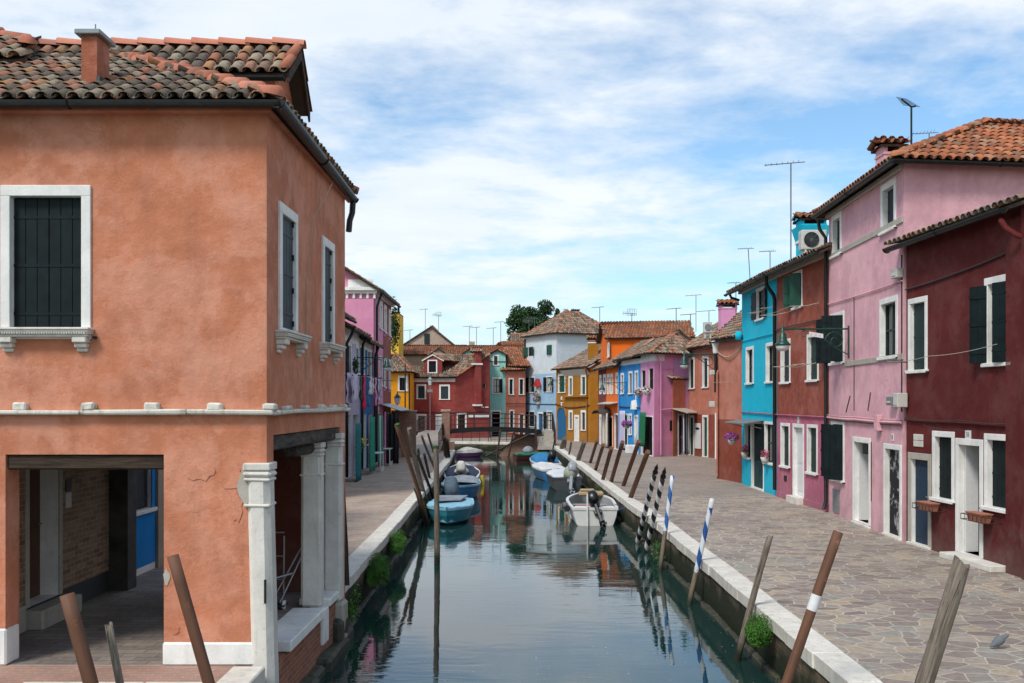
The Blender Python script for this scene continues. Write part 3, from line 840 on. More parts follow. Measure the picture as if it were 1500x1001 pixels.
# ------------------------------------------------------------------ banks
KW = .38
RK = [(3.9, -14), (3.93, 4), (3.95, 10.6), (3.97, 15.9), (3.97, 25.3), (3.82, 29.8), (3.70, 37.7), (3.58, 48.8), (3.34, 62.5), (3.2, 68.2), (2.75, 72), (1.8, 74.2), (-.5, 75.2), (-3.5, 76.2), (-45, 84)]
LK = [(-3.14, 10.2), (-3.14, 16.2), (-3.2, 24.9), (-3.36, 38), (-3.57, 51), (-3.95, 62.6)]
def offset(line, o):
    out = []
    for i, p in enumerate(line):
        p = V(*p, 0); a = V(*line[max(0, i-1)], 0); b = V(*line[min(len(line)-1, i+1)], 0)
        d = (b-a).normalized(); out.append(p + V(-d.y, d.x, 0)*o)
    return out
def flagmat():
    s = NT('irregular_flagstones')
    p = s.pos(); q = s.scale(p, (1, 1.22, 1))
    wv = s.new('ShaderNodeTexNoise'); wv.inputs['Scale'].default_value = 2.2; wv.inputs['Detail'].default_value = 2; s.L(p, wv.inputs['Vector'])
    vm = s.new('ShaderNodeVectorMath'); vm.operation = 'MULTIPLY_ADD'; s.L(wv.outputs['Color'], vm.inputs[0]); vm.inputs[1].default_value = (.09, .09, 0); s.L(q, vm.inputs[2])
    fl = s.new('ShaderNodeVectorMath'); fl.operation = 'MULTIPLY'; s.L(vm.outputs[0], fl.inputs[0]); fl.inputs[1].default_value = (1, 1, 0)
    e = s.new('ShaderNodeTexVoronoi'); e.voronoi_dimensions = '2D'; e.feature = 'DISTANCE_TO_EDGE'; e.inputs['Scale'].default_value = 3.2; s.L(fl.outputs[0], e.inputs['Vector'])
    c1 = s.new('ShaderNodeTexVoronoi'); c1.voronoi_dimensions = '2D'; c1.inputs['Scale'].default_value = 3.2; s.L(fl.outputs[0], c1.inputs['Vector'])
    rnd = s.sep(c1.outputs['Color'])[0]; n = s.noise(9, 6, .65); nb = s.noise(.35, 5, .6); fine = s.noise(60, 3, .6)
    col = s.ramp(rnd, [(0, (.28, .225, .185, 1)), (.16, (.37, .31, .25, 1)), (.34, (.30, .235, .20, 1)), (.48, (.41, .34, .265, 1)), (.62, (.31, .27, .23, 1)), (.76, (.45, .355, .25, 1)), (.86, (.235, .185, .16, 1)), (.94, (.33, .315, .26, 1))], 'CONSTANT')
    col = s.mix(s.math('MULTIPLY', s.ramp(n, [(.35, 0.), (.7, 1.)]), .5), col, dk((.2, .16, .14), .5))
    # worn mortar: light, wider in places
    wd = s.math('MULTIPLY_ADD', nb, .05) if False else s.math('ADD', s.math('MULTIPLY', n, .050), .006)
    f = s.math('LESS_THAN', e.outputs['Distance'], wd)
    mor = s.mix(s.ramp(nb, [(.4, 0.), (.62, 1.)]), (.62, .55, .45, 1), (.50, .44, .36, 1))
    ny = s.sep(p)[1]
    c = s.mix(s.math('MULTIPLY', f, .75), col, mor)
    # courses of sawn slabs farther on
    b = s.new('ShaderNodeTexBrick'); s.L(p, b.inputs['Vector']); b.inputs['Scale'].default_value = 1; b.inputs['Brick Width'].default_value = .8; b.inputs['Row Height'].default_value = .36
    b.inputs['Mortar Size'].default_value = .014; b.inputs['Color1'].default_value = (.38, .31, .25, 1); b.inputs['Color2'].default_value = (.28, .225, .18, 1); b.inputs['Mortar'].default_value = (.42, .37, .32, 1)
    bc = s.mix(s.math('MULTIPLY', s.ramp(n, [(.35, 0.), (.7, 1.)]), .5), b.outputs['Color'], (.11, .09, .08, 1))
    far = s.rng(s.math('ADD', ny, s.math('MULTIPLY', rnd, 1.6)), 33.0, 33.4, 0., 1.)
    c = s.mix(far, c, bc)
    c = s.mix(s.math('MULTIPLY', s.ramp(nb, [(.45, 0.), (.7, 1.)]), .3), c, (.12, .095, .08, 1))
    h = s.math('ADD', s.math('MULTIPLY', f, -.6), s.math('ADD', s.math('MULTIPLY', n, .6), s.math('MULTIPLY', fine, .12)))
    return s.fin(c, s.rng(n, .3, .7, .62, .9), s.bump(h, .5, .015), spec=.35)
def slabmat(name, a, b_, mo, w=.5, h=.28, rough=.8):
    s = NT(name); p = s.pos()
    b = s.new('ShaderNodeTexBrick'); s.L(p, b.inputs['Vector']); b.inputs['Scale'].default_value = 1; b.inputs['Brick Width'].default_value = w; b.inputs['Row Height'].default_value = h
    b.inputs['Mortar Size'].default_value = .008; b.inputs['Mortar Smooth'].default_value = .5; b.inputs['Color1'].default_value = a; b.inputs['Color2'].default_value = b_; b.inputs['Mortar'].default_value = mo
    n = s.noise(1.2, 6, .65); f = s.noise(12, 5, .65)
    c = s.mix(s.math('MULTIPLY', s.ramp(n, [(.4, 0.), (.65, 1.)]), .5), b.outputs['Color'], dk(b_, .55))
    c = s.mix(s.math('MULTIPLY', s.ramp(f, [(.5, 0.), (.7, 1.)]), .4), c, dk(a, 1.35))
    return s.fin(c, rough, s.bump(s.math('ADD', s.math('MULTIPLY', b.outputs['Fac'], -.6), f), .5, .012), spec=.3)
M['flag'] = flagmat()
M['slabs'] = slabmat('left_quay_slabs', (.44, .345, .27, 1), (.35, .27, .21, 1), (.46, .39, .32, 1), .62, .3)
M['cobble'] = slabmat('passage_paving', (.30, .245, .205, 1), (.19, .16, .14, 1), (.10, .088, .075, 1), .42, .17, .6)
M['herring'] = slabmat('forecourt_brick_paving', (.40, .21, .16, 1), (.32, .20, .15, 1), (.40, .33, .27, 1), .24, .07)
# ground sheets (each one large; the canal is the gap between them)
g = MB(); ln = [V(*p, 0) for p in RK]
g.face([*ln, V(-900, 84, 0), V(-900, 1500, 0), V(1500, 1500, 0), V(1500, -14, 0)])
o = struct('right_quay_ground', g, M['flag'])
g = MB(); ln = [V(*p, 0) for p in LK]
g.face([V(-900, 11.36, 0), V(-900, 63, 0), V(-4.0, 62.9, 0), *reversed(ln[1:]), V(-3.14, 11.36, 0)])
struct('left_quay_ground', g, M['slabs'])
g = MB(); g.face([V(-900, 10.2, 0), V(-3.14, 10.2, 0), V(-3.14, 11.36, 0), V(-900, 11.36, 0)])
struct('forecourt_ground', g, M['herring'])
g = MB(); g.face([V(-7.0, 11.4, .004), V(-2.95, 11.4, .004), V(-2.95, 16.0, .004), V(-5.3, 16.0, .004), V(-5.3, 19.5, .004), V(-7, 19.5, .004)])
struct('passage_floor', g, M['cobble'])
def kerb(line, side, name, wid=KW, L=1.1, close=None):
    """stone coping blocks along a bank; side=+1 water on the left of travel"""
    mb = MB()
    for i in range(len(line)-1):
        a = V(*line[i], 0); b = V(*line[i+1], 0); D = (b-a).length; d = (b-a).normalized(); s = V(-d.y, d.x, 0)*side
        if D > 40: D = 40
        t = 0
        while t < D-.02:
            l = min(L*U(.75, 1.3), D-t)
            if D-t-l < .3: l = D-t
            p = a + d*t; wj = wid+U(-.012, .012); zt = .03+U(-.004, .004)
            Mx = Matrix(((d.x, s.x, 0, p.x), (d.y, s.y, 0, p.y), (0, 0, 1, 0), (0, 0, 0, 1)))
            if side > 0: mb.rbox(.003, l-.003, -.005, wj, -.17, zt, 0, Mx, .015)
            else:
                Mx = Matrix(((d.x, s.x, 0, p.x), (d.y, s.y, 0, p.y), (0, 0, 1, 0), (0, 0, 0, 1))); mb.rbox(.003, l-.003, -.005, wj, -.17, zt, 0, Mx, .015)
            t += l
    jitter(mb, .014, 3.0)
    return struct(name, mb, M['kerbstone'])
M['kerbstone'] = stone('kerb_stone', (.68, .64, .56, 1), .45, .65)
kerb(RK, 1, 'right_kerb')
kerb(LK[1:], -1, 'left_kerb')
mb = MB()
for (x0, x1, y0, y1) in ((-3.9, -3.16, 10.2, 10.6), (-3.15, -2.78, 10.2, 11.22), (-5.2, -3.91, 10.2, 10.6)): mb.rbox(x0, x1, y0, y1, -.2, .03, b=.015)
struct('corner_kerb', mb, M['kerbstone'])
def qwall(line, side, name, label, inset=.05, close=()):
    pts = offset(line, side*(KW-inset)); mb = MB()
    P = [V(p.x, p.y, 0) for p in pts]
    n = len(P)
    for i in range(n-1):
        a, b = P[i], P[i+1]; k = max(1, min(60, int((b-a).length/.7)))
        for j in range(k):
            p = a.lerp(b, j/k); q = a.lerp(b, (j+1)/k)
            mb.face([V(p.x, p.y, -1.6), V(q.x, q.y, -1.6), V(q.x, q.y, -.15), V(p.x, p.y, -.15)])
        d = (b-a).normalized(); s = V(-d.y, d.x, 0)*side
        # footing ledge, uneven
        t = 0; D = min((b-a).length, 40)
        while t < D:
            l = U(.5, 1.1); l = min(l, D-t); o1 = U(.06, .13); zt = WATER+U(.02, .12)
            Mx = Matrix(((d.x, s.x, 0, a.x+d.x*t), (d.y, s.y, 0, a.y+d.y*t), (0, 0, 1, 0), (0, 0, 0, 1)))
            mb.rbox(0, l*.97, -.05, o1, WATER-.5, zt, 1, Mx, .03); t += l
    jitter(mb, .03, 2.3)
    o = mb.build(name, [M['quaybrick'], M['footing']])
    return tag(o, label, 'quay wall')
M['footing'] = plain('slimy_footing_stone', (.05, .05, .032, 1), .7, var=.6, nsc=6, bump=.5)
qwall(RK, 1, 'quay_wall', 'mossy brick quay wall under the white kerb of the right bank')
qwall(LK[1:], -1, 'quay_wall', 'mossy brick quay wall along the left bank beyond the salmon house')
mb = MB()
mb.face([V(-3.9, 62.65, -1.6), V(-900, 62.65, -1.6), V(-900, 62.65, -.01), V(-3.9, 62.65, -.01)]); mb.box(-60, -3.6, 62.62, 62.9, -1.6, -.02)
tag(mb.build('quay_wall', M['quaybrick']), 'short quay wall at the far end of the left bank behind the brick pillar', 'quay wall')
mb = MB(); mb.box(-900, -2.84, 10.24, 10.5, -1.6, -.19); mb.box(-3.1, -2.84, 10.5, 11.2, -1.6, -.19)
tag(mb.build('quay_wall', M['quaybrick']), 'brick quay wall under the forecourt corner at the lower left', 'quay wall')

# ------------------------------------------------------------------ water
s = NT('canal_water'); p = s.pos()
a = s.noise(2.4, 3, .5, v=s.scale(p, (.55, 2.4, 1)), dist=.6); b = s.noise(.5, 3, .5, v=s.scale(p, (.8, 1.6, 1)), dist=.4); c2 = s.noise(9, 3, .5, v=s.scale(p, (.7, 1.6, 1)))
patch = s.ramp(s.noise(.16, 3, .5, v=s.scale(p, (1.2, 1, 1)), dist=.5), [(.4, .12), (.62, 1.)])
h = s.math('ADD', s.math('MULTIPLY', b, 1.3), s.math('MULTIPLY', s.math('ADD', s.math('MULTIPLY', a, .55), s.math('MULTIPLY', c2, .10)), patch))
spk = s.new('ShaderNodeTexVoronoi'); spk.inputs['Scale'].default_value = 5.5; spk.voronoi_dimensions = '2D'; s.L(p, spk.inputs['Vector'])
sz = s.sep(spk.outputs['Color'])
fl = s.math('LESS_THAN', spk.outputs['Distance'], s.math('MULTIPLY', s.ramp(sz[0], [(.82, 0.), (1., .11)]), s.noise(.5, 3, .6)))
col = s.mix(fl, (.008, .032, .028, 1), (.5, .5, .45, 1))
s.fin(col, s.math('ADD', s.math('MULTIPLY', fl, .6), .015), s.bump(h, .095, .05))
s.b.inputs['IOR'].default_value = 1.65; s.b.inputs['Specular IOR Level'].default_value = .5
g = MB(); g.face([V(-900, -60, WATER), V(12, -60, WATER), V(12, 100, WATER), V(-900, 100, WATER)])
struct('canal_water', g, s.mat)
# ================================================================== the salmon corner house on the left
DX = .0206
def sx(y): return -2.8 + DX*(y-11.36)
H = House('corner_house', 'large salmon coloured corner house on stone columns with a portico passage, nearest on the left', 'house', (-6, 13.5, 0), mats=('salmon', 'white'))
root = H.root
YF, YB, ZL, ZT = 11.36, 16.1, 2.86, 6.36
XL = -12.0
gp_front = Fac((XL, YF), (sx(YF), YF))
# front: upper storey, with the portico opening below
uo0 = gp_front.u(8); uo1 = gp_front.u(240)
zo = gp_front.z(uo0, 666)
H.face((XL, YF), (sx(YF), YF), ZT, ops=[O(2, 134, 272, 497, 'shut', fw=.108, sm='shutter_black', sill=False, fp=.03)], zb=ZL-.02)
mb = H.mb
def wallbox(f, u0, u1, z0, z1, t=.32, key='salmon'): f.box(mb, u0, u1, -t, 0, z0, z1, H.slot(key))
wallbox(gp_front, 0, uo0, -.02, ZL-.02)
wallbox(gp_front, uo0, uo1, zo, ZL-.02)
wallbox(gp_front, uo1, gp_front.L-.0, -.02, ZL-.02)
# canal side
sf = Fac((sx(YF), YF), (sx(YB), YB))
H.face((sx(YF), YF), (sx(YB), YB), ZT, ops=[O(407.5, 433.8, 305, 491, 'shut', dep=.06, fw=.11, sm='shutter_blue', sill=False, fp=.03), O(471, 488, 352, 509, 'shut', dep=.06, fw=.11, sm='shutter_blue', sill=False, fp=.03)], zb=ZL-.02)
s0 = .10; s1 = sf.u(498.5)
zb0 = 2.62
wallbox(sf, .0, s0+.0, -.9, ZL-.02, .3)
wallbox(sf, s0, s1, zb0, ZL-.02, .3)
wallbox(sf, s1, sf.L, -.9, ZL-.02, .3)
# back and hidden sides of the upper storey
H.face((sx(YB), YB), (XL, YB), ZT, zb=ZL-.02)
H.face((XL, YB), (XL, YF), ZT, zb=-.02)
# floor slab over the portico
mb.face([V(XL, YF+.3, ZL-.03), V(-2.95, YF+.3, ZL-.03), V(-2.95, YB-.05, ZL-.03), V(XL, YB-.05, ZL-.03)], H.slot('underlay'))
# rear wall of the portico with the passage gap
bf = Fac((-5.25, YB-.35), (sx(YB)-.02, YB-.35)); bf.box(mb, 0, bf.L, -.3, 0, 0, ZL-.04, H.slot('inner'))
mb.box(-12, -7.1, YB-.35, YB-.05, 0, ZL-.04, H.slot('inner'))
# passage: left brick wall in full
pw = Fac((-6.42, YB-.2), (-6.42, YF+.32))     # faces +X? outside on the right hand of travel toward -Y is -X, so flip
pw = Fac((-6.42, YF+.32), (-6.42, YB-.25))
dl0, dl1 = pw.u(37.7), pw.u(75)
pd = O(0, 0, 0, 0, 'door', u0=13.12-YF-.32, u1=14.18-YF-.32, z0=.28, z1=2.7, zs=.28, dm='dooramber', dep=.3, frame='oldstone', fw=.09, step=False)
pwn = dict(O(0, 0, 0, 0, 'glass'), u0=15.0-YF-.32, u1=15.32-YF-.32, z0=2.0, z1=2.62, frame='oldstone', sill=False, fw=.05)
H.face((-6.42, YF+.32), (-6.42, YB-.25), ZL-.04, ops=[pd, pwn], bands=[(-9, 'lead'), (.33, 'brick_pass')], zb=0)
H.done()
st = MB(); pw.box(st, pd['u0']-.05, pd['u1']+.1, .0, .26, .0, .26, b=.02); pw.box(st, 0, pd['u0']-.06, .0, .05, 0, .34, b=.01)
st.build('door_step', M['oldstone'], root)
# timber lintel over the front opening, beam over the canal openings
mb = MB(); gp_front.box(mb, uo0+.002, uo1-.002, -.28, -.03, zo-.175, zo-.003, b=.02); mb.build('lintel', M['lintel'], root)
mb = MB(); sf.box(mb, s0+.02, s1-.01, -.30, -.02, zb0-.19, zb0-.003, b=.02)
sf.box(mb, sf.u(455), s1-.01, -.40, -.15, zb0-.36, zb0-.195, b=.04); mb.build('beam', M['beamgrey'], root)
# joists under the floor
mb = MB()
for k in range(12):
    yy = YF+.55+k*.36; mb.box(-6.4, -3.0, yy, yy+.1, ZL-.2, ZL-.035)
mb.build('joists', M['lintel'], root)
# white plinth on the front
mb = MB(); gp_front.box(mb, uo1-.012, gp_front.u(377), -.33, .02, 0, .265, b=.02)
mb.build('plinth', M['white'], root)
mb = MB(); gp_front.box(mb, uo0-1.2, uo0+.015, -.3, .02, 0, .42, b=.02); mb.build('plinth', M['white'], root)
# patch of bare brick on the jamb and along the wall at water level
mb = MB(); sf.box(mb, .012, s0+.06, -.27, -.004, .05, 2.38); mb.build('brick_jamb', M['brick_red2'], root)
mb = MB(); sf.box(mb, .0, sf.L+.05, -.5, -.015, -1.6, -.10); mb.build('footing_wall', M['brick_red2'], root)
mb = MB(); t = -.3
while t < sf.L:
    l = U(.5, .9); sf.box(mb, t, t+l*.97, -.2, .12+U(0, .07), WATER-.4, WATER+U(.12, .2), b=.05); t += l
sf.box(mb, sf.L-.9, sf.L-.3, -.1, .12, -.75, -.35, b=.05)
jitter(mb, .05, 3.0); mb.build('footing', M['footing'], root)
mb = MB(); sf.box(mb, .95, 2.95, -.42, .05, -.09, .05, b=.015); sf.box(mb, 3.35, 4.0, -.42, .05, -.02, .10, b=.015); sf.box(mb, 2.96, 3.34, -.36, .03, -.5, .0, b=.015)
mb.build('ledge_stone', M['white'], root)
# string course with projecting blocks
mb = MB(); u = 0
while u < gp_front.L-.01:
    l = min(U(.7, 1.3), gp_front.L+.10-u)
    if gp_front.L+.10-u-l < .3: l = gp_front.L+.10-u
    gp_front.box(mb, u, u+l-.002, -.05, .11+U(-.012, .012), ZL-.0, ZL+.055+U(-.004, .006), b=.014); u += l
u = .0
while u < sf.L:
    l = min(U(.6, 1.1), sf.L+.08-u)
    sf.box(mb, u, u+l-.002, -.05, .10+U(-.012, .012), ZL-.0, ZL+.055+U(-.004, .006), b=.014); u += l
for px in (-66, 32, 132, 224, 316, 396):
    uu = gp_front.u(px); gp_front.box(mb, uu-.075, uu+.085, -.03, .10, ZL+.045, ZL+.045+U(.075, .105), b=.02)
for uu in (.75, 1.75, 2.8, 3.6, 4.4): sf.box(mb, uu-.1, uu+.12, -.03, .09, ZL+.045, ZL+.045+U(.05, .07), b=.02)
jitter(mb, .018, 7.0); mb.build('string_course', M['course'] if 'course' in M else M['istria'], root)
# moulded sills on brackets
def big_sill(fac, u0, u1, zt):
    mb = MB(); prof = [(.00, .16), (.022, .15), (.05, .115), (.075, .10), (.10, .075)]
    fac.box(mb, u0-.0, u1+.0, -.01, .17, zt-.028, zt, b=.006)
    fac.box(mb, u0+.012, u1-.012, -.01, .155, zt-.052, zt-.030, b=.004)
    n = int((u1-u0-.05)/.028)
    for i in range(n):
        q = u0+.03+i*.028; fac.box(mb, q, q+.016, .14, .152, zt-.072, zt-.053)
    fac.box(mb, u0+.02, u1-.02, -.01, .138, zt-.072, zt-.0525); fac.box(mb, u0+.035, u1-.035, -.01, .12, zt-.105, zt-.0735, b=.006)
    o = mb.build('moulded_sill', M['istria'], root)
    for uu in (u0+.05, u1-.21):
        b = MB(); fac.box(b, uu, uu+.16, -.01, .125, zt-.17, zt-.106, b=.01); fac.box(b, uu+.01, uu+.15, -.01, .085, zt-.225, zt-.171, b=.012); fac.box(b, uu+.02, uu+.14, -.01, .04, zt-.27, zt-.226, b=.012)
        b.build('bracket', M['istria'], o)
zs = gp_front.z(1, 481)
big_sill(gp_front, gp_front.u(-3), gp_front.u(138.5), zs)
for px0, px1 in ((404, 438), (468, 491)):
    big_sill(sf, sf.u(px0)-.03, sf.u(px1)+.03, 3.86)
# columns
def column(fac, u0, u1, w0, w1, zb, zt, name='column', lean=0, bv=.04):
    mb = MB(); n = 6
    W = u1-u0
    mb2 = MB()
    fac.box(mb2, u0, u1, w0, w1, zb, zt-.10, b=bv)
    fac.box(mb2, u0-.012, u1+.012, w0-.01, w1+.012, zt-.50, zt-.465, b=.012)
    fac.box(mb2, u0-.012, u1+.012, w0-.01, w1+.014, zt-.21, zt-.17, b=.015)
    fac.box(mb2, u0-.022, u1+.022, w0-.01, w1+.024, zt-.165, zt-.09, b=.03)
    fac.box(mb2, u0-.018, u1+.018, w0-.01, w1+.02, zt-.085, zt, b=.012)
    c = fac.pt((u0+u1)/2, 0, zt)
    for p in mb2.v:
        k = max(0, min(1, (zt-.4-p.z)/(zt-zb))); p.x += lean*k; q = (p - c); 
        p.x = c.x+lean*k + (p.x-lean*k-c.x)*(1+.03*k)
    jitter(mb2, .010, 4.0)
    return mb2.build(name, M['istria'], root)
column(gp_front, gp_front.u(360), gp_front.u(395), -.28, .05, -1.3, 2.31, lean=.085, bv=.07)
cs = Fac((sx(14.6)-.36, 14.55), (sx(14.6)-.04, 14.55))
column(cs, 0, .30, -.26, .0, -.0, 2.42)
cs = Fac((sx(15.5)-.22, 15.45), (sx(15.5)+.08, 15.45))
column(cs, 0, .28, -.26, .0, -.1, 2.52)
mb = MB(); cs.box(mb, -.04, .34, -.32, .05, -1.3, -.1, b=.04); mb.build('pedestal', M['oldstone'], root)
mb = MB(); gp_front.box(mb, gp_front.u(389), gp_front.u(389)+.022, .052, .075, .72, .99); mb.build('iron_cramp', M['iron'], root)
# leaning drain pipe at the far corner
pipe(root, [at(500, 690, 16.35), at(506, 800, 16.3), at(508, 858, 16.2)], .045)
# roof of the corner house: hipped at the canal corner
ov = .20; ze = ZT+.02; pt = .50
E0 = V(XL, YF-ov, ze); E1 = V(sx(YF)+ov-.06, YF-ov, ze); E2 = V(sx(YB)+ov-.10, YB+.22, ze)
t = 2.75
A1 = V(E1.x-t, E1.y+t, ze+pt*t); A0 = V(XL, E1.y+t, ze+pt*t)
A2 = V(E2.x-t, E2.y-t*.6, ze+pt*t)
roof_obj(root, [[E0, E1, A1, A0], [E1, E2, A2, A1]], [(E1, A1), (E2, A2)], near=True, name='roof', sp=.185)
mb = MB(); mb.box(XL, E1.x-.06, YF-ov+.05, YF-.0, ze-.09, ze-.065); sfx = [V(sx(YF), YF-.0, ze-.065), V(E1.x-.06, YF-.0, ze-.065), V(E2.x-.05, YB+.3, ze-.065), V(sx(YB), YB+.3, ze-.065)]
mb.slab(sfx, V(0, 0, 1), .025); mb.build('soffit', M['salmon'], root)
gutter(root, V(XL, E0.y-.06, ze-.02), V(E1.x+.075, E0.y-.06, ze-.02), .075)
gutter(root, V(E1.x+.055, E0.y-.10, ze-.02), V(E2.x+.0, E2.y+.02, ze-.03), .075)
pipe(root, [V(E2.x+.0, E2.y-.04, ze-.1), V(E2.x-.01, E2.y-.05, ze-.28), V(sx(YB)+.06, YB+.1, ze-.42), V(sx(YB)+.05, YB+.07, ze-.6)], .05)
cable(root, [sf.pt(sf.u(466), .20, 6.1), sf.pt(sf.u(452), .06, 5.5), sf.pt(sf.u(447), .02, 4.6), sf.pt(sf.u(448), .02, 3.3)], .006, 'rope', sag=.02)
# chimney on the front slope
yb = 11.75; chimney(root, at(119, 90, yb).x, at(142, 90, yb).x+.0, yb, yb+.36, 6.4, at(130, 52, yb).z, 'salmon_rough' if 'salmon_rough' in M else 'salmon', cap='slab')
mb = MB(); xx0 = at(114, 90, yb).x; xx1 = at(146, 90, yb).x
mb.box(xx0, xx1, yb-.05, yb-.003, 6.42, 6.68); mb.box(xx1-.04, xx1, yb-.002, yb+.38, 6.5, 6.86); mb.build('flashing', M['lead'], root)
# raised roof behind, with its own gable toward the canal
UP = []
yA, yR, yC = 13.62, 14.35, 15.05; zA, zR, zC = 7.50, 8.06, 7.36
xg = -3.08
n0 = V(-13, yA, zA); n1 = V(xg, yA, zA); r1 = V(xg+.02, yR, zR); r0 = V(-13, yR, zR); f1 = V(xg, yC, zC); f0 = V(-13, yC, zC)
roof_obj(root, [[n0, n1, r1, r0], [f1, f0, r0, r1]], [(V(-6.9, yR, zR+.02), V(xg+.05, yR, zR+.03))], near=True, name='upper_roof', sp=.19)
mb = MB(); mb.box(-13, -3.28, yA+.16, yC-.12, 6.6, zA-.02)
for yy in (yA+.16, yC-.12): pass
mb.raw([V(-3.28, yA+.16, zA-.03), V(-3.28, yC-.12, zA-.03), V(-3.28, yR, zR-.1), V(-3.5, yA+.16, zA-.03), V(-3.5, yC-.12, zA-.03), V(-3.5, yR, zR-.1)], [(0, 1, 2), (3, 5, 4), (0, 2, 5, 3), (1, 4, 5, 2)])
mb.build('upper_wall', M['salmon'], root)
vb = MB()
for (a, b) in ((n1, r1), (f1, r1)):
    d = (b-a).normalized(); s_ = V(1, 0, 0)
    vb.slab([a+V(.03, 0, .03), b+V(.03, 0, .03), b+V(.03, 0, -.12), a+V(.03, 0, -.12)], V(1, 0, 0), .03)
vb.build('verge_board', M['lintel'], root)
ridge = MB(); ridge_tiles(ridge, n1+V(-.02, 0, .02), r1+V(-.02, 0, .02), 0, .075, near=True); ridge_tiles(ridge, f1+V(-.02, 0, .02), r1+V(-.02, 0, .02), 0, .075, near=True)
ridge.build('verge_tiles', M['tile_ridge'], root)
gutter(root, V(-8, yA-.07, zA-.06), V(xg-.02, yA-.07, zA-.06), .06)
# cross roof rising off to the left
yQ = 14.3
c0 = V(-7.6, 13.1, 7.55); 
roof_obj(root, [[V(-9.4, 13.2, 7.55), V(-6.45, 13.2, 7.55), V(-6.95, 14.35, 8.2), V(-9.4, 14.35, 8.75)]], [(V(-6.5, 13.35, 7.75), V(-7.0, 14.35, 8.14)), (V(-6.98, 14.3, 8.12), V(-9.4, 14.4, 8.75))], near=True, name='cross_roof')
mb = MB(); mb.box(-9.4, -6.6, 13.4, 15, 6.6, 7.5); mb.build('cross_wall', M['salmon'], root)
# things in the passage
mb = MB(); pf = pw
t = thing('letter_box', 'dark red letter box on the brick wall of the portico passage', 'letter box', pf.pt(.95, .06, 1.35))
b = MB(); pf.box(b, .72, 1.02, .0, .14, 1.15, 1.62, b=.015); pf.box(b, .76, .98, .14, .15, 1.2, 1.5, b=.004); b.build('case', plain('dark_red_metal', (.10, .012, .014, 1), .5), t)
b = MB(); pf.box(b, .80, .94, .15, .156, 1.53, 1.55); b.build('slot', M['steel'], t)
t = thing('wall_sign', 'small black and white plate on the brick wall beside the passage door', 'sign', pf.pt(2.6, .02, 1.8))
b = MB(); pf.box(b, 2.62, 2.8, 0, .015, 1.72, 1.9, b=.003); b.build('upper_plate', M['iron'], t)
b = MB(); pf.box(b, 2.62, 2.8, 0, .015, 1.48, 1.70, b=.003); b.build('lower_plate', M['boxgrey'], t)
# arch pier at the end of the passage, and the blue house in the lane
mb = MB()
mb.box(-6.75, -6.12, YB-.25, YB+.12, 0, ZL-.05)
n = 10; prev = None
for i in range(n):
    a0 = PI*.5*i/n; a1 = PI*.5*(i+1)/n
    def q(a, r): return (-6.12+.62-math.cos(a)*r, 1.9+math.sin(a)*r)
    p0, p1 = q(a0, .62), q(a1, .62)
    mb.slab([V(p0[0], YB-.25, p0[1]), V(p1[0], YB-.25, p1[1]), V(p1[0], YB-.25, 2.82), V(p0[0], YB-.25, 2.82)], V(0, -1, 0), .37)
tag(mb.build('arch_pier', plain('blackened_stone', (.045, .04, .035, 1), .8, var=.6, nsc=3, bump=.5)), 'blackened stone pier and arch at the end of the portico passage', 'arch')
H = House('lane_house', 'strong blue house glimpsed through the portico arch with a dark blue shutter', 'house', (-8.5, 18, 0), mats=('passblue', 'white'))
H.face((-6.5, 16.25), (-6.47, 18.05), 5.6, ops=[dict(O(0, 0, 0, 0, 'shut'), u0=.72, u1=1.7, z0=1.05, z1=2.7, sm='shutter_navy', frame='passblue', sillmat='white')], zb=-.1, bands=[(-9, 'white'), (.12, 'passblue')])
H.face((-6.47, 18.05), (-11, 18.05), 5.6); H.face((-11, 18.05), (-11, 16.25), 5.6); H.face((-11, 16.25), (-6.5, 16.25), 5.6)
H.mb.box(-11, -6.5, 16.26, 18.03, 5.55, 5.6, 0); H.done()
H = House('lane_house', 'grey plastered house past the blue one in the passage lane', 'house', (-8.5, 21, 0), mats=('beige', 'white'))
H.face((-6.42, 18.07), (-6.40, 24), 5.2, ops=[dict(O(0, 0, 0, 0, 'door'), u0=.5, u1=1.6, z0=.2, z1=2.4, zs=.2)], zb=-.1, bands=[(-9, 'beige')])
H.face((-6.40, 24), (-11, 24), 5.2); H.face((-11, 24), (-11, 18.07), 5.2); H.face((-11, 18.07), (-6.42, 18.07), 5.2); H.mb.box(-11, -6.5, 18.1, 23.98, 5.15, 5.2, 0); H.done()
# folded hand trolley behind the columns
t = thing('hand_trolley', 'folded metal hand trolley standing in the portico behind the columns', 'hand trolley', (-3.5, 14.6, 0))
mb = MB(); zt = 1.05
a = at(433, 886, 14.3); 
x0, x1, yy = -3.42, -3.08, 14.9
mb.tube([V(x0, yy, .06), V(x0, yy+.05, zt*.95)], .015, 6); mb.tube([V(x0-.32, yy, .1), V(x0-.32, yy+.05, zt), V(x0, yy+.05, zt)], .015, 6)
for z in (.35, .7): mb.tube([V(x0-.32, yy+.02, z), V(x0, yy+.02, z)], .01, 5)
mb.tube([V(-3.5, 14.5, .1), V(-3.12, 14.75, .86)], .013, 6); mb.tube([V(-3.36, 14.4, .1), V(-3.08, 14.68, .78)], .013, 6)
mb.tube([V(-3.43, 14.47, .45), V(-3.2, 14.6, .5)], .02, 6)
mb.build('frame', M['steel'], t)
mb = MB(); mb.box(-3.62, -3.28, 14.32, 14.6, .06, .08); mb.build('toe_plate', M['iron'], t)
for x in (-3.62, -3.3):
    mb = MB(); mb.lathe([(.03, -.02), (.07, -.02), (.07, .02), (.03, .02)], (x, 14.42, .07), 14, 0, Matrix.Rotation(PI/2, 3, 'Y')); mb.build('wheel', M['lampglass'], t)

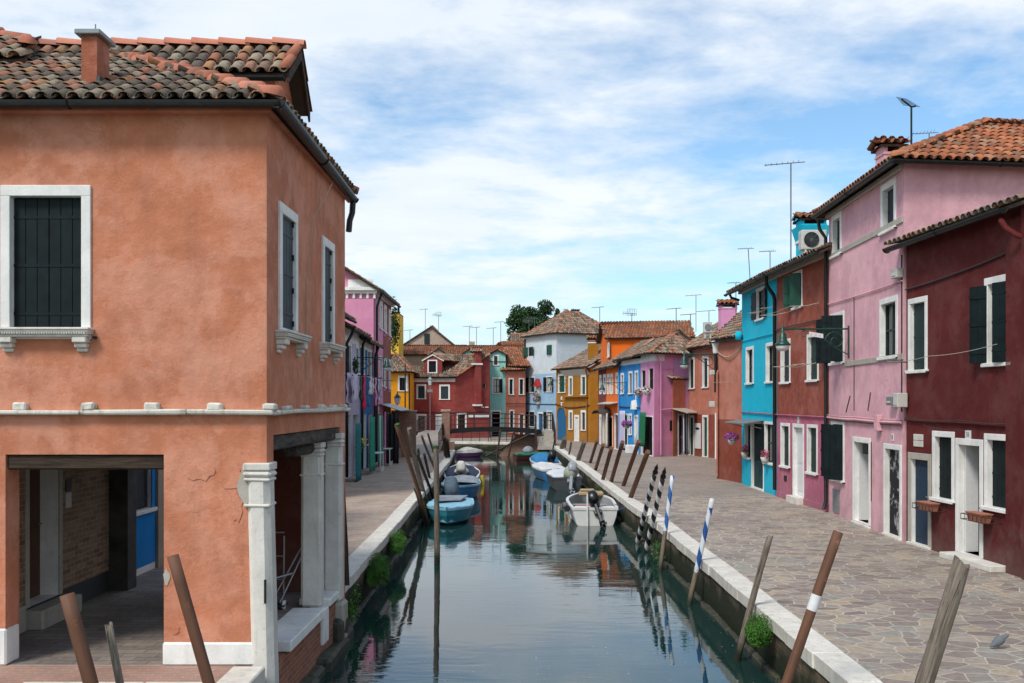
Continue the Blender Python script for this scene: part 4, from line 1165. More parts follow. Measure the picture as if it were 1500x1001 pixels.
# cement repair beside the capital and patches of rough, re-applied render
def patch_poly(fac, px, py, rx, ry, name, mat, th=.012, n=16, seed=0):
    random.seed(100+seed); u = fac.u(px); z = fac.z(u, py); k = fac.a.y/F; mb = MB()
    pts = [fac.pt(u+rx*k*math.cos(2*PI*i/n)*U(.7, 1.15), th, z+ry*k*math.sin(2*PI*i/n)*U(.7, 1.15)) for i in range(n)]
    mb.slab(pts, fac.n, th+.003); o = mb.build(name, mat, root); return o
patch_poly(gp_front, 359, 712, 13, 26, 'cement_patch', M['oldstone'], .012, seed=1)
for i, (px, py, rx, ry) in enumerate(((292, 690, 22, 14), (338, 700, 20, 22), (256, 922, 7, 9), (346, 742, 10, 22))): patch_poly(gp_front, px, py, rx, ry, 'rough_patch', M['salmon'], .009, seed=5+i)
patch_poly(gp_front, 244, 845, 5, 12, 'cement_patch', M['oldstone'], .008, seed=3)
for (px0, ys) in ((433, (348, 385, 415, 478)), (487.5, (372, 402, 440, 488))):
    mb = MB(); u = sf.u(px0)
    for k in range(4): z = 3.98+k*.42; sf.box(mb, u-.30, u-.12, -.055, -.035, z, z+.03); sf.box(mb, u-.135, u-.115, -.06, .01, z-.02, z+.05)
    mb.build('strap_hinges', M['iron'], root)
# ================================================================== right bank
def row_house(name, label, foot, zt, bands, ops, back=7, mats=None, side_bands=None, group=None, zt1=None):
    """foot: facade far corner, near corner (canal side). adds plain sides"""
    P0, P1 = foot[0], foot[1]
    if len(foot) == 2:
        f = Fac(P0, P1); n = -f.n
        P2 = (P1[0]+n.x*back, P1[1]+n.y*back); P3 = (P0[0]+n.x*back, P0[1]+n.y*back)
    else: P2, P3 = foot[2], foot[3]
    c = [P0, P1, P2, P3]
    H = House(name, label, 'house', ((P0[0]+P2[0])/2, (P0[1]+P2[1])/2, 0), mats=mats or (bands[0][1], 'white'), group=group)
    H.c = c; H.zt = zt
    H.fac = H.face(P0, P1, zt, zt1, ops, bands)
    sb = side_bands or bands
    H.face(P1, P2, zt, zt, (), sb); H.face(P2, P3, zt, zt, (), sb); H.face(P3, P0, zt, zt, (), sb)
    return H
def gable_tris(H, e, z, h):
    """fill the two gable triangles of quad_roof(kind='gable') over corners c"""
    c = H.c
    m12 = ((c[1][0]+c[2][0])/2, (c[1][1]+c[2][1])/2); m30 = ((c[3][0]+c[0][0])/2, (c[3][1]+c[0][1])/2)
    H.tri(V(*c[1], z), V(*c[2], z), V(*m12, z+h-.03)); H.tri(V(*c[3], z), V(*c[0], z), V(*m30, z+h-.03))
def eave_gutter(H, E, ext=.0, r=.065):
    f = Fac(E[0][:2], E[1][:2])
    gutter(H.root, f.pt(-ext, .07, E[0].z-.02), f.pt(f.L+ext, .07, E[1].z-.02), r)

M['nightdoor'] = plain('dark_blue_door', (.008, .03, .06, 1), .6, var=.3)
M['peelingdoor'] = stucco('peeling_door', (.40, .39, .37, 1), .6, .5, .0, peel=(.02, .02, .022, 1), peelamt=.75)
# --- dark red house, nearest on the right
H = row_house('red_house', 'dark red house nearest on the right with white framed windows and terracotta flower boxes',
    [(8.46, 21.35), (8.80, 16.95), (16.5, 17.4), (16.5, 21.8)], 6.42, [(-9, 'maroon')],
    [O(1442.9, 1484.4, 404, 537, 'open', fw=.11, sm='shutter_black', ang=(150, 15), curtain=True, louvre=False),
     O(1331, 1359, 436, 547, 'shut', sm='shutter_dkgreen', fw=.10),
     O(1366.4, 1398.7, 632, 736, 'shut', sm='shutter_black', fw=.10, dep=.13),
     O(1400.6, 1440.4, 643, 818, 'door_open', fw=.11, dm='whitedoor', zs=.12),
     O(1442.6, 1481, 636, 750, 'shut', sm='shutter_black', fw=.10, dep=.13),
     O(1331, 1364.5, 664, 798, 'door', dm='nightdoor', fw=.12, frame='oldstone', dep=.13)])
fac = H.fac
H.mb.box(8.66, 16, 12.5, 16.93, -.2, 6.5, 0)
H.done()
r, E, a, b = quad_roof(H.root, H.c, 6.42, .95, 'gable', .30, ('tile_mix', 'underlay', 'tile_ridge'), near=True)
gutter(H.root, V(8.46-.33, 21.6, E[0].z-.04), V(8.8-.40, 17.05, E[1].z-.04), .085)
pipe(H.root, [V(8.42, 17.15, 6.15), V(8.45, 17.05, 6.0), V(8.62, 16.98, 5.85), V(8.72, 16.9, 5.8)], .05, 'maroon')
for px, py, s_ in ((1418.8, 637, '31'),): number_plate(fac, px, py, s_, H.root, .2, .16)
mb = MB(); u = fac.u(1346)
for k, zz in enumerate((fac.z(u, 640.5), fac.z(u, 650))): fac.box(mb, u-.2, u+.2, 0, .02, zz-.065, zz+.06, b=.004)
pl = mb.build('plaque', M['istria'], H.root)
for k, zz in enumerate((fac.z(u, 640.5), fac.z(u, 650))):
    text_mesh('I 1 0 II'[0:0]+'||| |||', .085, fac.pt(u, .022, zz), fac, M['iron'], pl, 'engraving') if False else None
mb = MB()   # incised strokes on the two plaques
for zz in (fac.z(u, 640.5), fac.z(u, 650)):
    for k in range(7):
        q = u-.15+k*.05; fac.box(mb, q, q+.012+.012*(k % 2), .0202, .022, zz-.035+.01*(k % 3), zz+.03-.01*((k+1) % 2))
mb.build('engraving', M['boxgrey'], pl)
cable(H.root, [fac.pt(0.02, .03, fac.zpx(1330, 424)), fac.pt(fac.u(1420), .03, fac.zpx(1420, 394)), fac.pt(fac.L, .03, fac.zpx(1498, 358))], .018, 'cable', sag=.02)
cable(H.root, [fac.pt(.02, .04, 2.64), fac.pt(fac.L*.5, .04, 2.62), fac.pt(fac.L, .04, 2.6)], .025, 'maroon', sag=.01)
cable(H.root, [fac.pt(.05, .05, 2.68), fac.pt(fac.L*.5, .05, 2.66), fac.pt(fac.L, .05, 2.64)], .012, 'cable', sag=.03)
cable(H.root, [fac.pt(.1, .5, 3.88), fac.pt(2.0, .55, 3.9), fac.pt(4.3, .5, 4.0)], .006, 'rope', sag=.04, name='clothes_line')
cable(H.root, [fac.pt(.1, .0, 3.86), fac.pt(.1, .52, 3.88)], .012, 'cable', name='line_bracket')
cable(H.root, [fac.pt(fac.u(1366), .2, 2.55), fac.pt(fac.u(1440), .2, 2.5)], .005, 'cable', sag=.05, name='curtain_wire')
mb = MB(); fac.box(mb, fac.u(1399), fac.u(1476), -.1, .32, .0, .11, b=.01); mb.build('door_step', M['istria'], H.root)
mb = MB(); fac.box(mb, fac.u(1478.5), fac.L+.01, 0, .07, -.2, 6.2); mb.build('pilaster', M['maroon'], H.root)
mb = MB(); fac.box(mb, .01, fac.L-.3, .0, .012, .0, .0 + .02); mb.build('foot', M['maroon'], H.root)
def flower_box(label, fac, px, py, L_=.55):
    u = fac.u(px); z = fac.z(u, py); t = thing('flower_box', label, 'flower box', fac.pt(u, .18, z-.1), 0, 'empty terracotta flower boxes under the sills')
    mb = MB(); vs = []
    for (k, zz) in ((.8, 0), (1, .17)):
        for (q, w_) in ((-L_/2*k, .18-.10*k), (L_/2*k, .18-.10*k), (L_/2*k, .18+.10*k), (-L_/2*k, .18+.10*k)): vs.append(fac.pt(u+q, w_, z-.1+zz))
    mb.raw(vs, [(0, 1, 5, 4), (1, 2, 6, 5), (2, 3, 7, 6), (3, 0, 4, 7), (3, 2, 1, 0)]); fac.box(mb, u-L_/2*.96, u+L_/2*.96, .09, .27, z+.03, z+.035)
    fac.box(mb, u-L_/2-.01, u+L_/2+.01, .07, .29, z+.055, z+.075)
    mb.build('pot', M['terracotta'], t)
    r_ = MB()
    for zz in (z-.08, z+.02): r_.tube([fac.pt(u-L_*.75, .0, zz), fac.pt(u-L_*.75, .3, zz), fac.pt(u+L_*.75, .3, zz), fac.pt(u+L_*.75, .0, zz)], .007, 5)
    for k in range(7): r_.tube([fac.pt(u-L_*.75+k*L_*.25, .3, z-.08), fac.pt(u-L_*.75+k*L_*.25, .3, z+.02)], .006, 4)
    r_.build('bracket_rail', M['iron'], t)
flower_box('terracotta flower box under the left ground window of the dark red house', fac, 1372, 741)
flower_box('terracotta flower box under the right ground window of the dark red house', fac, 1448, 757)

# --- pink house
Pf, Pn = (8.66, 27.2), (8.44, 21.45)
H = row_house('pink_house', 'tall faded pink house with a hipped roof and black shutters, second on the right',
    [Pf, Pn, (17.5, 22.6), (17.5, 28.2)], 8.2, [(-9, 'pink_old')],
    [O(1290.8, 1313, 266, 341, 'shut', sm='shutter_navy', fw=.13, dep=.15),
     O(1218.8, 1233.2, 313, 377, 'shut', sm='shutter_navy', fw=.13, dep=.15),
     O(1289, 1315.3, 436, 527, 'glass', fw=.11, dep=.13, curtain=False, pane='glass'),
     O(1217, 1237, 458, 535, 'open', fw=.09, sm='shutter_black', ang=(150, 60)),
     O(1218, 1237, 616, 706, 'open', fw=.09, sm='shutter_black', ang=(163, 50), sill=True),
     O(1249.6, 1275.4, 641, 768, 'door_open', fw=.11, dm='whitedoor', zs=.06),
     O(1295, 1321, 651, 790, 'door', fw=.10, dm='peelingdoor', dep=.13)],
    side_bands=[(-9, 'pink_old')])
fac = H.fac
H.done()
ph = .49; ze = 8.27; ov = .3
c = expand(H.c, ov); E = [V(p.x, p.y, ze-.1) for p in c]
hw = (H.c[0][1]-H.c[1][1])/2
yr = (E[0].y+E[1].y)/2; rz = ze+ph*3.1
A = V(E[0].x+3.15, yr, rz); B = V(17.8, yr+.9, rz)
E0, E1, E2, E3 = E
roof_obj(H.root, [[E0, E1, A], [E1, E2, B, A], [E3, E0, A, B]], [(E1, A), (E0, A), (A, B)], ('tile_orange', 'underlay', 'tile_orange'), near=True)
gutter(H.root, V(E0.x-.06, E0.y+.05, E0.z-.03), V(E1.x-.06, E1.y-.06, E1.z-.03), .075)
gutter(H.root, V(E1.x-.08, E1.y-.06, E1.z-.03), V(E2.x, E2.y-.06, E1.z-.03), .075)
mb = MB(); fac.box(mb, -.02, fac.L+.02, 0, .10, 8.03, 8.14, b=.01); mb.build('eave_moulding', M['oldstone'], H.root)
for pz0, pz1, uu0, uu1 in ((fac.zpx(1260, 358), fac.zpx(1260, 350), 0, fac.L), (4.05-.12, 4.06, fac.u(1238), fac.L)):
    mb = MB(); fac.box(mb, uu0, uu1, 0, .03, pz0, pz1, b=.006); mb.build('string_course', M['oldstone'], H.root)
cable(H.root, [fac.pt(.02, .03, fac.zpx(1214, 446)), fac.pt(fac.L, .03, fac.zpx(1325, 411))], .015, 'pink_old', sag=.02)
cable(H.root, [fac.pt(fac.u(1252), .02, fac.zpx(1252, 434)), fac.pt(fac.u(1252), .02, 2.8)], .01, 'cable')
cable(H.root, [fac.pt(fac.u(1322), .02, 6.2), fac.pt(fac.u(1322), .02, 2.8)], .015, 'cable')
for zz, rr in ((2.60, .03), (2.66, .015), (2.545, .012)):
    cable(H.root, [fac.pt(.02, .05, zz), fac.pt(fac.L*.45, .05, zz-.02), fac.pt(fac.L-.02, .05, zz-.03)], rr, 'pink_old' if rr > .014 else 'cable', sag=.015)
pipe(H.root, [V(8.40, 27.3, 8.0), V(8.42, 27.25, 7.75), V(8.58, 27.22, 7.5), V(8.58, 27.22, .3), V(8.5, 27.15, .1)], .05)
number_plate(fac, 1260.8, 615, '7', H.root, .13, .15, 'pink_old'); number_plate(fac, 1308, 641, '8', H.root, .13, .17)
mb = MB(); u = fac.u(1225.5); fac.box(mb, u-.28, u+.28, .0, .03, fac.z(u, 751), fac.z(u, 717), b=.006); mb.build('meter_hatch', M['lamppale'], H.root)
mb = MB(); u = fac.u(1267); fac.box(mb, fac.u(1262), fac.u(1269), -.12, -.02, 1.75, 1.98, b=.006); mb.build('letter_box', M['iron'], H.root)
# rusty iron rods let into the wall
mb = MB()
for (a_, b_) in (((1246, 580), (1240, 604)), ((1276, 575), (1272, 602)), ((1277, 648), (1277, 734))):
    mb.tube([fac.pt(fac.u(a_[0]), .015, fac.zpx(*a_)), fac.pt(fac.u(b_[0]), .015, fac.zpx(*b_))], .012, 5)
mb.build('iron_rods', M['dooramber'], H.root)
mb = MB(); u = fac.u(1290); fac.box(mb, u-.12, u+.12, .0, .12, 2.35, 2.72, b=.01); mb.build('junction_box', M['pink_old'], H.root)
def wall_case(label, fac, x0, x1, y0, y1, mat='boxgrey', d=.16, root=None):
    ua, ub = sorted((fac.u(x0), fac.u(x1))); um = (ua+ub)/2; W_ = min(.36, ub-ua)
    mb = MB(); fac.box(mb, um-W_/2, um+W_/2, .0, d, fac.z(um, y1), fac.z(um, y0), b=.015)
    t = thing('meter_box', label, 'meter box', fac.pt(um, d/2, fac.z(um, y1))); mb.build('case', M[mat], t)
    m2 = MB(); fac.box(m2, um-W_*.3, um+W_*.3, d, d+.012, fac.z(um, y1)+.05, fac.z(um, y0)-.1, b=.004); m2.build('lid', M['acwhite'], t)
fm = Fac((8.44, 21.45), (8.46, 21.0))
wall_case('pale meter box high on the pink house wall beside the dark red house gutter', fac, 1313, 1326, 394, 408)
wall_case('cream meter box with cables between the pink and dark red houses', fac, 1323, 1330, 576, 597, d=.22)
wall_case('smaller grey box left of the cream meter box on the pink wall', fac, 1308, 1317, 581, 594, 'lamppale')
ch = chimney(H.root, 8.75, 9.2, 23.4, 23.95, 8.0, 8.9, 'pink_old', flare=False)

# --- rust red over magenta
H = row_house('rust_house', 'narrow house, rust red above and magenta below, with green shutters open at the top',
    [(8.49, 31.9), (8.66, 27.22)], 7.0, [(-9, 'magenta'), (2.60, 'rust')],
    [O(1162, 1175.7, 396, 453, 'open', fw=.08, sm='shutter_green', ang=(140, 40)),
     O(1144, 1158, 497, 563, 'shut', fw=.085, sm='shutter_navy', dep=.13), O(1182.5, 1199.4, 489, 560, 'shut', fw=.085, sm='shutter_dkgreen', dep=.13),
     O(1144, 1157.3, 620, 686, 'shut', fw=.085, sm='shutter_dkgreen', dep=.13), O(1182.5, 1198, 622, 696, 'shut', fw=.085, sm='shutter_dkgreen', dep=.13),
     O(1161.7, 1178, 621, 733, 'door', fw=.10, dm='whitedoor', zs=.2, dep=.135)])
fac = H.fac; H.done()
r, E, a, b = quad_roof(H.root, H.c, 7.22, 1.5, 'gable', .42)
eave_gutter(H, E, .1)
mb = MB(); fac.box(mb, 0, fac.L, 0, .14, 7.0, 7.12); fac.box(mb, 0, fac.L, 0, .30, 7.121, 7.2, b=.01); fac.box(mb, 0, fac.L, -.3, -.01, 7.0, 7.2); mb.build('cornice', M['oldstone'], H.root)
number_plate(fac, 1169.6, 615.5, '9', H.root, .16, .2)
pipe(H.root, [V(8.1, 31.7, 7.05), V(8.12, 31.75, 6.75), V(8.38, 31.9, 6.45), V(8.43, 31.95, 6.3), V(8.43, 31.95, .2)], .06)
cable(H.root, [fac.pt(0, .04, 2.62), fac.pt(fac.L, .04, 2.60)], .022, 'magenta'); cable(H.root, [fac.pt(0, .04, fac.zpx(1139, 483)), fac.pt(fac.L, .04, fac.zpx(1212, 466))], .018)
mb = MB(); fac.box(mb, fac.u(1149), fac.u(1152.5), 0, .02, fac.zpx(1151, 705), fac.zpx(1151, 697)); mb.build('vent', M['iron'], H.root)
mb = MB(); fac.box(mb, 0.01, fac.L-.05, 0.0, .03, 0, .18, b=.006); mb.build('foot', M['magenta'], H.root)
def rods(fac, u0, u1, z, out, root, name='clothes_rail'):
    mb = MB()
    for u in (u0, u1): mb.tube([fac.pt(u, 0, z+.1), fac.pt(u, out*.4, z+.02), fac.pt(u, out, z)], .012, 5)
    for w_ in (out*.55, out): mb.tube([fac.pt(u0, w_, z), fac.pt((u0+u1)/2, w_, z-.04), fac.pt(u1, w_, z)], .006, 5)
    return mb.build(name, M['rope'], root)
rods(fac, .9, 3.9, fac.zpx(1180, 452)-.05, .8, H.root); rods(fac, 2.6, 4.4, 4.05, .9, H.root)
# chimney of the turquoise house and the fan unit
# --- turquoise
H2 = row_house('turquoise_house', 'bright turquoise house with flower pots at its ground windows and a matching chimney',
    [(8.5, 36.8), (8.49, 31.92)], 7.0, [(-9, 'teal')],
    [O(1108, 1120, 421, 470, 'open', fw=.09, sm='shutter_navy', ang=(172, 172)),
     O(1093, 1104, 508, 564, 'glass', fw=.10, dep=.13), O(1122.3, 1134.5, 502, 562, 'glass', fw=.10, dep=.13),
     O(1091.7, 1100.6, 619, 673, 'glass', fw=.06, dep=.13), O(1101.2, 1119, 618, 720, 'door', fw=.06, dm='tealdoor', zs=.03),
     O(1119.8, 1134.5, 618, 681, 'left', fw=.08, dep=.13, sm='shutter_black', ang=(160, 160))])
M['tealdoor'] = plain('dark_teal_curtain', (.006, .045, .05, 1), .8, var=.4, nsc=4)
fac = H2.fac; H2.done()
r, E, a, b = quad_roof(H2.root, H2.c, 7.22, 1.5, 'gable', .42, near=False)
eave_gutter(H2, E, .1)
pipe(H2.root, [V(8.06, 36.9, 7.05), V(8.15, 37.0, 6.9), V(8.45, 37.0, 6.8)], .05)
mb = MB(); fac.box(mb, 0, fac.L, 0, .14, 7.0, 7.12); fac.box(mb, 0, fac.L, 0, .30, 7.121, 7.2, b=.01); fac.box(mb, 0, fac.L, -.3, -.01, 7.0, 7.2); mb.build('cornice', M['oldstone'], H2.root)
chimney(H2.root, 9.5, 10.3, 32.6, 33.3, 7.4, at(1180, 331, 33).z, 'teal', flare=True, trim=at(1180, 357, 33).z)
cable(H2.root, [fac.pt(0, .03, fac.zpx(1088, 500)), fac.pt(fac.L, .03, fac.zpx(1137, 488))], .016, 'teal'); cable(H2.root, [fac.pt(0, .04, 2.66), fac.pt(fac.L, .04, 2.62)], .02, 'magenta')
mb = MB(); u0, u1 = fac.u(1092), fac.u(1120); P = [fac.pt(u0-.1, .0, 2.42), fac.pt(u1, 0, 2.42), fac.pt(u1, .75, 2.30), fac.pt(u0-.1, .75, 2.30)]
mb.slab(P, V(0, 0, 1), .03); mb.tube([fac.pt(u0, 0, 2.1), fac.pt(u0, .7, 2.28)], .012, 5); mb.tube([fac.pt(u1-.1, 0, 2.1), fac.pt(u1-.1, .7, 2.28)], .012, 5)
mb.build('canopy', M['lamppale'], H2.root)
rods(fac, 3.0, 4.8, fac.zpx(1120, 458), .5, H2.root)
mb = MB(); mb.lathe([(.0, 0), (.13, 0), (.13, .3), (.0, .3)], (8.36, 36.7, fac.zpx(1088, 498)), 12); mb.build('alarm_box', M['teal'], H2.root)
t = thing('air_conditioner', 'cream fan unit on the roof beside the turquoise chimney', 'air conditioner', (9.2, 30.4, 7.55))
mb = MB(); mb.rbox(8.85, 9.62, 30.4, 30.75, 7.68, 8.28, b=.02); mb.box(8.95, 9.0, 30.4, 30.7, 7.5, 7.68); mb.box(9.45, 9.5, 30.4, 30.7, 7.6, 7.68)
for k in range(9): mb.box(8.842, 8.85, 30.43, 30.72, 7.75+k*.055, 7.78+k*.055)
mb.build('casing', M['acwhite'], t)
mb = MB(); Mx = Matrix.Rotation(PI/2, 3, 'X'); mb.lathe([(.02, 0), (.22, .0), (.23, .02), (.24, 0)], (9.15, 30.4, 7.98), 24, 0, Mx, False)
for k in range(5): mb.tube([V(9.15+.045*k*math.cos(q*PI/12)*1.0, 30.375, 7.98+.045*k*math.sin(q*PI/12)) for q in range(25)], .005, 4)
for k in range(8): mb.tube([V(9.15, 30.372, 7.98), V(9.15+.22*math.cos(k*PI/4), 30.372, 7.98+.22*math.sin(k*PI/4))], .005, 4)
mb.build('fan_grille', M['lamppale'], t)

# --- salmon brown house set back, with the block that juts out
P1, P2, P3, P4 = (8.56, 36.85), (8.1, 39.4), (11.0, 53.5), (10.0, 57.0)
H = House('salmon_house', 'salmon brown house with tall narrow green shuttered windows behind a jutting corner', 'house', (12, 45, 0), mats=('salmon2', 'white'))
H.c = None
bd = [(-9, 'brick_red'), (2.35, 'salmon2')]
fs = H.face((8.1, 39.4), (8.62, 36.84), 5.35, 5.5, (), bd)
H.face((8.62, 36.84), (16.5, 36.9), 5.5, 5.5, (), bd)
H.face((16.5, 36.9), (16.5, 57.5), 5.5, 5.9); H.face((16.5, 57.5), P4, 5.9, 6.0)
ff = H.face(P4, P3, 6.0, 6.05, [O(1009, 1017.5, 523, 570.5, 'shut', fw=.12, sm='shutter_dkgreen'), O(1029, 1038, 521.5, 569, 'shut', fw=.12, sm='shutter_dkgreen'),
    O(1009, 1017, 608.5, 670, 'door', fw=.12, dm='shutter_green', dep=.1), O(1029, 1037.6, 608, 670.4, 'door', fw=.12, dm='shutter_green', dep=.1)], bd)
H.face(P3, P2, 6.05, 5.35, (), bd)
H.done()
rz = 6.9
roof_obj(H.root, [[V(7.95, 39.5, 5.45), V(8.55, 36.6, 5.45), V(11.4, 37.0, rz), V(11.6, 46, rz)], [V(9.75, 57.2, 6.05), V(10.75, 53.3, 6.08), V(12.2, 54, 7.2), V(12.2, 57.5, 7.2)], [V(10.75, 53.4, 6.08), V(7.95, 39.4, 5.45), V(11.5, 39.4, rz), V(12.3, 54.4, 7.25)], [V(16.8, 37, 5.4), V(16.8, 57.5, 5.9), V(12.2, 57.5, 7.2), V(11.4, 37, rz)]],
    [(V(11.4, 37, rz), V(12.2, 54, 7.22)), (V(12.2, 54, 7.22), V(12.2, 57.5, 7.22))])
gutter(H.root, V(7.88, 39.5, 5.4), V(8.48, 36.6, 5.4), .06); gutter(H.root, V(9.7, 57.2, 6.0), V(10.68, 53.3, 6.0), .06)
mb = MB(); mb.lathe([(.11, 0), (.13, .1), (.13, .25), (.19, .42), (.19, .47), (.1, .5)], (8.06, 39.34, 4.95), 12); mb.build('cornice_end', M['white'], H.root)
pipe(H.root, [V(8.02, 39.2, 4.9), V(8.02, 39.2, 3.4)], .06); pipe(H.root, [V(8.06, 39.1, 4.2), V(8.06, 39.1, .1)], .04, 'salmon2')
mb = MB(); mb.tube([at(1049, 605, 39.2), at(1049, 672, 39.2)], .05, 8); mb.build('white_pipe', M['white'], H.root)
fj = Fac((7.95, 40.2), (8.1, 39.38))
t = thing('meter_box', 'white box under the eaves at the salmon brown corner', 'meter box', at(1047, 550, 39.2)); mb = MB(); mb.rbox(7.8, 8.12, 39.18, 39.36, at(1047, 550, 39.2).z, at(1047, 542.5, 39.2).z, b=.02); mb.build('case', M['acwhite'], t); mb = MB(); mb.box(7.83, 8.09, 39.168, 39.18, 4.12, 4.26); mb.build('lid', M['boxgrey'], t)
t = thing('meter_box', 'pale square box halfway up the salmon brown corner', 'meter box', at(1044, 597, 39.2)); mb = MB(); mb.rbox(7.78, 8.0, 39.18, 39.36, at(1044, 597, 39.2).z, at(1044, 588, 39.2).z, b=.02); mb.build('case', M['boxgrey'], t); mb = MB(); mb.box(7.8, 7.98, 39.168, 39.18, 2.84, 3.02); mb.build('lid', M['acwhite'], t)
cable(H.root, [fs.pt(.0, .03, 5.1), fs.pt(1.4, .1, 4.75), fs.pt(2.6, .03, 5.25)], .02, 'rope', sag=.1); cable(H.root, [fs.pt(.8, .5, 3.78), fs.pt(2.6, .5, 3.76)], .008, 'rope')
# poster
mb = MB(); u0, u1 = sorted((ff.u(1018.2), ff.u(1027))); z0, z1 = ff.z(u0, 657), ff.z(u0, 620); t = thing('poster_board', 'tall white notice board with a dark blue oval mark between the green doors', 'notice board', ff.pt((u0+u1)/2, .03, z0))
ff.box(mb, u0, u1, .01, .04, z0, z1, b=.004); mb.build('board', M['whitedoor'], t)
mb = MB(); um = (u0+u1)/2; mb.face([ff.pt(um+.34*(u1-u0)*math.cos(k*PI/8), .044, z1-.3+.07*math.sin(k*PI/8)) for k in range(16)]); mb.build('oval_mark', M['shutter_navy'], t)

# --- low salmon lean-to with striped curtains
H = House('salmon_annex', 'low salmon lean-to with a curtained door between the violet and the salmon brown houses', 'house', (9.5, 57, 0), mats=('salmon2', 'white'))
fa = H.face((9.0, 55.6), (10.5, 57.3), 4.35, 4.35, [O(993, 1004, 606, 668, 'door', fw=.09, dm='shutter_dkgreen')], [(-9, 'salmon2')])
H.face((10.5, 57.3), (10.2, 59), 4.35); H.face((10.2, 59), (8.9, 59), 4.35); H.face((8.9, 59), (9.0, 55.6), 4.35); H.done()
roof_obj(H.root, [[V(8.85, 55.4, 4.32), V(10.3, 57.0, 4.32), V(10.1, 58.2, 4.75), V(8.9, 57.2, 4.75)]], [], ('tile_mix', 'underlay', 'tile_ridge'))
mb = MB(); u0, u1 = fa.u(985), fa.u(1005); 
P = [fa.pt(u0, 0, fa.zpx(995, 598)), fa.pt(u1, 0, fa.zpx(995, 598)), fa.pt(u1, 1.0, 2.45), fa.pt(u0, 1.0, 2.45)]; mb.slab(P, V(0, 0, 1), .05); mb.build('canopy', M['oldstone'], H.root)
def drape(name, label, fac, u0, u1, w_, z0, z1, mats, folds=6, slant=0, amp=.05, parent=None):
    """hanging cloth with real folds"""
    mb = MB(); n = folds*6; rows = 8
    def p(i, j):
        t = i/n; k = j/rows
        return fac.pt(u0+(u1-u0)*t + slant*(1-k), w_+amp*math.sin(t*folds*2*PI)*(1.2-.5*k), z0+(z1-z0)*k)
    nm = len(mats)
    vs = [p(i, j) for j in range(rows+1) for i in range(n+1)]
    for i in range(n):
        for j in range(rows):
            a = j*(n+1)+i; mb.f.append((a, a+1, a+n+2, a+n+1)); mb.m.append((i//3) % nm); mb.sm.append(True)
    mb.v = vs
    o = mb.build(name, [m if not isinstance(m, str) else M[m] for m in mats], parent)
    sd_ = o.modifiers.new('thickness', 'SOLIDIFY'); sd_.thickness = .008
    if label: tag(o, label, 'curtain')
    return o
cw = plain('pale_cloth', (.55, .56, .58, 1), .9); cb_ = plain('blue_grey_cloth', (.12, .2, .25, 1), .9); cgr = plain('green_cloth', (.01, .14, .06, 1), .85, var=.3); ctn = plain('sand_cloth', (.45, .38, .28, 1), .9); ctl = plain('teal_cloth', (.01, .16, .17, 1), .85, var=.3); clil = plain('lilac_cloth', (.42, .38, .55, 1), .9); cgt = plain('turquoise_green_cloth', (.015, .25, .17, 1), .8, var=.3)
drape('door_curtain', 'blue, black and white striped door curtain under the small canopy of the salmon lean-to', fa, fa.u(989.5), fa.u(999), .5, .1, 2.35, [cw, cb_, 'iron'], 4)

# --- violet pink house
V0, V1 = (7.5, 58.0), (7.86, 55.0)
H = row_house('violet_house', 'violet pink house with black windows and flower boxes, beside the bright blue one', [V0, V1, (10.6, 57.2), (10.4, 62)], 5.75, [(-9, 'violet'), (5.32, 'white')],
    [O(939.5, 945.6, 542, 574, 'glass', fw=.03, pane='dark', frame=None), O(950, 957, 539, 572, 'glass', fw=.03, pane='dark', frame=None),
     O(939.5, 956.5, 609, 669.5, 'door', fw=.06, dm='dark', dep=.135, pane='dark')], side_bands=[(-9, 'violet')])
fac = H.fac; fside = Fac(V1, (10.6, 57.2)); H.done()
mb = MB(); fside.box(mb, fside.u(986), fside.L, .0, .02, 0, 5.6); mb.build('lilac_part', M['lilac'], H.root)
mb = MB(); fside.box(mb, 0, fside.u(973), .0, .025, 5.32, 5.72); mb.build('frieze', M['white'], H.root)
pipe(H.root, [fside.pt(.15, .1, 5.6), fside.pt(.45, .08, 5.1), fside.pt(.45, .08, .1)], .04, 'violet'); pipe(H.root, [fside.pt(.5, .08, 2.6), fside.pt(1.5, .08, 2.65)], .04, 'violet')
pipe(H.root, [fside.pt(.5, .04, 4.9), fside.pt(1.55, .04, 4.9), fside.pt(1.6, .04, 3.0)], .02, 'violet')
mb = MB(); fside.box(mb, fside.u(981), fside.u(988), 0, .03, fside.zpx(984, 631), fside.zpx(984, 616)); mb.build('hatch', M['iron'], H.root)
rzV = 7.0
e0, e1, e2, e3 = V(7.15, 58.2, 5.72), V(7.55, 54.6, 5.72), V(11.2, 56.9, 5.72), V(10.6, 62.4, 5.72)
A_, B_ = V(9.6, 58.0, rzV), V(9.75, 59.6, rzV)
roof_obj(H.root, [[e0, e1, A_, B_], [e1, e2, A_], [e3, e0, B_], [e2, e3, B_, A_]], [(e1, A_), (e0, B_), (A_, B_)], ('tile_mix', 'underlay', 'tile_orange'))
gutter(H.root, e0+V(-.06, 0, 0), e1+V(-.06, -.05, 0), .05); gutter(H.root, e1+V(0, -.07, 0), e2+V(0, -.06, 0), .05)
drape('door_curtain', 'green curtain drawn aside in the dark doorway of the violet house', fac, fac.u(944), fac.u(952), .25, .5, 2.45, [cgr], 3, slant=-.3)
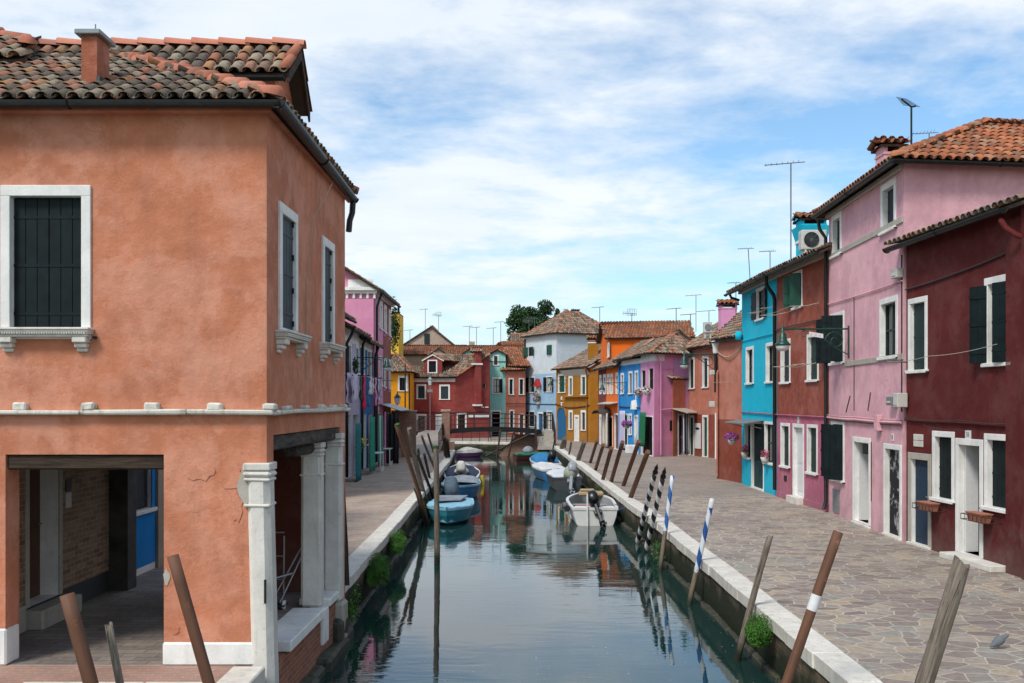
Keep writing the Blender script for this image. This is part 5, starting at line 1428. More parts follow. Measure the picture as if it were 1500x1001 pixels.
# --- bright blue house
B0, B1 = (6.77, 62.5), (7.5, 58.02)
H = row_house('blue_house', 'bright blue house with three narrow white framed windows and an arched white niche', [B0, B1, (12, 60), (11.5, 64)], 5.6, [(-9, 'blue'), (5.3, 'white')],
    [O(909.5, 914, 546.6, 578, 'shut', fw=.12, sm='shutter_navy'), O(921, 926.6, 544, 578, 'shut', fw=.12, sm='shutter_navy'), O(930, 935, 543, 577.7, 'shut', fw=.12, sm='shutter_navy'),
     O(921, 925.6, 606, 638, 'shut', fw=.12, sm='shutter_blue'), O(910, 919.5, 606, 661, 'door_open', fw=.08), O(929, 935, 608, 667, 'door', fw=.1, dm='whitedoor')], side_bands=[(-9, 'blue')])
fac = H.fac; H.done()
e0, e1 = V(6.4, 62.7, 5.62), V(7.15, 58.2, 5.66)
roof_obj(H.root, [[e0, e1, V(9.8, 59.6, 7.0), V(9.4, 63.6, 7.0)], [V(12.3, 60.3, 5.8), V(11.8, 64.2, 5.8), V(9.4, 63.6, 7.0), V(9.8, 59.6, 7.0)]], [(V(9.8, 59.6, 7.02), V(9.4, 63.6, 7.02))], ('tile_mix', 'underlay', 'tile_orange'))
gutter(H.root, e0+V(-.06, 0, 0), e1+V(-.06, 0, 0), .05); pipe(H.root, [e0+V(0, 0, -.05), fac.pt(.05, .06, 5.2), fac.pt(.05, .06, .1)], .05, 'passblue')
mb = MB(); u = fac.u(932); mb.raw([fac.pt(u-.25, .0, 2.6), fac.pt(u+.25, 0, 2.6), fac.pt(u+.25, .3, 2.6), fac.pt(u-.25, .3, 2.6), fac.pt(u, 0, 3.2), fac.pt(u, .3, 3.1)], [(3, 2, 5), (0, 3, 5, 4), (2, 1, 4, 5), (0, 1, 2, 3)]); fac.box(mb, u-.04, u+.04, .0, .05, 3.2, 3.7); mb.build('niche_hood', M['white'], H.root)
mb = MB(); fac.box(mb, u-.3, u+.3, 0, .6, 0, .5, b=.03); mb.build('step', M['white'], H.root)
drape('door_curtain', 'lilac curtains hanging in the doorway of the bright blue house', fac, fac.u(911), fac.u(918.5), .15, .2, 2.5, [clil, cw], 4)
cable(H.root, [fac.pt(0, .05, 2.75), fac.pt(fac.L, .05, 2.7)], .03)
# --- orange house with oxblood end
Q0, Q1, Q2 = (6.2, 71.5), (6.39, 67.5), (6.77, 62.52)
H = row_house('oxblood_house', 'narrow oxblood house end between the ochre and the orange houses', [Q0, Q1, (11, 68), (11, 71.5)], 5.5, [(-9, 'darkred')],
    [O(878.2, 881.2, 549.4, 578, 'glass', fw=.2, sill=False), O(883.8, 887.6, 548.5, 578, 'glass', fw=.2, sill=False), O(878, 881, 607, 652, 'glass', fw=.2, sill=False), O(883.8, 887.8, 609, 655, 'door', fw=.2, dm='whitedoor')])
H.done()
r, E, a, b = quad_roof(H.root, H.c, 5.5, 1.4, 'gable', .35); eave_gutter(H, E)
H = row_house('orange_house', 'bright orange house with narrow windows and sand coloured curtains', [Q1, Q2, (11, 63.2), (11, 68)], 5.5, [(-9, 'orange')],
    [O(889.3, 893, 548, 578, 'glass', fw=.2, sill=False), O(894.2, 898, 547.5, 578, 'glass', fw=.2, sill=False), O(902, 906.2, 545.7, 577.7, 'glass', fw=.2, sill=False),
     O(889.5, 897.6, 609, 654, 'door_open', fw=.12), O(900.3, 906.2, 605.6, 658, 'door', fw=.1, dm='dooramber')])
fac = H.fac; H.done()
r, E, a, b = quad_roof(H.root, H.c, 5.5, 1.4, 'gable', .35); eave_gutter(H, E)
drape('door_curtain', 'sand coloured curtains in front of the orange house door', fac, fac.u(890), fac.u(897.5), .35, .1, 2.3, [ctn, ctn, cw], 5)
mb = MB(); P = [fac.pt(fac.u(886), 0, 3.05), fac.pt(fac.u(905), 0, 3.05), fac.pt(fac.u(905), .5, 2.95), fac.pt(fac.u(886), .5, 2.95)]; mb.slab(P, V(0, 0, 1), .06); mb.build('canopy', M['boxgrey'], H.root)
mb = MB(); us_, ue_ = fac.u(884), fac.u(896)
for k in range(8):
    a0, a1 = PI*k/8, PI*(k+1)/8; um = (us_+ue_)/2; hw_ = abs(ue_-us_)/2
    mb.slab([fac.pt(um-hw_*math.cos(a0), .05, 2.35+.35*math.sin(a0)), fac.pt(um-hw_*math.cos(a1), .05, 2.35+.35*math.sin(a1)), fac.pt(um-hw_*math.cos(a1), .8, 2.25+.25*math.sin(a1)), fac.pt(um-hw_*math.cos(a0), .8, 2.25+.25*math.sin(a0))], V(0, 0, 1), .03)
mb.build('arched_awning', M['underlay'], H.root)
# orange block rising behind
H = House('orange_rear_house', 'taller orange block rising behind the orange and blue houses', 'house', (9, 70, 0), mats=('orange', 'white'))
c = [(6.75, 69.5), (12.2, 68.2), (12.4, 73), (6.6, 74)]; H.c = c
H.face(c[0], c[1], 7.55, bands=[(-9, 'orange'), (7.42, 'white')]); H.face(c[1], c[2], 7.55); H.face(c[2], c[3], 7.55)
H.face(c[3], c[0], 7.55, ops=[O(890, 892.4, 502, 524.5, 'glass', fw=.3)], bands=[(-9, 'orange')]); gable_tris(H, None, 7.55, 1.1); H.done()
quad_roof(H.root, c, 7.55, 1.1, 'gable', .3, ('tile_orange', 'underlay', 'tile_orange'))
# --- ochre house
Y0, Y1 = (3.6, 81.0), (5.85, 74.8)
H = row_house('ochre_house', 'ochre house with green shutters, an arched blue door and a square chimney', [Y0, Y1, (11.5, 74.3), (11, 80.5)], 5.65, [(-9, 'ochre')],
    [O(817.6, 828.2, 547.5, 576, 'shut', fw=.16, sm='shutter_green'), O(833, 839, 551, 580, 'shut', fw=.16, sm='shutter_green'), O(851, 858.6, 549, 579.4, 'shut', fw=.16, sm='shutter_green'),
     O(833, 839, 601, 630, 'shut', fw=.16, sm='shutter_blue'), O(851, 858.4, 601, 631.4, 'shut', fw=.16, sm='shutter_blue'), O(841.4, 848.4, 608, 646.6, 'door', fw=.16, dm='whitedoor')])
fac = H.fac
H.mb.face([V(5.85, 74.8, 5.65), V(11.5, 74.3, 5.65), V(11.5, 74.3, 8.2), V(9.5, 74.45, 7.9)], 0)
H.done()
# arched blue doorway with a dark recess
u0, u1 = fac.u(817), fac.u(829.5); um = (u0+u1)/2; hw_ = (u1-u0)/2
mb = MB(); mb.face([fac.pt(u0, .02, .02), fac.pt(u1, .02, .02), fac.pt(u1, .02, 1.9)] + [fac.pt(um+hw_*math.cos(k*PI/10), .02, 1.9+.75*math.sin(k*PI/10)) for k in range(1, 10)] + [fac.pt(u0, .02, 1.9)])
o_ = mb.build('arched_door', M['bluedoor'], H.root)
mb = MB()
for k in range(10):
    a0, a1 = k*PI/10, (k+1)*PI/10; q = lambda a_, r_: fac.pt(um+hw_*r_*math.cos(a_), .0, 1.9+.75*r_*math.sin(a_))
    mb.slab([q(a0, 1)+fac.n*.07, q(a1, 1)+fac.n*.07, q(a1, 1.14)+fac.n*.07, q(a0, 1.14)+fac.n*.07], fac.n, .08)
mb.build('arch_moulding', M['ochre'], o_)
mb = MB(); uc = fac.u(823); fac.box(mb, uc-.14, uc+.14, 0, .05, 3.2, 3.5, b=.02); fac.box(mb, uc-.3, uc+.3, 0, .05, 2.95, 3.02); fac.box(mb, uc-.1, uc+.1, 0, .06, 2.6, 2.95, b=.02); mb.build('crest', M['white'], H.root)
mb = MB(); fac.box(mb, fac.u(828), fac.u(862), 0, .25, 3.42, 3.5, b=.01); mb.build('ledge', M['ochre'], H.root)
e0, e1, e2, e3 = V(3.25, 81.2, 5.68), V(5.6, 74.5, 5.68), V(9.6, 74.2, 7.95), V(8.2, 80.7, 7.95)
roof_obj(H.root, [[e0, e1, e2, e3], [V(12, 74.1, 6.9), V(11.5, 80.7, 6.9), e3, e2]], [(e2, e3)], ('tile_mix', 'underlay', 'tile_orange'))
gutter(H.root, e0+V(-.06, 0, 0), e1+V(-.06, 0, 0), .06)
mb = MB(); P = [fac.pt(fac.u(828), 0, 5.1), fac.pt(fac.L, 0, 5.1), fac.pt(fac.L, .34, 5.55), fac.pt(fac.u(825), .34, 5.55)]; mb.slab(P, fac.n, .06); mb.build('cove', M['boxgrey'], H.root)
pipe(H.root, [e1+V(-.1, .1, -.1), fac.pt(fac.L-.4, .08, 5.0), fac.pt(fac.L-.4, .08, .1)], .05, 'ochre')
chimney(H.root, at(862, 500, 76).x, at(876.5, 500, 76).x, 76, 76.7, 6, at(870, 499.5, 76).z, 'ochre', trim=at(870, 503, 76).z)
cable(H.root, [fac.pt(0, .05, 2.9), fac.pt(fac.L*.4, .05, 2.6), fac.pt(fac.L, .05, 2.8)], .035, sag=.05)
# --- tall light blue and white house
W0, W1 = (1.22, 89.5), (3.78, 84.6)
H = row_house('tall_white_house', 'tall house, peeling white above and light blue below, with dark green shutters', [W0, W1, (9.0, 87), (7, 93)], 8.95, [(-9, 'lightblue'), (5.5, 'greywhite')],
    [O(773, 781.5, 507, 523, 'open', fw=.08, sm='shutter_green', ang=(140, 140), frame=None), O(801, 809, 504, 521, 'half', fw=.08, sm='shutter_green', ang=(20, 25), frame=None, sill=True),
     O(774.5, 783, 552, 576, 'open', fw=.08, sm='shutter_black', curtain=True, ang=(165, 120)), O(800.5, 809, 551, 575, 'open', fw=.08, sm='shutter_black', curtain=True, ang=(165, 150)),
     O(774.5, 783, 602, 626, 'open', fw=.08, sm='shutter_black', ang=(165, 120)), O(800.5, 809, 602, 630, 'open', fw=.08, sm='shutter_black', curtain=True, ang=(165, 150)), O(787.5, 796.5, 604, 645, 'door', fw=.12, dm='bluedoor')], side_bands=[(-9, 'greywhite')])
fac = H.fac; H.done()
e = expand(H.c, .3); E = [V(p.x, p.y, 8.9) for p in e]
ap1, ap2 = V(4.6, 88.6, 11.0), V(6.0, 88.8, 11.0)
roof_obj(H.root, [[E[0], E[1], ap1], [E[1], E[2], ap2, ap1], [E[2], E[3], ap2], [E[3], E[0], ap1, ap2]], [(E[1], ap1), (E[0], ap1), (ap1, ap2), (E[2], ap2)], ('tile_mix', 'underlay', 'tile_ridge'))
gutter(H.root, E[0]+V(-.05, 0, 0), E[1]+V(-.05, -.05, 0), .06); gutter(H.root, E[1]+V(0, -.08, 0), E[2]+V(0, -.08, 0), .06)
pipe(H.root, [fac.pt(.05, .1, 8.7), fac.pt(.05, .1, .1)], .07)
cable(H.root, [fac.pt(0, .05, 2.9), fac.pt(fac.L, .05, 2.85)], .03)
u = fac.u(790.5); t = thing('wall_shrine', 'small wall shrine with a red peaked roof and hanging flowers on the light blue house', 'shrine', fac.pt(u, .2, 2.9))
mb = MB(); q = [fac.pt(u-.4, .0, 4.4), fac.pt(u+.4, 0, 4.4), fac.pt(u+.4, .45, 4.4), fac.pt(u-.4, .45, 4.4), fac.pt(u, .0, 5.1), fac.pt(u, .4, 5.1)]; mb.raw(q, [(3, 2, 5), (0, 3, 5, 4), (2, 1, 4, 5), (0, 1, 2, 3)]); mb.build('roof', plain('red_paint', (.38, .03, .025, 1), .6), t)
mb = MB(); fac.box(mb, u-.25, u+.25, 0, .22, 3.5, 4.4, b=.02); mb.build('case', M['boxgrey'], t)
mb = MB(); fac.box(mb, u-.18, u+.18, .02, .35, 2.85, 3.1, b=.05); mb.build('pot', M['boxgrey'], t)
mb = MB(); leaves(mb, fac.pt(u, .3, 3.5), (.38, .35, .5), 150, .13, 0); mb.build('leaves', M['leaf'], t)
mb = MB(); leaves(mb, fac.pt(u, .35, 3.55), (.38, .36, .45), 70, .13, 0); leaves(mb, fac.pt(u, .38, 3.5), (.36, .36, .4), 40, .12, 1); mb.build('petals', [M['whitepetal'], M['pinkpetal']], t)
# --- far salmon house, mint house
H = row_house('far_salmon_house', 'far salmon house between the mint and the light blue houses', [(-.55, 87.3), (1.2, 88.2), (1.2, 93), (-.6, 93)], 5.8, [(-9, 'salmon3')],
    [O(745, 752.7, 554, 578.8, 'glass', fw=.1), O(760, 768, 554, 578.8, 'glass', fw=.1), O(745.8, 753.5, 600.5, 634, 'glass', fw=.1), O(759.7, 768.5, 606.5, 650, 'door', fw=.1, dm='dooramber', frame='white')])
H.done()
roof_obj(H.root, [[V(-.95, 87.0, 5.8), V(1.25, 88.0, 5.9), V(1.3, 91, 7.3), V(.2, 91, 7.3)], [V(-.9, 93, 5.8), V(-.95, 87, 5.8), V(.2, 91, 7.3)]], [(V(-.95, 87, 5.8), V(.2, 91, 7.3))], ('tile_orange', 'underlay', 'tile_orange'))
cable(H.root, [V(-.5, 87.2, 2.9), V(1.2, 88.1, 2.9)], .03); gutter(H.root, V(-1.0, 86.95, 5.8), V(1.2, 87.95, 5.86), .06)
H = House('mint_house', 'narrow mint green house with a rounded gable and two stacked windows', 'house', (-1, 90, 0), mats=('mint', 'white'))
fm_ = H.face((-1.98, 87.4), (-.56, 87.4), 7.25, ops=[O(722, 730.5, 519.5, 536, 'glass', fw=.12), O(721, 733.6, 553, 577, 'right', fw=.12, curtain=True, sm='shutter_black'), O(718.6, 734.2, 601, 648, 'door_open', fw=.12)])
H.face((-.56, 87.4), (-.5, 93), 6.3, 6.6); H.face((-.5, 93), (-1.98, 93), 7.2); H.face((-1.98, 93), (-1.98, 87.4), 7.25)
H.tri(V(-1.98, 87.4, 7.25), V(-.56, 87.4, 7.25), V(-1.27, 87.4, 7.62)); H.done()
roof_obj(H.root, [[V(-.72, 87.55, 6.2), V(1.7, 87.95, 6.2), V(.6, 91.5, 7.9), V(-.72, 91.5, 7.9)]], [], ('tile_orange', 'underlay', 'tile_orange'), name='side_roof')
roof_obj(H.root, [[V(-2.1, 87.2, 7.2), V(-2.1, 93, 7.2), V(-1.27, 93, 7.62), V(-1.27, 87.2, 7.62)], [V(-.45, 93, 7.2), V(-.45, 87.2, 7.2), V(-1.27, 87.2, 7.62), V(-1.27, 93, 7.62)]], [], ('tile_orange', 'underlay', 'tile_orange'))
cable(H.root, [V(-1.95, 87.35, 6.6), V(-.56, 87.35, 6.6)], .03)
mb = MB(); mb.box(-.56, .1, 87.9, 92, 4, 6.15); mb.build('side_wall', M['mint'], H.root)
# --- brick red house at the end
H = House('end_red_house', 'brick red house with a dormer and tall wall chimney at the end of the canal', 'house', (-5, 88, 0), mats=('farred', 'white'))
ca, cb2, cc_, cd = (-8.5, 84.3), (-4.8, 84.0), (-1.95, 85.2), (-1.95, 92)
ff = H.face(ca, cb2, 5.1, ops=[O(610, 624.3, 563, 585, 'shut', sm='shutter_blue', fw=.13), O(643.5, 659, 563.5, 586, 'shut', sm='shutter_blue', fw=.13), O(610, 624.8, 606.7, 632, 'shut', sm='shutter_blue', fw=.13), O(638, 651, 607, 650, 'door', fw=.12, dm='whitedoor')], bands=[(-9, 'farred'), (4.75, 'white')])
fr = Fac(cb2, cc_)
frc = H.face(cb2, cc_, 5.1, 7.05, ops=[O(669, 683.5, 605, 632, 'glass', fw=.12), O(694, 699, 0, 1, 'glass') if False else O(706.6, 711.6, 562, 569, 'glass', frame=None, fw=.02, pane='dark')])
H.face(cc_, cd, 7.05, 7.05); H.face(cd, (-8.5, 92), 5.1); H.face((-8.5, 92), ca, 5.1); H.done()
mb = MB(); u = fr.u(698.7); fr.box(mb, fr.u(694.5), fr.u(703), 0, .35, fr.z(u, 592), 7.3); fr.box(mb, fr.u(691), fr.u(706), 0, .30, fr.z(u, 592), fr.z(u, 537), 0) if False else None
o_ = mb.build('chimney_breast', M['farred'], H.root)
mb = MB(); fr.box(mb, fr.u(692), fr.u(704), -.02, .42, fr.z(u, 595), fr.z(u, 592.5)); fr.box(mb, fr.u(690.5), fr.u(704.5), -.02, .42, fr.z(u, 535), fr.z(u, 532.5)); fr.box(mb, fr.u(705), fr.u(708.5), 0, .1, fr.z(u, 597.5), fr.z(u, 596)); fr.box(mb, fr.u(710.5), fr.u(715), 0, .1, fr.z(u, 597.5), fr.z(u, 596)); mb.build('band', M['white'], o_)
mb = MB(); zc = 7.3; xx0, xx1 = fr.pt(fr.u(690.5), 0, 0).x, fr.pt(fr.u(704.5), 0, 0).x; yy = fr.pt(u, 0, 0).y-.5
tile_face(mb, [V(xx0-.1, yy, zc), V(xx1+.1, yy, zc), V(xx1, yy+.5, zc+.3), V(xx0, yy+.5, zc+.3)]); tile_face(mb, [V(xx1+.1, yy+1, zc), V(xx0-.1, yy+1, zc), V(xx0, yy+.5, zc+.3), V(xx1, yy+.5, zc+.3)]); mb.build('cap', [M['tile_mix'], M['underlay']], o_)
# roofs: low eave slope facing us, right part sloping with the gable
roof_obj(H.root, [[V(-8.75, 84.0, 5.12), V(-4.75, 83.7, 5.12), V(-4.6, 86.2, 6.15), V(-8.75, 86.2, 6.15)], [V(-5.9, 84.4, 5.2), V(-4.72, 83.75, 5.15), V(-1.85, 85.0, 7.1), V(-3.1, 86.4, 7.1)], [V(-1.8, 92, 6.0), V(-8.75, 92, 5.3), V(-8.75, 87, 6.0), V(-2.0, 87, 7.0)]], [(V(-4.7, 83.8, 5.14), V(-1.9, 85.05, 7.1))], ('tile_mix', 'underlay', 'tile_orange'))
fdo = Fac((-7.5, 84.6), (-5.95, 84.6))
D = MB(); HH = House('tmp', '', '', (0, 0, 0)) if False else None
dm = MB(); wall_grid(dm, fdo, 4.9, 6.55, 6.55, [(.42, 1.05, fdo.zpx(634, 545.5), fdo.zpx(634, 529), .12)], [(-9, 0)], 1)
dm.face([fdo.pt(0, 0, 6.55), fdo.pt(fdo.L, 0, 6.55), fdo.pt(fdo.L/2, 0, 7.0)], 0)
dm.face([fdo.pt(fdo.L, 0, 4.9), fdo.pt(fdo.L, -3, 4.9), fdo.pt(fdo.L, -3, 6.55), fdo.pt(fdo.L, 0, 6.55)], 0); dm.face([fdo.pt(0, -3, 4.9), fdo.pt(0, 0, 4.9), fdo.pt(0, 0, 6.55), fdo.pt(0, -3, 6.55)], 0)
do = dm.build('dormer', [M['farred'], M['white']], H.root)
dmm = MB(); fdo.box(dmm, .42, 1.05, -.13, -.11, fdo.zpx(634, 545.5), fdo.zpx(634, 529)); dmm.build('pane', M['glass'], do)
dmm = MB(); z0_, z1_ = fdo.zpx(634, 545.5), fdo.zpx(634, 529)
for (a_, b_, c_, d_) in ((.32, .42, z0_, z1_), (1.05, 1.15, z0_, z1_), (.32, 1.15, z1_, z1_+.1), (.32, 1.15, z0_-.1, z0_)): fdo.box(dmm, a_, b_, -.01, .03, c_, d_)
dmm.build('frame', M['white'], do)
dmm = MB()
for (a_, b_) in ((fdo.pt(-.15, .12, 6.5), fdo.pt(fdo.L/2, .12, 7.02)), (fdo.pt(fdo.L/2, .12, 7.02), fdo.pt(fdo.L+.15, .12, 6.5))): dmm.slab([a_, b_, b_+V(0, 0, .1), a_+V(0, 0, .1)], V(0, -1, 0), .08)
dmm.build('gable_trim', M['white'], do)
dmm = MB(); l, r_, m_ = fdo.pt(-.1, .1, 6.58), fdo.pt(fdo.L+.1, .1, 6.58), fdo.pt(fdo.L/2, .1, 7.08); bk = V(0, 3.4, 0)
tile_face(dmm, [r_, r_+bk+V(1.6, 0, 0), m_+bk+V(1.6, 0, .1), m_]); tile_face(dmm, [l+bk, l, m_, m_+bk]); dmm.build('dormer_roof', [M['tile_mix'], M['underlay']], do)
mb = MB(); mb.box(-5.95, -3.4, 86.3, 88, 5.2, 6.5); mb.build('rear_wall', M['farred'], H.root)
roof_obj(H.root, [[V(-6.0, 85.9, 6.5), V(-3.1, 85.9, 6.5), V(-3.6, 87.9, 7.15), V(-6.0, 87.9, 7.15)]], [], name='rear_roof')
gutter(H.root, V(-8.7, 83.93, 5.1), V(-4.75, 83.63, 5.1), .06)
cable(H.root, [ff.pt(0, .05, 2.2), ff.pt(ff.L, .05, 2.15), fr.pt(fr.L, .05, 2.2)], .035)
mb = MB(); u = fr.u(676); fr.box(mb, fr.u(686), fr.u(716), .05, .1, 1.75, 1.95); mb.build('white_strip', M['white'], H.root)
# --- saffron house left of it
H = row_house('saffron_house', 'saffron yellow house behind the brick wall with one white framed window', [(-9.95, 80), (-8.25, 80.6), (-8.3, 86), (-11, 86)], 5.5, [(-9, 'saffron')], [O(582.8, 597, 550.6, 573.5, 'glass', fw=.14)])
H.done()
c = H.c; e = expand(c, .3); E = [V(p.x, p.y, 5.45) for p in e]; ap = V(-10.2, 83.5, 7.4)
roof_obj(H.root, [[E[0], E[1], V(-9.4, 84, 7.0), ap], [E[1], E[2], V(-9.4, 84, 7.0)], [E[3], E[0], ap]], [(E[1], V(-9.9, 83.8, 7.2))], ('tile_mix', 'underlay', 'tile_orange')); gutter(H.root, E[0]+V(0, -.06, 0), E[1]+V(0, -.06, 0), .06)
pipe(H.root, [V(-8.3, 80.5, 5.3), V(-8.3, 80.5, .2)], .06)
# --- back rows
def simple(name, label, c, zt, key, kind, h, mats, over=.3, ops=(), ops_side=()):
    H = House(name, label, 'house', ((c[0][0]+c[2][0])/2, (c[0][1]+c[2][1])/2, 0), mats=(key, 'white')); H.c = c
    H.f = H.face(c[0], c[1], zt, ops=ops); H.face(c[1], c[2], zt); H.face(c[2], c[3], zt); H.face(c[3], c[0], zt)
    if kind == 'gable': gable_tris(H, None, zt, h)
    H.done(); quad_roof(H.root, c, zt, h, kind, over, mats); return H
TO = ('tile_orange', 'underlay', 'tile_orange'); TM = ('tile_mix', 'underlay', 'tile_ridge')
simple('beige_house', 'long beige house with an orange roof behind the saffron house', [(-11.5, 97), (-4.9, 97), (-4.9, 103), (-11.5, 103)], 7.7, 'beige', 'gable', .95, TO)
simple('beige_house', 'second beige house with a weathered roof behind the dormer', [(-7.4, 93.0), (-5.5, 93.0), (-5.5, 104), (-7.4, 104)], 7.3, 'beige', 'hip', .01, TM) if False else None
H = House('grey_gable_house', 'small grey gable with one little window behind the dormer', 'house', (-6.5, 97, 0), mats=('beige', 'white'))
f_ = H.face((-7.75, 94.5), (-6.2, 94.5), 7.55, ops=[dict(O(0, 0, 0, 0, 'glass'), u0=.5, u1=1.05, z0=7.2, z1=7.5, frame=None, fw=.02)]); H.face((-6.2, 94.5), (-6.2, 101), 7.55); H.face((-6.2, 101), (-7.75, 101), 7.55); H.face((-7.75, 101), (-7.75, 94.5), 7.55); H.tri(V(-7.75, 94.5, 7.55), V(-6.2, 94.5, 7.55), V(-6.98, 94.5, 8.15)); H.done()
roof_obj(H.root, [[V(-6.05, 94.3, 7.5), V(-6.05, 101, 7.5), V(-6.98, 101, 8.2), V(-6.98, 94.3, 8.2)], [V(-7.9, 101, 7.5), V(-7.9, 94.3, 7.5), V(-6.98, 94.3, 8.2), V(-6.98, 101, 8.2)]], [])
simple('orange_roof_house', 'low house with a broad tiled roof running behind the brick red house', [(-6.0, 95), (1.0, 95), (1.0, 101), (-6.0, 101)], 7.5, 'mint', 'gable', 1.0, TO)
# bare brick gable
H = House('brick_gable_house', 'broad bare brick gable with green shutters above the far roofs', 'house', (-9, 113, 0), mats=('brick_gable', 'white'))
xl, xr, yg = at(585, 500, 110).x, at(669, 500, 110).x, 110
H.face((xl, yg), (xr, yg), 9.0, ops=[O(622.5, 628.5, 489, 504.5, 'open', frame=None, fw=.02, sm='shutter_dkgreen', ang=(150, 150))] if False else []); xm = at(632, 479, 110).x; zm = at(632, 479.5, 110).z; zl = at(585, 503, 110).z
H.face((xr, yg), (xr, yg+8), 9.0); H.face((xr, yg+8), (xl, yg+8), 9.0); H.face((xl, yg+8), (xl, yg), 9.0)
H.tri(V(xl, yg, 9.0), V(xr, yg, 9.0), V(xm, yg, zm)); H.done()
xk = at(645, 481, 110).x
fg = Fac((xl, yg), (xr, yg)); w0_, w1_ = fg.u(621.5), fg.u(629.5); za_, zb_ = at(625, 504.5, 110).z, at(625, 489, 110).z
mb = MB(); fg.box(mb, w0_, w1_, .0, .02, za_, zb_); o_ = mb.build('window', M['dark'], H.root)
put_leaf(fg, w0_+.01, .03, za_, (w1_-w0_)/2-.015, zb_-za_, 0, 1, M['shutter_dkgreen'], o_); put_leaf(fg, w1_-.01, .03, za_, (w1_-w0_)/2-.015, zb_-za_, 0, -1, M['shutter_dkgreen'], o_)
roof_obj(H.root, [[V(xr+.2, yg-.2, 8.95), V(xr+.2, yg+8, 8.95), V(xm, yg+8, zm+.02), V(xm, yg-.2, zm+.02)], [V(xl-.2, yg+8, 8.95), V(xl-.2, yg-.2, 8.95), V(xm, yg-.2, zm+.02), V(xm, yg+8, zm+.02)]], [])
H = House('mint_rear_house', 'small mint gable peeping over the brick red roof', 'house', (-4.3, 93, 0), mats=('mint', 'white'))
H.face((-5.0, 92.6), (-3.2, 92.6), 7.3); H.face((-3.2, 92.6), (-3.2, 95), 7.3); H.face((-3.2, 95), (-5, 95), 7.3); H.face((-5, 95), (-5, 92.6), 7.3); H.tri(V(-5, 92.6, 7.3), V(-3.2, 92.6, 7.3), V(-3.9, 92.6, 7.95)); H.done()
roof_obj(H.root, [[V(-3.0, 92.4, 7.25), V(-3.0, 95, 7.25), V(-3.9, 95, 8.0), V(-3.9, 92.4, 8.0)], [V(-5.2, 95, 7.15), V(-5.2, 92.4, 7.15), V(-3.9, 92.4, 8.0), V(-3.9, 95, 8.0)]], [], TO)
simple('sky_blue_house', 'small sky blue house with an orange roof beside the tall white house', [(-.6, 102), (3.2, 102), (3.2, 107), (-.6, 107)], 8.3, 'ltblue2', 'gable', 1.0, TO, .5)
H = House('grey_rear_house', 'grey plastered gable behind the mint house', 'house', (-1, 100, 0), mats=('beige', 'white'))
H.face((-2.3, 98.6), (-.5, 98.6), 8.1); H.face((-.5, 98.6), (-.5, 103), 8.1); H.face((-.5, 103), (-2.3, 103), 8.1); H.face((-2.3, 103), (-2.3, 98.6), 8.1); H.tri(V(-2.3, 98.6, 8.1), V(-.5, 98.6, 8.1), V(-1.3, 98.6, 8.8)); H.done()
roof_obj(H.root, [[V(-.3, 98.4, 8.1), V(-.3, 103, 8.1), V(-1.3, 103, 8.85), V(-1.3, 98.4, 8.85)], [V(-2.5, 103, 8.0), V(-2.5, 98.4, 8.0), V(-1.3, 98.4, 8.85), V(-1.3, 103, 8.85)], [V(-.3, 98.2, 8.2), V(1.6, 98.2, 8.2), V(1.6, 101, 9), V(-.6, 101, 9)]], [], TO)
simple('terrace_house', 'weathered roof behind the left end of the tall white house', [(.2, 108), (6, 108), (6, 114), (.2, 114)], 9.3, 'beige', 'gable', 1.3, TM)
simple('terrace_house', 'low orange roofed house behind the orange block', [(8.5, 84), (20, 84), (20, 91), (8.5, 91)], 7.2, 'beige', 'hip', 1.4, TO)
H = House('yellow_tower_house', 'tall narrow yellow house behind the pink house on the left', 'house', (-13, 95, 0), mats=('yellow', 'white'))
x0, x1 = at(555, 500, 92).x, at(584, 500, 92).x; zt = at(575, 458, 92).z
H.face((x0, 92), (x1, 92), zt, ops=[O(573.2, 578.5, 474, 484, 'glass', frame=None, fw=.02)]); H.face((x1, 92), (x1, 96), zt); H.face((x1, 96), (x0, 96), zt); H.face((x0, 96), (x0, 92), zt); H.mb.box(x0, x1, 92.02, 95.98, zt-.1, zt, 0); H.done()
mb = MB(); mb.box(x0, x1+.08, 91.92, 92.0, at(575, 474, 92).z, at(575, 472.5, 92).z); mb.build('string_course', M['yellow'], H.root)
# violet building with chimney behind the turquoise house
H = House('lilac_rear_house', 'lilac house with a pink chimney and fan unit rising behind the salmon brown roof', 'house', (14, 51, 0), mats=('lilac', 'white'))
c = [(12.2, 54), (12.0, 49.2), (17, 48.5), (17, 54)]; H.c = c
zt = at(1060, 468, 50).z
for i in range(4): H.face(c[i], c[(i+1) % 4], zt)
gable_tris(H, None, zt, .8); H.done(); quad_roof(H.root, c, zt, .8, 'gable', .25)
chimney(H.root, at(1054, 450, 48).x, at(1077, 450, 48).x, 47.6, 48.3, 5.5, at(1060, 452, 48).z, 'violet')
pipe(H.root, [V(11.6, 48.9, zt-.4), V(11.8, 49, zt-.9), V(11.9, 49, zt-1.6)], .05, 'violet')
t = thing('air_conditioner', 'cream fan unit on the roofs left of the violet chimney', 'air conditioner', at(1036, 488, 47))
a_ = at(1030, 488, 47); b_ = at(1042, 472, 47); mb = MB(); mb.rbox(a_.x, b_.x, 46.8, 47.1, a_.z, b_.z, b=.02); mb.box(a_.x+.05, a_.x+.1, 46.85, 47.05, a_.z-.25, a_.z); mb.box(b_.x-.1, b_.x-.05, 46.85, 47.05, a_.z-.25, a_.z); mb.build('casing', M['acwhite'], t)
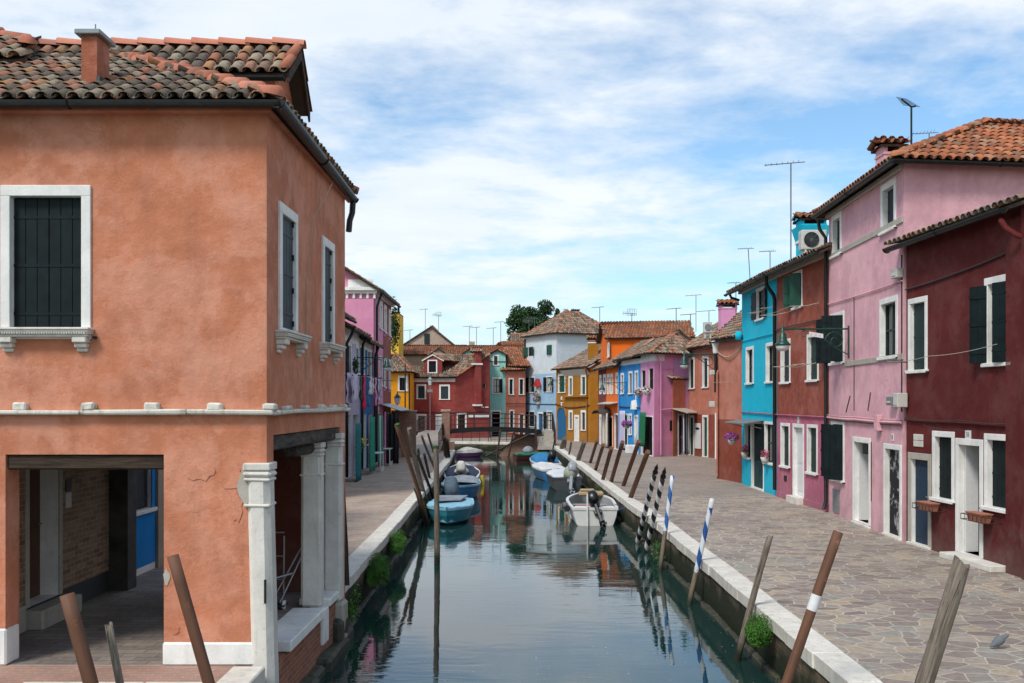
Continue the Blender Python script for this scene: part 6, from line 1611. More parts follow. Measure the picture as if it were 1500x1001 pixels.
mb = MB(); mb.lathe([(.02, 0), (.15, 0), (.16, .02)], ((a_.x+b_.x)/2, 46.79, (a_.z+b_.z)/2), 16, 0, Matrix.Rotation(PI/2, 3, 'X'), False); mb.build('fan_grille', M['lamppale'], t)
mb = MB(); p0 = at(1012, 494, 52); tag(mb, None) if False else None
mb.slab([V(9.55, 52.5, 6.05), V(10.35, 52.5, 6.05), V(10.5, 53.2, 6.35), V(9.7, 53.2, 6.35)], V(0, -.4, .9), .08) if False else None

# ================================================================== left bank
# low row: white-lilac shop and blue shop
def left_house(name, label, P0, P1, zt, bands, ops, back=7, **k):
    f = Fac(P0, P1); n = -f.n
    c = [P0, P1, (P1[0]+n.x*back, P1[1]+n.y*back), (P0[0]+n.x*back, P0[1]+n.y*back)]
    H = House(name, label, 'house', ((c[0][0]+c[2][0])/2, (c[0][1]+c[2][1])/2, 0), mats=(bands[0][1], 'white')); H.c = c
    H.fac = H.face(P0, P1, zt, None, ops, bands)
    for i in (1, 2, 3): H.face(c[i], c[(i+1) % 4], zt)
    return H
def lx(y): return -6.45 - (y-36)*.0215
def LP(y): return (lx(y), y)
bshop = [O(0, 0, 0, 0, 'door_open', fw=.02)]
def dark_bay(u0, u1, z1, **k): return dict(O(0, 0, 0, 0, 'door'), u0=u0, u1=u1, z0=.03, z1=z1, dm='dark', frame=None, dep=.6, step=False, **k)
H = left_house('brown_shop_house', 'salmon shop house half hidden behind the corner house on the left bank', LP(30), LP(38.3), 6.2, [(-9, 'salmon2')], [dark_bay(5.6, 7.6, 2.7)])
H.done(); r, E, a, b = quad_roof(H.root, H.c, 6.3, 1.6, 'gable', .35); eave_gutter(H, E)
f0 = Fac(LP(38.32), LP(43.3))
H = left_house('lilac_shop_house', 'pale lilac shop house with dark windows above a green curtained shopfront', LP(38.32), LP(43.3), 5.95, [(-9, 'palelilac'), (5.45, 'white')],
    [O(507.8, 514.5, 502, 549, 'glass', fw=.12, pane='dark'), O(520.6, 525.6, 505, 549, 'shut', fw=.14, sm='shutter_black'), dark_bay(.35, 2.2, 2.6), dark_bay(2.7, 4.6, 2.6)])
fL = H.fac; H.done(); r, E, a, b = quad_roof(H.root, H.c, 6.0, 1.6, 'gable', .35); eave_gutter(H, E)
pipe(H.root, [fL.pt(.35, .35, 5.9), fL.pt(.35, .3, 5.7), fL.pt(.3, .1, 5.3), fL.pt(.3, .1, .1)], .06); pipe(H.root, [fL.pt(4.6, .35, 5.9), fL.pt(4.75, .15, 5.5), fL.pt(4.85, .12, 5.3), fL.pt(4.85, .1, .1)], .06)
H = left_house('blue_shop_house', 'deep blue shop house with narrow dark windows between the lilac and pink houses', LP(43.32), LP(48.0), 5.75, [(-9, 'seablue'), (5.4, 'white')],
    [O(530, 534, 507, 551, 'glass', fw=.12, pane='dark'), O(538.3, 543.8, 511, 555, 'glass', fw=.12, pane='dark'), dark_bay(.5, 2.2, 2.6), dark_bay(2.8, 4.3, 2.6)])
fB = H.fac; H.done(); r, E, a, b = quad_roof(H.root, H.c, 5.85, 1.6, 'gable', .35); eave_gutter(H, E)
pipe(H.root, [fB.pt(4.3, .35, 5.75), fB.pt(4.5, .15, 5.3), fB.pt(4.6, .12, 5.1), fB.pt(4.6, .1, .1)], .06)
# tall pink house
P0, P1 = (-6.66, 48.02), (-6.66, 54.7)
H = House('rose_house', 'tall rose pink and clay red house with a white cornice on the left bank', 'house', (-10, 51, 0), mats=('pinkhouse', 'white'))
c = [P0, P1, (-13.5, 54.7), (-13.5, 48.02)]; H.c = c; zt = 8.55
fac = H.face(P0, P1, zt, None, [O(551.5, 553.5, 430, 476, 'shut', fw=.3, sm='whitedoor'), O(556, 560.3, 441, 484, 'shut', fw=.22, sm='whitedoor'), O(562.5, 566, 447, 489, 'shut', fw=.22, sm='whitedoor'), O(569.3, 572.2, 453.5, 494, 'shut', fw=.22, sm='whitedoor'),
    O(556, 559.8, 522, 566, 'glass', fw=.12, pane='dark'), O(562.3, 565, 525, 569, 'glass', fw=.12, pane='dark'), O(569.2, 572, 527, 571, 'glass', fw=.12, pane='dark'), dark_bay(.6, 3.0, 2.55), O(567.2, 570.4, 604, 646, 'shut', fw=.3, sm='whitedoor')],
    [(-9, 'pinkhouse')])
for i in (1, 2, 3): H.face(c[i], c[(i+1) % 4], zt)
gable_tris(H, None, zt, 2.1); H.done()
mb = MB(); u = fac.u(561.3); fac.box(mb, u, fac.L, 0, .012, -.0, zt-.32); wb = None
# the clay red end is its own render, with holes left for the windows
mb2 = MB(); hs = [(o['hu0']-.12, o['hu1']+.12, o['hz0']-.2, o['hz1']+.15, .0) for f_, o in H.pend if o['hu0'] > u-.3]
class _F(Fac): pass
f2 = Fac(fac.pt(u, .012, 0)[:2], fac.pt(fac.L, .012, 0)[:2])
hh = [(max(.0, a0-u), min(f2.L, a1-u), z0, z1, .01) for a0, a1, z0, z1, _ in hs if a1 > u]
wall_grid(mb2, f2, -.1, zt-.3, zt-.3, hh, [(-9, 0)], 0)
mb2.build('clay_red_render', M['brickpink'], H.root)
r, E, a, b = quad_roof(H.root, c, zt, 2.1, 'gable', .38, ('tile_mix', 'underlay', 'tile_orange')); eave_gutter(H, E, r=.07)
mb = MB(); fac.box(mb, -.01, fac.L, .013, .16, zt-.30, zt-.16, b=.01); fac.box(mb, -.01, fac.L, .013, .3, zt-.159, zt-.02, b=.01)
fs_ = Fac((-8.2, 48.02), (-6.66, 48.02)); fs_.box(mb, 0, fs_.L+.16, 0, .16, zt-.30, zt-.16); fs_.box(mb, 0, fs_.L+.3, 0, .3, zt-.159, zt+.0)
for k in range(5): fs_.box(mb, .2+k*.33, .32+k*.33, .0, .14, zt-.55, zt-.30, b=.02)
mb.build('cornice', M['white'], H.root)
mb = MB(); fs_.box(mb, .2, fs_.L-.004, 0, .12, -.1, zt-.56); mb.build('pilaster', M['pinkhouse'], H.root)
mb = MB(); fs_.box(mb, .3, 1.5, .02, .1, zt+.02, zt+.38); mb.build('gable_patch', M['white'], H.root)
pipe(H.root, [fac.pt(.3, .4, zt-.1), fac.pt(.25, .25, zt-.5), fac.pt(.2, .12, zt-.9), fac.pt(.2, .1, .1)], .06)
pipe(H.root, [fac.pt(fac.L+.1, .42, zt-.1), fac.pt(fac.L+.1, .42, zt-.6), fac.pt(fac.L-.2, .1, zt-.62)], .06)
cable(H.root, [fac.pt(0, .04, 2.9), fac.pt(fac.L, .04, 2.85)], .03)
# ================================================================== shopfront cloths, awning, laundry on the left bank
fsh = Fac(LP(38.3), LP(48.0))
drape('shop_curtain', 'bright green curtain hanging forward at the lilac shopfront, left one of the pair', fsh, fsh.u(520)-.6, fsh.u(520)+1.1, .7, .12, at(520, 611, 42).z, [cgt], 4)
drape('shop_curtain', 'pale and bright green curtain hanging at the blue shopfront, right one of the pair', fsh, fsh.u(540)-.8, fsh.u(540)+1.0, .55, .15, 2.4, [cgt, cgt, cw], 4)
drape('shop_curtain', 'teal cloth hanging close to the far corner of the salmon house', fsh, fsh.u(505)-1.2, fsh.u(505)+.3, .6, -.0, 2.2, [ctl], 3)
drape('shop_curtain', 'long black cloth hanging in front of the pink house shop', Fac((-6.1, 48.1), (-5.3, 48.1)), 0, .62, 0, .05, 2.45, ['iron'], 3)
mb = MB(); mb.tube([V(-6.12, 48.0, 0), V(-6.12, 48.0, 2.55)], .05, 8)
tag(mb.build('awning_post', M['pinkhouse']), 'thin pink post in front of the pink house shop', 'post')
t = thing('shop_awning', 'sloping grey awning on scrolled iron brackets over the last shop before the brick wall', 'awning', (-6.2, 52, 2.5))
mb = MB(); mb.slab([V(-6.63, 50.0, 2.95), V(-5.6, 50.0, 2.6), V(-5.6, 55.0, 2.6), V(-6.63, 55.0, 2.95)], V(.3, 0, .95), .04); mb.build('sheet', M['lamppale'], t)
for yy in (50.1, 52.5, 54.8):
    mb = MB(); mb.tube([V(-6.62, yy, 2.35), V(-5.7, yy, 2.58)], .015, 5); mb.tube([V(-6.4+.12*math.cos(a)*(1-a/9), yy, 2.5+.12*math.sin(a)*(1-a/9)) for a in [k*.5 for k in range(14)]], .012, 4); mb.build('bracket', M['iron'], t)
# stand of wares
for (px, lab, mt) in ((529, 'white shop table outside the lilac shop', 'whitedoor'), (545, 'white shop table outside the blue shop', 'whitedoor')):
    u = fsh.u(px); t = thing('shop_table', lab, 'table', fsh.pt(u, .6, 0))
    mb = MB(); fsh.box(mb, u-.6, u+.6, .4, .95, .78, .82, b=.01); mb.build('tabletop', M[mt], t)
    for (a_, b_) in ((u-.55, .45), (u+.55, .45), (u-.55, .9), (u+.55, .9)):
        mb = MB(); fsh.box(mb, a_-.02, a_+.02, b_-.02, b_+.02, 0, .78); mb.build('leg', M[mt], t)
    mb = MB(); fsh.box(mb, u-.58, u+.58, .92, .95, .0, .2); fsh.box(mb, u-.58, u+.58, .4, .44, .3, .78); mb.build('apron', M['boxgrey'], t)
bush('potted_plant', 'small plant with yellow flowers at the lilac shop entrance', 'plant', fsh.pt(fsh.u(514), .4, 1.3), (.25, .4, .3), 120, .12, 'leaf')
mb = MB(); leaves(mb, fsh.pt(fsh.u(514), .5, 1.4), (.25, .35, .2), 25, .12); tag(mb.build('yellow_flowers', plain('yellow_petal', (.7, .5, .02, 1), .6)), 'yellow flowers by the lilac shop entrance', 'flowers')
# clothes line
t = thing('clothes_line', 'washing line on iron rods above the shops of the left bank', 'clothes line', fsh.pt(3, .7, 4.0))
mb = MB()
ZL1 = 4.05
for yy in (38.6, 43.0, 47.6): mb.tube([V(lx(yy), yy, ZL1+.02), V(lx(yy)+1.0, yy, ZL1)], .02, 5)
mb.build('rods', M['iron'], t); mb = MB()
for w_ in (.55, .75, .95): mb.tube([V(lx(38.6)+w_, 38.6, ZL1), V(lx(43)+w_, 43.0, ZL1-.05), V(lx(47.6)+w_, 47.6, ZL1)], .006, 4)
mb.build('lines', M['rope'], t)
def cloth_col(n, c): return plain(n, c, .9, var=.1)
WASH = [(511, 5.2, .9, 1.05, (.52, .46, .60, 1), 'large pale lilac sheet hanging at the left end of the washing line'),
        (520, .0, .95, 1.0, (.56, .50, .62, 1), 'second pale lilac sheet on the washing line'),
        (528.5, 0, .45, .95, (.06, .09, .07, 1), 'dark green jacket on the washing line'),
        (533.5, 0, .42, 1.3, (.62, .03, .10, 1), 'crimson red dress on the washing line'),
        (538.5, 0, .40, 1.2, (.04, .10, .22, 1), 'navy blue trousers on the washing line'),
        (543, 0, .36, .7, (.62, .62, .60, 1), 'white shirt on the washing line, left of the pink towel'),
        (546, 0, .3, .6, (.50, .55, .50, 1), 'pale green vest on the washing line'),
        (550, 0, .40, 1.15, (.78, .25, .42, 1), 'pink towel on the washing line'),
        (554.5, 0, .40, 1.0, (.50, .62, .68, 1), 'pale blue shirt at the right end of the washing line'),
        (557.5, 0, .3, .8, (.55, .42, .5, 1), 'mauve cloth last on the washing line')]
for i, (px, _, wd, hh_, colr, lab) in enumerate(WASH):
    fl = Fac((lx(38.6)+.75+.2*(i % 2), 38.6), (lx(47.6)+.75+.2*(i % 2), 47.6)); u = fl.u(px)
    k = wd*1.15
    mb = MB(); n = 8; rows = 6
    for a in range(rows+1):
        for b in range(n+1):
            ta, tb = a/rows, b/n; sh = 1-.25*math.sin(ta*PI*.9)*(.6 if i > 1 else .1)
            mb.v.append(fl.pt(u+(tb-.5)*k*sh*(1.0+.2*ta), .05*math.sin(tb*9+i)*ta+.03*math.sin(a*2+b), ZL1-.02-hh_*ta-.05*math.sin(tb*PI*1)*(1-ta)))
    for a in range(rows):
        for b in range(n):
            q = a*(n+1)+b; mb.f.append((q, q+1, q+n+2, q+n+1)); mb.m.append(0); mb.sm.append(True)
    o_ = mb.build('hanging_laundry', cloth_col('laundry_cloth', colr)); md = o_.modifiers.new('t', 'SOLIDIFY'); md.thickness = .01
    tag(o_, lab, 'laundry', 'washing hung out on the line of the left bank')
# ================================================================== brick walls and pillar on the left bank
t = thing('garden_wall', 'low brick wall with a stone coping across the left quay beyond the shops', 'wall', (-6, 54.9, 0))
mb = MB(); mb.box(-6.64, -5.3, 54.75, 55.05, 0, 2.5); mb.build('brickwork', M['brick_wall'], t)
mb = MB(); mb.rbox(-6.64, -5.25, 54.7, 55.1, 2.5, 2.58, b=.02); mb.build('coping', M['oldstone'], t)
mb = MB(); mb.rbox(-6.6, -6.1, 54.6, 54.74, 0, .5, b=.01); mb.build('foot', M['beige'], t)
t = thing('brick_pillar', 'square brick pillar at the water end of the left bank, before the bridge', 'pillar', (-4.15, 63, WATER))
mb = MB(); mb.box(-4.42, -3.92, 62.6, 63.1, -1.6, 2.42); mb.box(-4.35, -3.6, 62.3, 62.59, -1.6, .55); mb.build('shaft', M['brick_wall'], t)
mb = MB(); mb.rbox(-4.47, -3.87, 62.55, 63.15, 2.42, 2.56, b=.02); mb.build('cap', M['brick_gable'], t)
# ================================================================== footbridge
t = thing('footbridge', 'low arched footbridge with dark railings crossing the far end of the canal', 'bridge', (-1, 71, WATER))
def bz(x): return 1.0 + .22*(1-((x+1.4)/3.6)**2)
mb = MB(); n = 16; X0, X1 = -4.9, 2.1; Yb0, Yb1 = 70.2, 71.9
for i in range(n):
    xa, xb = X0+(X1-X0)*i/n, X0+(X1-X0)*(i+1)/n
    for (ya, yb_, th, up) in ((Yb0, Yb0+.12, .26, .04), (Yb1-.12, Yb1, .26, .04)):
        mb.raw([V(xa, ya, bz(xa)-th), V(xb, ya, bz(xb)-th), V(xb, yb_, bz(xb)-th), V(xa, yb_, bz(xa)-th), V(xa, ya, bz(xa)+up), V(xb, ya, bz(xb)+up), V(xb, yb_, bz(xb)+up), V(xa, yb_, bz(xa)+up)], [(0, 3, 2, 1), (4, 5, 6, 7), (0, 1, 5, 4), (1, 2, 6, 5), (2, 3, 7, 6), (3, 0, 4, 7)])
mb.build('girders', M['rustiron'] if 'rustiron' in M else M['iron'], t)
mb = MB()
for i in range(n):
    xa, xb = X0+(X1-X0)*i/n, X0+(X1-X0)*(i+1)/n
    mb.slab([V(xa, Yb0+.125, bz(xa)), V(xb-.01, Yb0+.125, bz(xb)), V(xb-.01, Yb1-.125, bz(xb)), V(xa, Yb1-.125, bz(xa))], V(0, 0, 1), .06)
mb.build('deck', M['beamgrey'], t)
M['rustiron'] = plain('brown_iron_paint', (.05, .028, .022, 1), .55, .2, var=.4)
def railing(pts, h=1.0, posts=8, name='railing', mid=2):
    mb = MB(); pts = [Vector(p) for p in pts]; P = [p+V(0, 0, h) for p in pts]
    mb.tube(P, .03, 6)
    for k in range(mid):
        mb.tube([p+V(0, 0, h*(k+1)/(mid+1)) for p in pts], .014, 4)
    tot = sum((pts[i+1]-pts[i]).length for i in range(len(pts)-1)); d = 0
    for i in range(len(pts)-1):
        L_ = (pts[i+1]-pts[i]).length; m_ = max(1, round(posts*L_/tot))
        for j in range(m_+(1 if i == len(pts)-2 else 0)):
            p = pts[i].lerp(pts[i+1], j/m_); mb.box(p.x-.025, p.x+.025, p.y-.025, p.y+.025, p.z-.05, p.z+h)
    return mb.build(name, M['rustiron'], t)
for yy in (Yb0+.06, Yb1-.06): railing([V(x_, yy, bz(x_)) for x_ in [X0+(X1-.4-X0)*k/6 for k in range(7)]], posts=9)
railing([V(-4.15, 71.9, bz(-4.2)), V(-5.6, 71.9, 1.0), V(-6.2, 70, 1.0), V(-6.2, 66.5, 1.0)], posts=8)
# ramp on the left
mb = MB(); mb.raw([V(-6.25, 57.5, 0), V(-4.35, 57.5, 0), V(-4.35, 66.5, 1.0), V(-6.25, 66.5, 1.0), V(-4.35, 72, 1.0), V(-6.25, 72, 1.0), V(-6.25, 57.5, -.2), V(-4.35, 57.5, -.2), V(-4.35, 66.5, .75), V(-6.25, 66.5, .75), V(-4.35, 72, .75), V(-6.25, 72, .75)],
    [(0, 1, 2, 3), (3, 2, 4, 5), (7, 6, 9, 8), (8, 9, 11, 10), (1, 7, 8, 2), (2, 8, 10, 4), (6, 0, 3, 9), (9, 3, 5, 11), (0, 6, 7, 1), (5, 4, 10, 11)])
mb.build('ramp', slabmat('ramp_paving', (.34, .28, .24, 1), (.27, .225, .19, 1), (.38, .33, .29, 1), .62, .3), t)
railing([V(-4.38, 59.5, .2), V(-4.38, 66.5, 1.0), V(-4.38, 70.2, 1.02)], posts=11)
railing([V(-6.22, 62, .5), V(-6.22, 66.5, 1.0), V(-6.22, 71.9, 1.0)], posts=8)
mb = MB(); mb.box(-6.2, -4.5, 71.0, 71.3, -1.6, .74); mb.build('left_pier', M['brick_wall'], t)
# steps down on the right bank
n = 7
mb = MB()
for i in range(n):
    ya = 71.9-.3-i*.56; zt = 1.05-(i+1)*.15+.02
    mb.box(1.72, 2.92, ya-.56-.02, ya, -.2, max(zt, .03)+.0)
mb.box(1.72, 2.92, 71.61, 71.9, -.2, 1.02)
mb.build('stairs', M['oldstone'], t)
mb = MB()
mb.raw([V(1.62, 71.9, 1.0), V(1.62, 67.6, -.1), V(1.62, 67.6, .12), V(1.62, 71.9, 1.25), V(1.70, 71.9, 1.0), V(1.70, 67.6, -.1), V(1.70, 67.6, .12), V(1.70, 71.9, 1.25)], [(0, 1, 2, 3), (7, 6, 5, 4), (0, 4, 5, 1), (3, 2, 6, 7), (1, 5, 6, 2), (0, 3, 7, 4)]); mb.build('stringer', M['rustiron'], t)
railing([V(1.66, 71.6, 1.1), V(1.66, 67.6, .1)], posts=8, mid=3)
railing([V(2.96, 71.6, 1.1), V(2.96, 67.6, .1)], posts=6)
railing([V(2.1, 71.84, 1.05), V(2.96, 71.84, 1.05)], posts=2)
mb = MB(); mb.box(.2, 3.05, 71.05, 71.8, -1.6, .72); mb.raw([V(-1.0, 71.1, -.9), V(.2, 71.1, -.9), V(.2, 71.1, .55), V(-1.0, 71.6, -.9), V(.2, 71.6, -.9), V(.2, 71.6, .55)], [(0, 1, 2), (3, 5, 4), (0, 2, 5, 3)]); mb.build('abutment', M['brick_wall'], t)
mb = MB(); mb.tube([V(-2.2, 70.3, -.95), V(1.2, 70.3, .75)], .07, 6); mb.build('brace', M['rustiron'], t)
# railing on the far quay
t2 = thing('quay_railing', 'thin dark railing along the far quay behind the footbridge', 'railing', (-2, 75.2, 0)); tt = t; t = t2
railing([V(-3.8, 76.3, .02), V(-1.8, 75.8, .02)], .95, 3); railing([V(-1.6, 75.7, .02), V(1.4, 74.8, .02)], .95, 5, mid=4); t = tt

# ================================================================== mooring poles
wood_grey = woodmat('weathered_pole_wood', (.25, .205, .16, 1), (.085, .068, .054, 1), .9, wet=.55)
wood_dark = woodmat('dark_wet_pole_wood', (.075, .05, .035, 1), (.025, .018, .014, 1), .7)
def wet_brown(name, c, rough):
    s = NT(name); x = s.sep(s.obj()); n = s.noise(6, 5, .6, v=s.obj()); g = s.noise(1.2, 5, .6, v=s.scale(s.obj(), (10, 10, 1)))
    cc = s.mix(s.ramp(g, [(.35, 0.), (.7, 1.)]), c, dk(c, .55)); cc = s.mix(s.ramp(n, [(.6, 0.), (.7, 1.)]), cc, dk(c, 1.6))
    k = s.math('ADD', x[2], s.math('MULTIPLY', s.math('SUBTRACT', n, .5), .6)); cc = s.mix(s.rng(k, .75, 1.1, 1., 0.), cc, (.022, .02, .014, 1))
    return s.fin(cc, rough, s.bump(n, .2, .01))
brown = wet_brown('rust_brown_pole', (.15, .062, .03, 1), .72)
def kedge(y, side):
    P_ = offset(RK, KW) if side > 0 else offset(LK, -KW)
    for i in range(len(P_)-1):
        if P_[i].y <= y <= P_[i+1].y: t_ = (y-P_[i].y)/(P_[i+1].y-P_[i].y); return P_[i].x+(P_[i+1].x-P_[i].x)*t_
    return P_[-1].x if side < 0 else 0
def pole(label, top, bot, Y=None, d=.13, kind='wood', group='mooring poles along the canal', ext=.5, crook=.03, paint=None, dY=0, cap=None):
    if Y is None: Y = (CZ-WATER)*F/(bot[1]-HY)
    for q_ in range(60):     # lean toward the viewer until the pole clears the kerb it stands in front of
        T = at(top[0], top[1], Y+dY); B = at(bot[0], bot[1], Y); ax = (T-B).normalized(); g_ = B+ax*((.03-B.z)/ax.z)
        if g_.y < 9 or T.z < .03: break
        side = 1 if g_.x > 0 else -1; e_ = kedge(g_.y, side)
        if side*g_.x + d/2 + .02 < side*e_: break
        dY -= .06; Y -= .025
    T = at(top[0], top[1], Y+dY); B = at(bot[0], bot[1], Y)
    ax = (T-B).normalized(); k = (WATER-ext-B.z)/ax.z; B = B + ax*k
    L_ = (T-B).length; seg = 12; rings = 14; mb = MB(); r0 = d/2; ph = U(0, 6)
    for i in range(rings+1):
        tt_ = i/rings; r = r0*(1.06-.12*tt_) if kind != 'steel' else r0
        for q in range(seg):
            a = 2*PI*q/seg; rr = r
            if kind == 'wood': rr = r*(1+.10*mnoise.noise(V(math.cos(a)*1.5, math.sin(a)*1.5, tt_*5+ph)))
            ox = crook*math.sin(tt_*PI*1.5+ph) if kind == 'wood' else 0; oy = crook*math.cos(tt_*PI+ph) if kind == 'wood' else 0
            mb.v.append(V(math.cos(a)*rr+ox, math.sin(a)*rr+oy, tt_*L_ + ((.03*math.sin(a*1+ph)+.02*math.sin(3*a)+.012*math.sin(7*a+ph))*min(1, d/.12) if (i == rings and kind == 'wood') else 0)))
    for i in range(rings):
        for q in range(seg):
            mb.f.append((i*seg+q, i*seg+(q+1) % seg, (i+1)*seg+(q+1) % seg, (i+1)*seg+q)); mb.m.append(0); mb.sm.append(True)
    mb.f.append(tuple(range(rings*seg, (rings+1)*seg))); mb.m.append(0); mb.sm.append(False)
    mt = paint if paint else {'wood': wood_grey, 'steel': brown, 'dark': wood_dark}[kind]
    rt = thing('mooring_pole', label, 'pole', B, 0, group)
    rt.rotation_mode = 'QUATERNION'; rt.rotation_quaternion = ax.to_track_quat('Z', 'Y')
    sh = mb.build('shaft', mt, rt, local=True)
    if cap:
        c_ = MB()
        if cap == 'white': c_.lathe([(r0*1.03, L_-.14), (r0*1.03, L_+.01), (r0*.8, L_+.03)], seg=12); cm = M['whitedoor']
        elif cap == 'point': c_.lathe([(r0*1.0, L_-.0), (r0*1.1, L_+.05), (r0*.6, L_+.12), (r0*.8, L_+.18), (r0*.25, L_+.28), (.005, L_+.34)], seg=12); cm = M['iron']
        elif cap == 'green': c_.lathe([(r0*1.05, L_-.03), (r0*1.05, L_+.03)], seg=12); cm = M['leaf']
        elif cap == 'band': c_.lathe([(r0*1.04, L_*.0+cap_h(L_)), (r0*1.04, cap_h(L_)+.17)], seg=12); cm = M['whitedoor']
        elif cap == 'tip': c_.lathe([(r0*1.02, L_-.02), (r0*1.02, L_+.004)], seg=12); cm = M['tilepale'] if 'tilepale' in M else M['boxgrey']
        c_.build('cap' if cap != 'band' else 'white_band', cm, rt, local=True)
    return rt, L_
def cap_h(L_): return L_-.86
BW = stripemat('black_white_spiral', (.012, .012, .014, 1), (.66, .66, .66, 1), 2.5)
BLW = stripemat('blue_white_spiral', (.012, .07, .27, 1), (.62, .66, .70, 1), 1.9, zt=1.15)
BLW2 = stripemat('blue_white_spiral_worn', (.02, .11, .34, 1), (.60, .66, .72, 1), 1.7, zt=1.4)
pole('stout grey weathered pole nearest at the lower right', (1403, 822), (1347, 1001), 8.2, .145, crook=.03)
pole('rust brown pole with a white band at the lower right', (1228, 779), (1152, 1001), 10.3, .105, 'steel', cap='band')
pole('slim grey weathered pole beside the green tuft on the right wall', (1130, 787), (1080, 965), d=.095)
pole('blue and white spiral pole with a white top', (1043, 733), (1010, 883), d=.10, paint=BLW, kind='paint', cap='white')
pole('pale blue and white spiral pole, left of the white topped one', (985, 697), (967, 835), d=.10, paint=BLW2, kind='paint')
pole('black and white spiral pole with a black finial, nearer of the two', (971, 700), (947, 804), d=.13, paint=BW, kind='paint', cap='point')
pole('black and white spiral pole with a black finial, farther of the two', (959.6, 693), (934.7, 790.6), d=.13, paint=BW, kind='paint', cap='point')
BR = [((949, 662), (914, 754), 'rust brown pole nearest to the spiral poles behind the white motorboat'), ((936, 646.6), (905, 734.5), 'tall rust brown pole, second of the brown row from the spiral poles'),
      ((912, 647.7), (888.7, 728), 'rust brown pole, third of the brown row on the right'), ((895.6, 656.5), (877, 724.6), 'rust brown pole, fourth of the brown row on the right'), ((883.7, 652), (866, 708), 'short rust brown pole, fifth of the brown row on the right'), ((874.7, 645.5), (859, 696), 'rust brown pole, farthest of the brown row on the right')]
for tp, bt, lab in BR: pole(lab, tp, bt, d=.15, kind='steel', group='rust brown poles in a row on the right bank', cap=None)
pole('thick grey pole behind the grey hulled boat', (855.6, 647.7), (842, 692), d=.24)
pole('thin grey pole right of the blue covered boat', (837, 648), (829, 682), d=.12); pole('thin grey pole just behind the blue covered boat', (830, 645.5), (825, 670), d=.12)
pole('thick grey pole by the foot of the bridge stairs', (828, 641), (817, 672), d=.26); pole('thin dark pole left of the bridge stairs', (795, 642), (789, 668), Y=69.5, d=.10, kind='dark'); pole('short dark pole below the bridge stairs', (813, 643), (808, 668), Y=69, d=.10, kind='dark')
pole('dark pole leaning under the bridge, left of the pair', (733.5, 630), (728, 668), Y=69.6, d=.13, kind='dark', group='poles under the footbridge'); pole('dark pole leaning under the bridge, right of the pair', (752.5, 632), (745, 668), Y=69.6, d=.13, kind='dark', group='poles under the footbridge')
pole('reddish green tipped pole leaning over the left quay', (582.4, 622.5), (625, 766), d=.125, cap='green', paint=wet_brown('mossy_brown_pole', (.17, .085, .045, 1), .6), kind='wood')
pole('long grey pole leaning over the left quay beside the green tipped one', (598.5, 628), (627, 745), d=.16)
pole('slim pole leaning left, third on the left bank', (619, 638.5), (645, 709), d=.11); pole('slim pole leaning left, farthest of the leaning group on the left bank', (627.5, 635), (646.6, 694), d=.11)
pole('short dark pole leaning among the left group', (621.5, 665.6), (634, 721), d=.11, kind='dark'); pole('thin stick leaning beside the green tipped pole', (605, 716), (621, 761), d=.06); pole('dark pole leaning from the quay behind the grey pole', (611, 665), (637, 735), d=.11, kind='dark')
pole('upright grey pole standing in the water before the teal boat', (638.4, 655), (640, 826), d=.13, crook=.012, cap='green')
pole('dark pole by the brick pillar, left of the pair', (651, 640), (655.7, 688), d=.15, kind='dark'); pole('dark pole by the brick pillar, right of the pair', (655, 644), (660, 687), d=.15, kind='dark'); pole('rust coloured pole leaning against the left bank railing', (648.5, 622), (653, 684), d=.15, kind='steel')
pole('rust brown pole before the portico column', (253, 814), (306, 1001), 8.0, .095, 'steel', cap=None, group='poles in the foreground at the lower left')
pole('thick rust brown pole at the lower left edge', (98, 871), (133, 1001), 7.3, .105, 'steel', group='poles in the foreground at the lower left')
pole('short silvery pole between the two brown ones at the lower left', (160, 916), (175, 1001), 7.6, .062, group='poles in the foreground at the lower left')

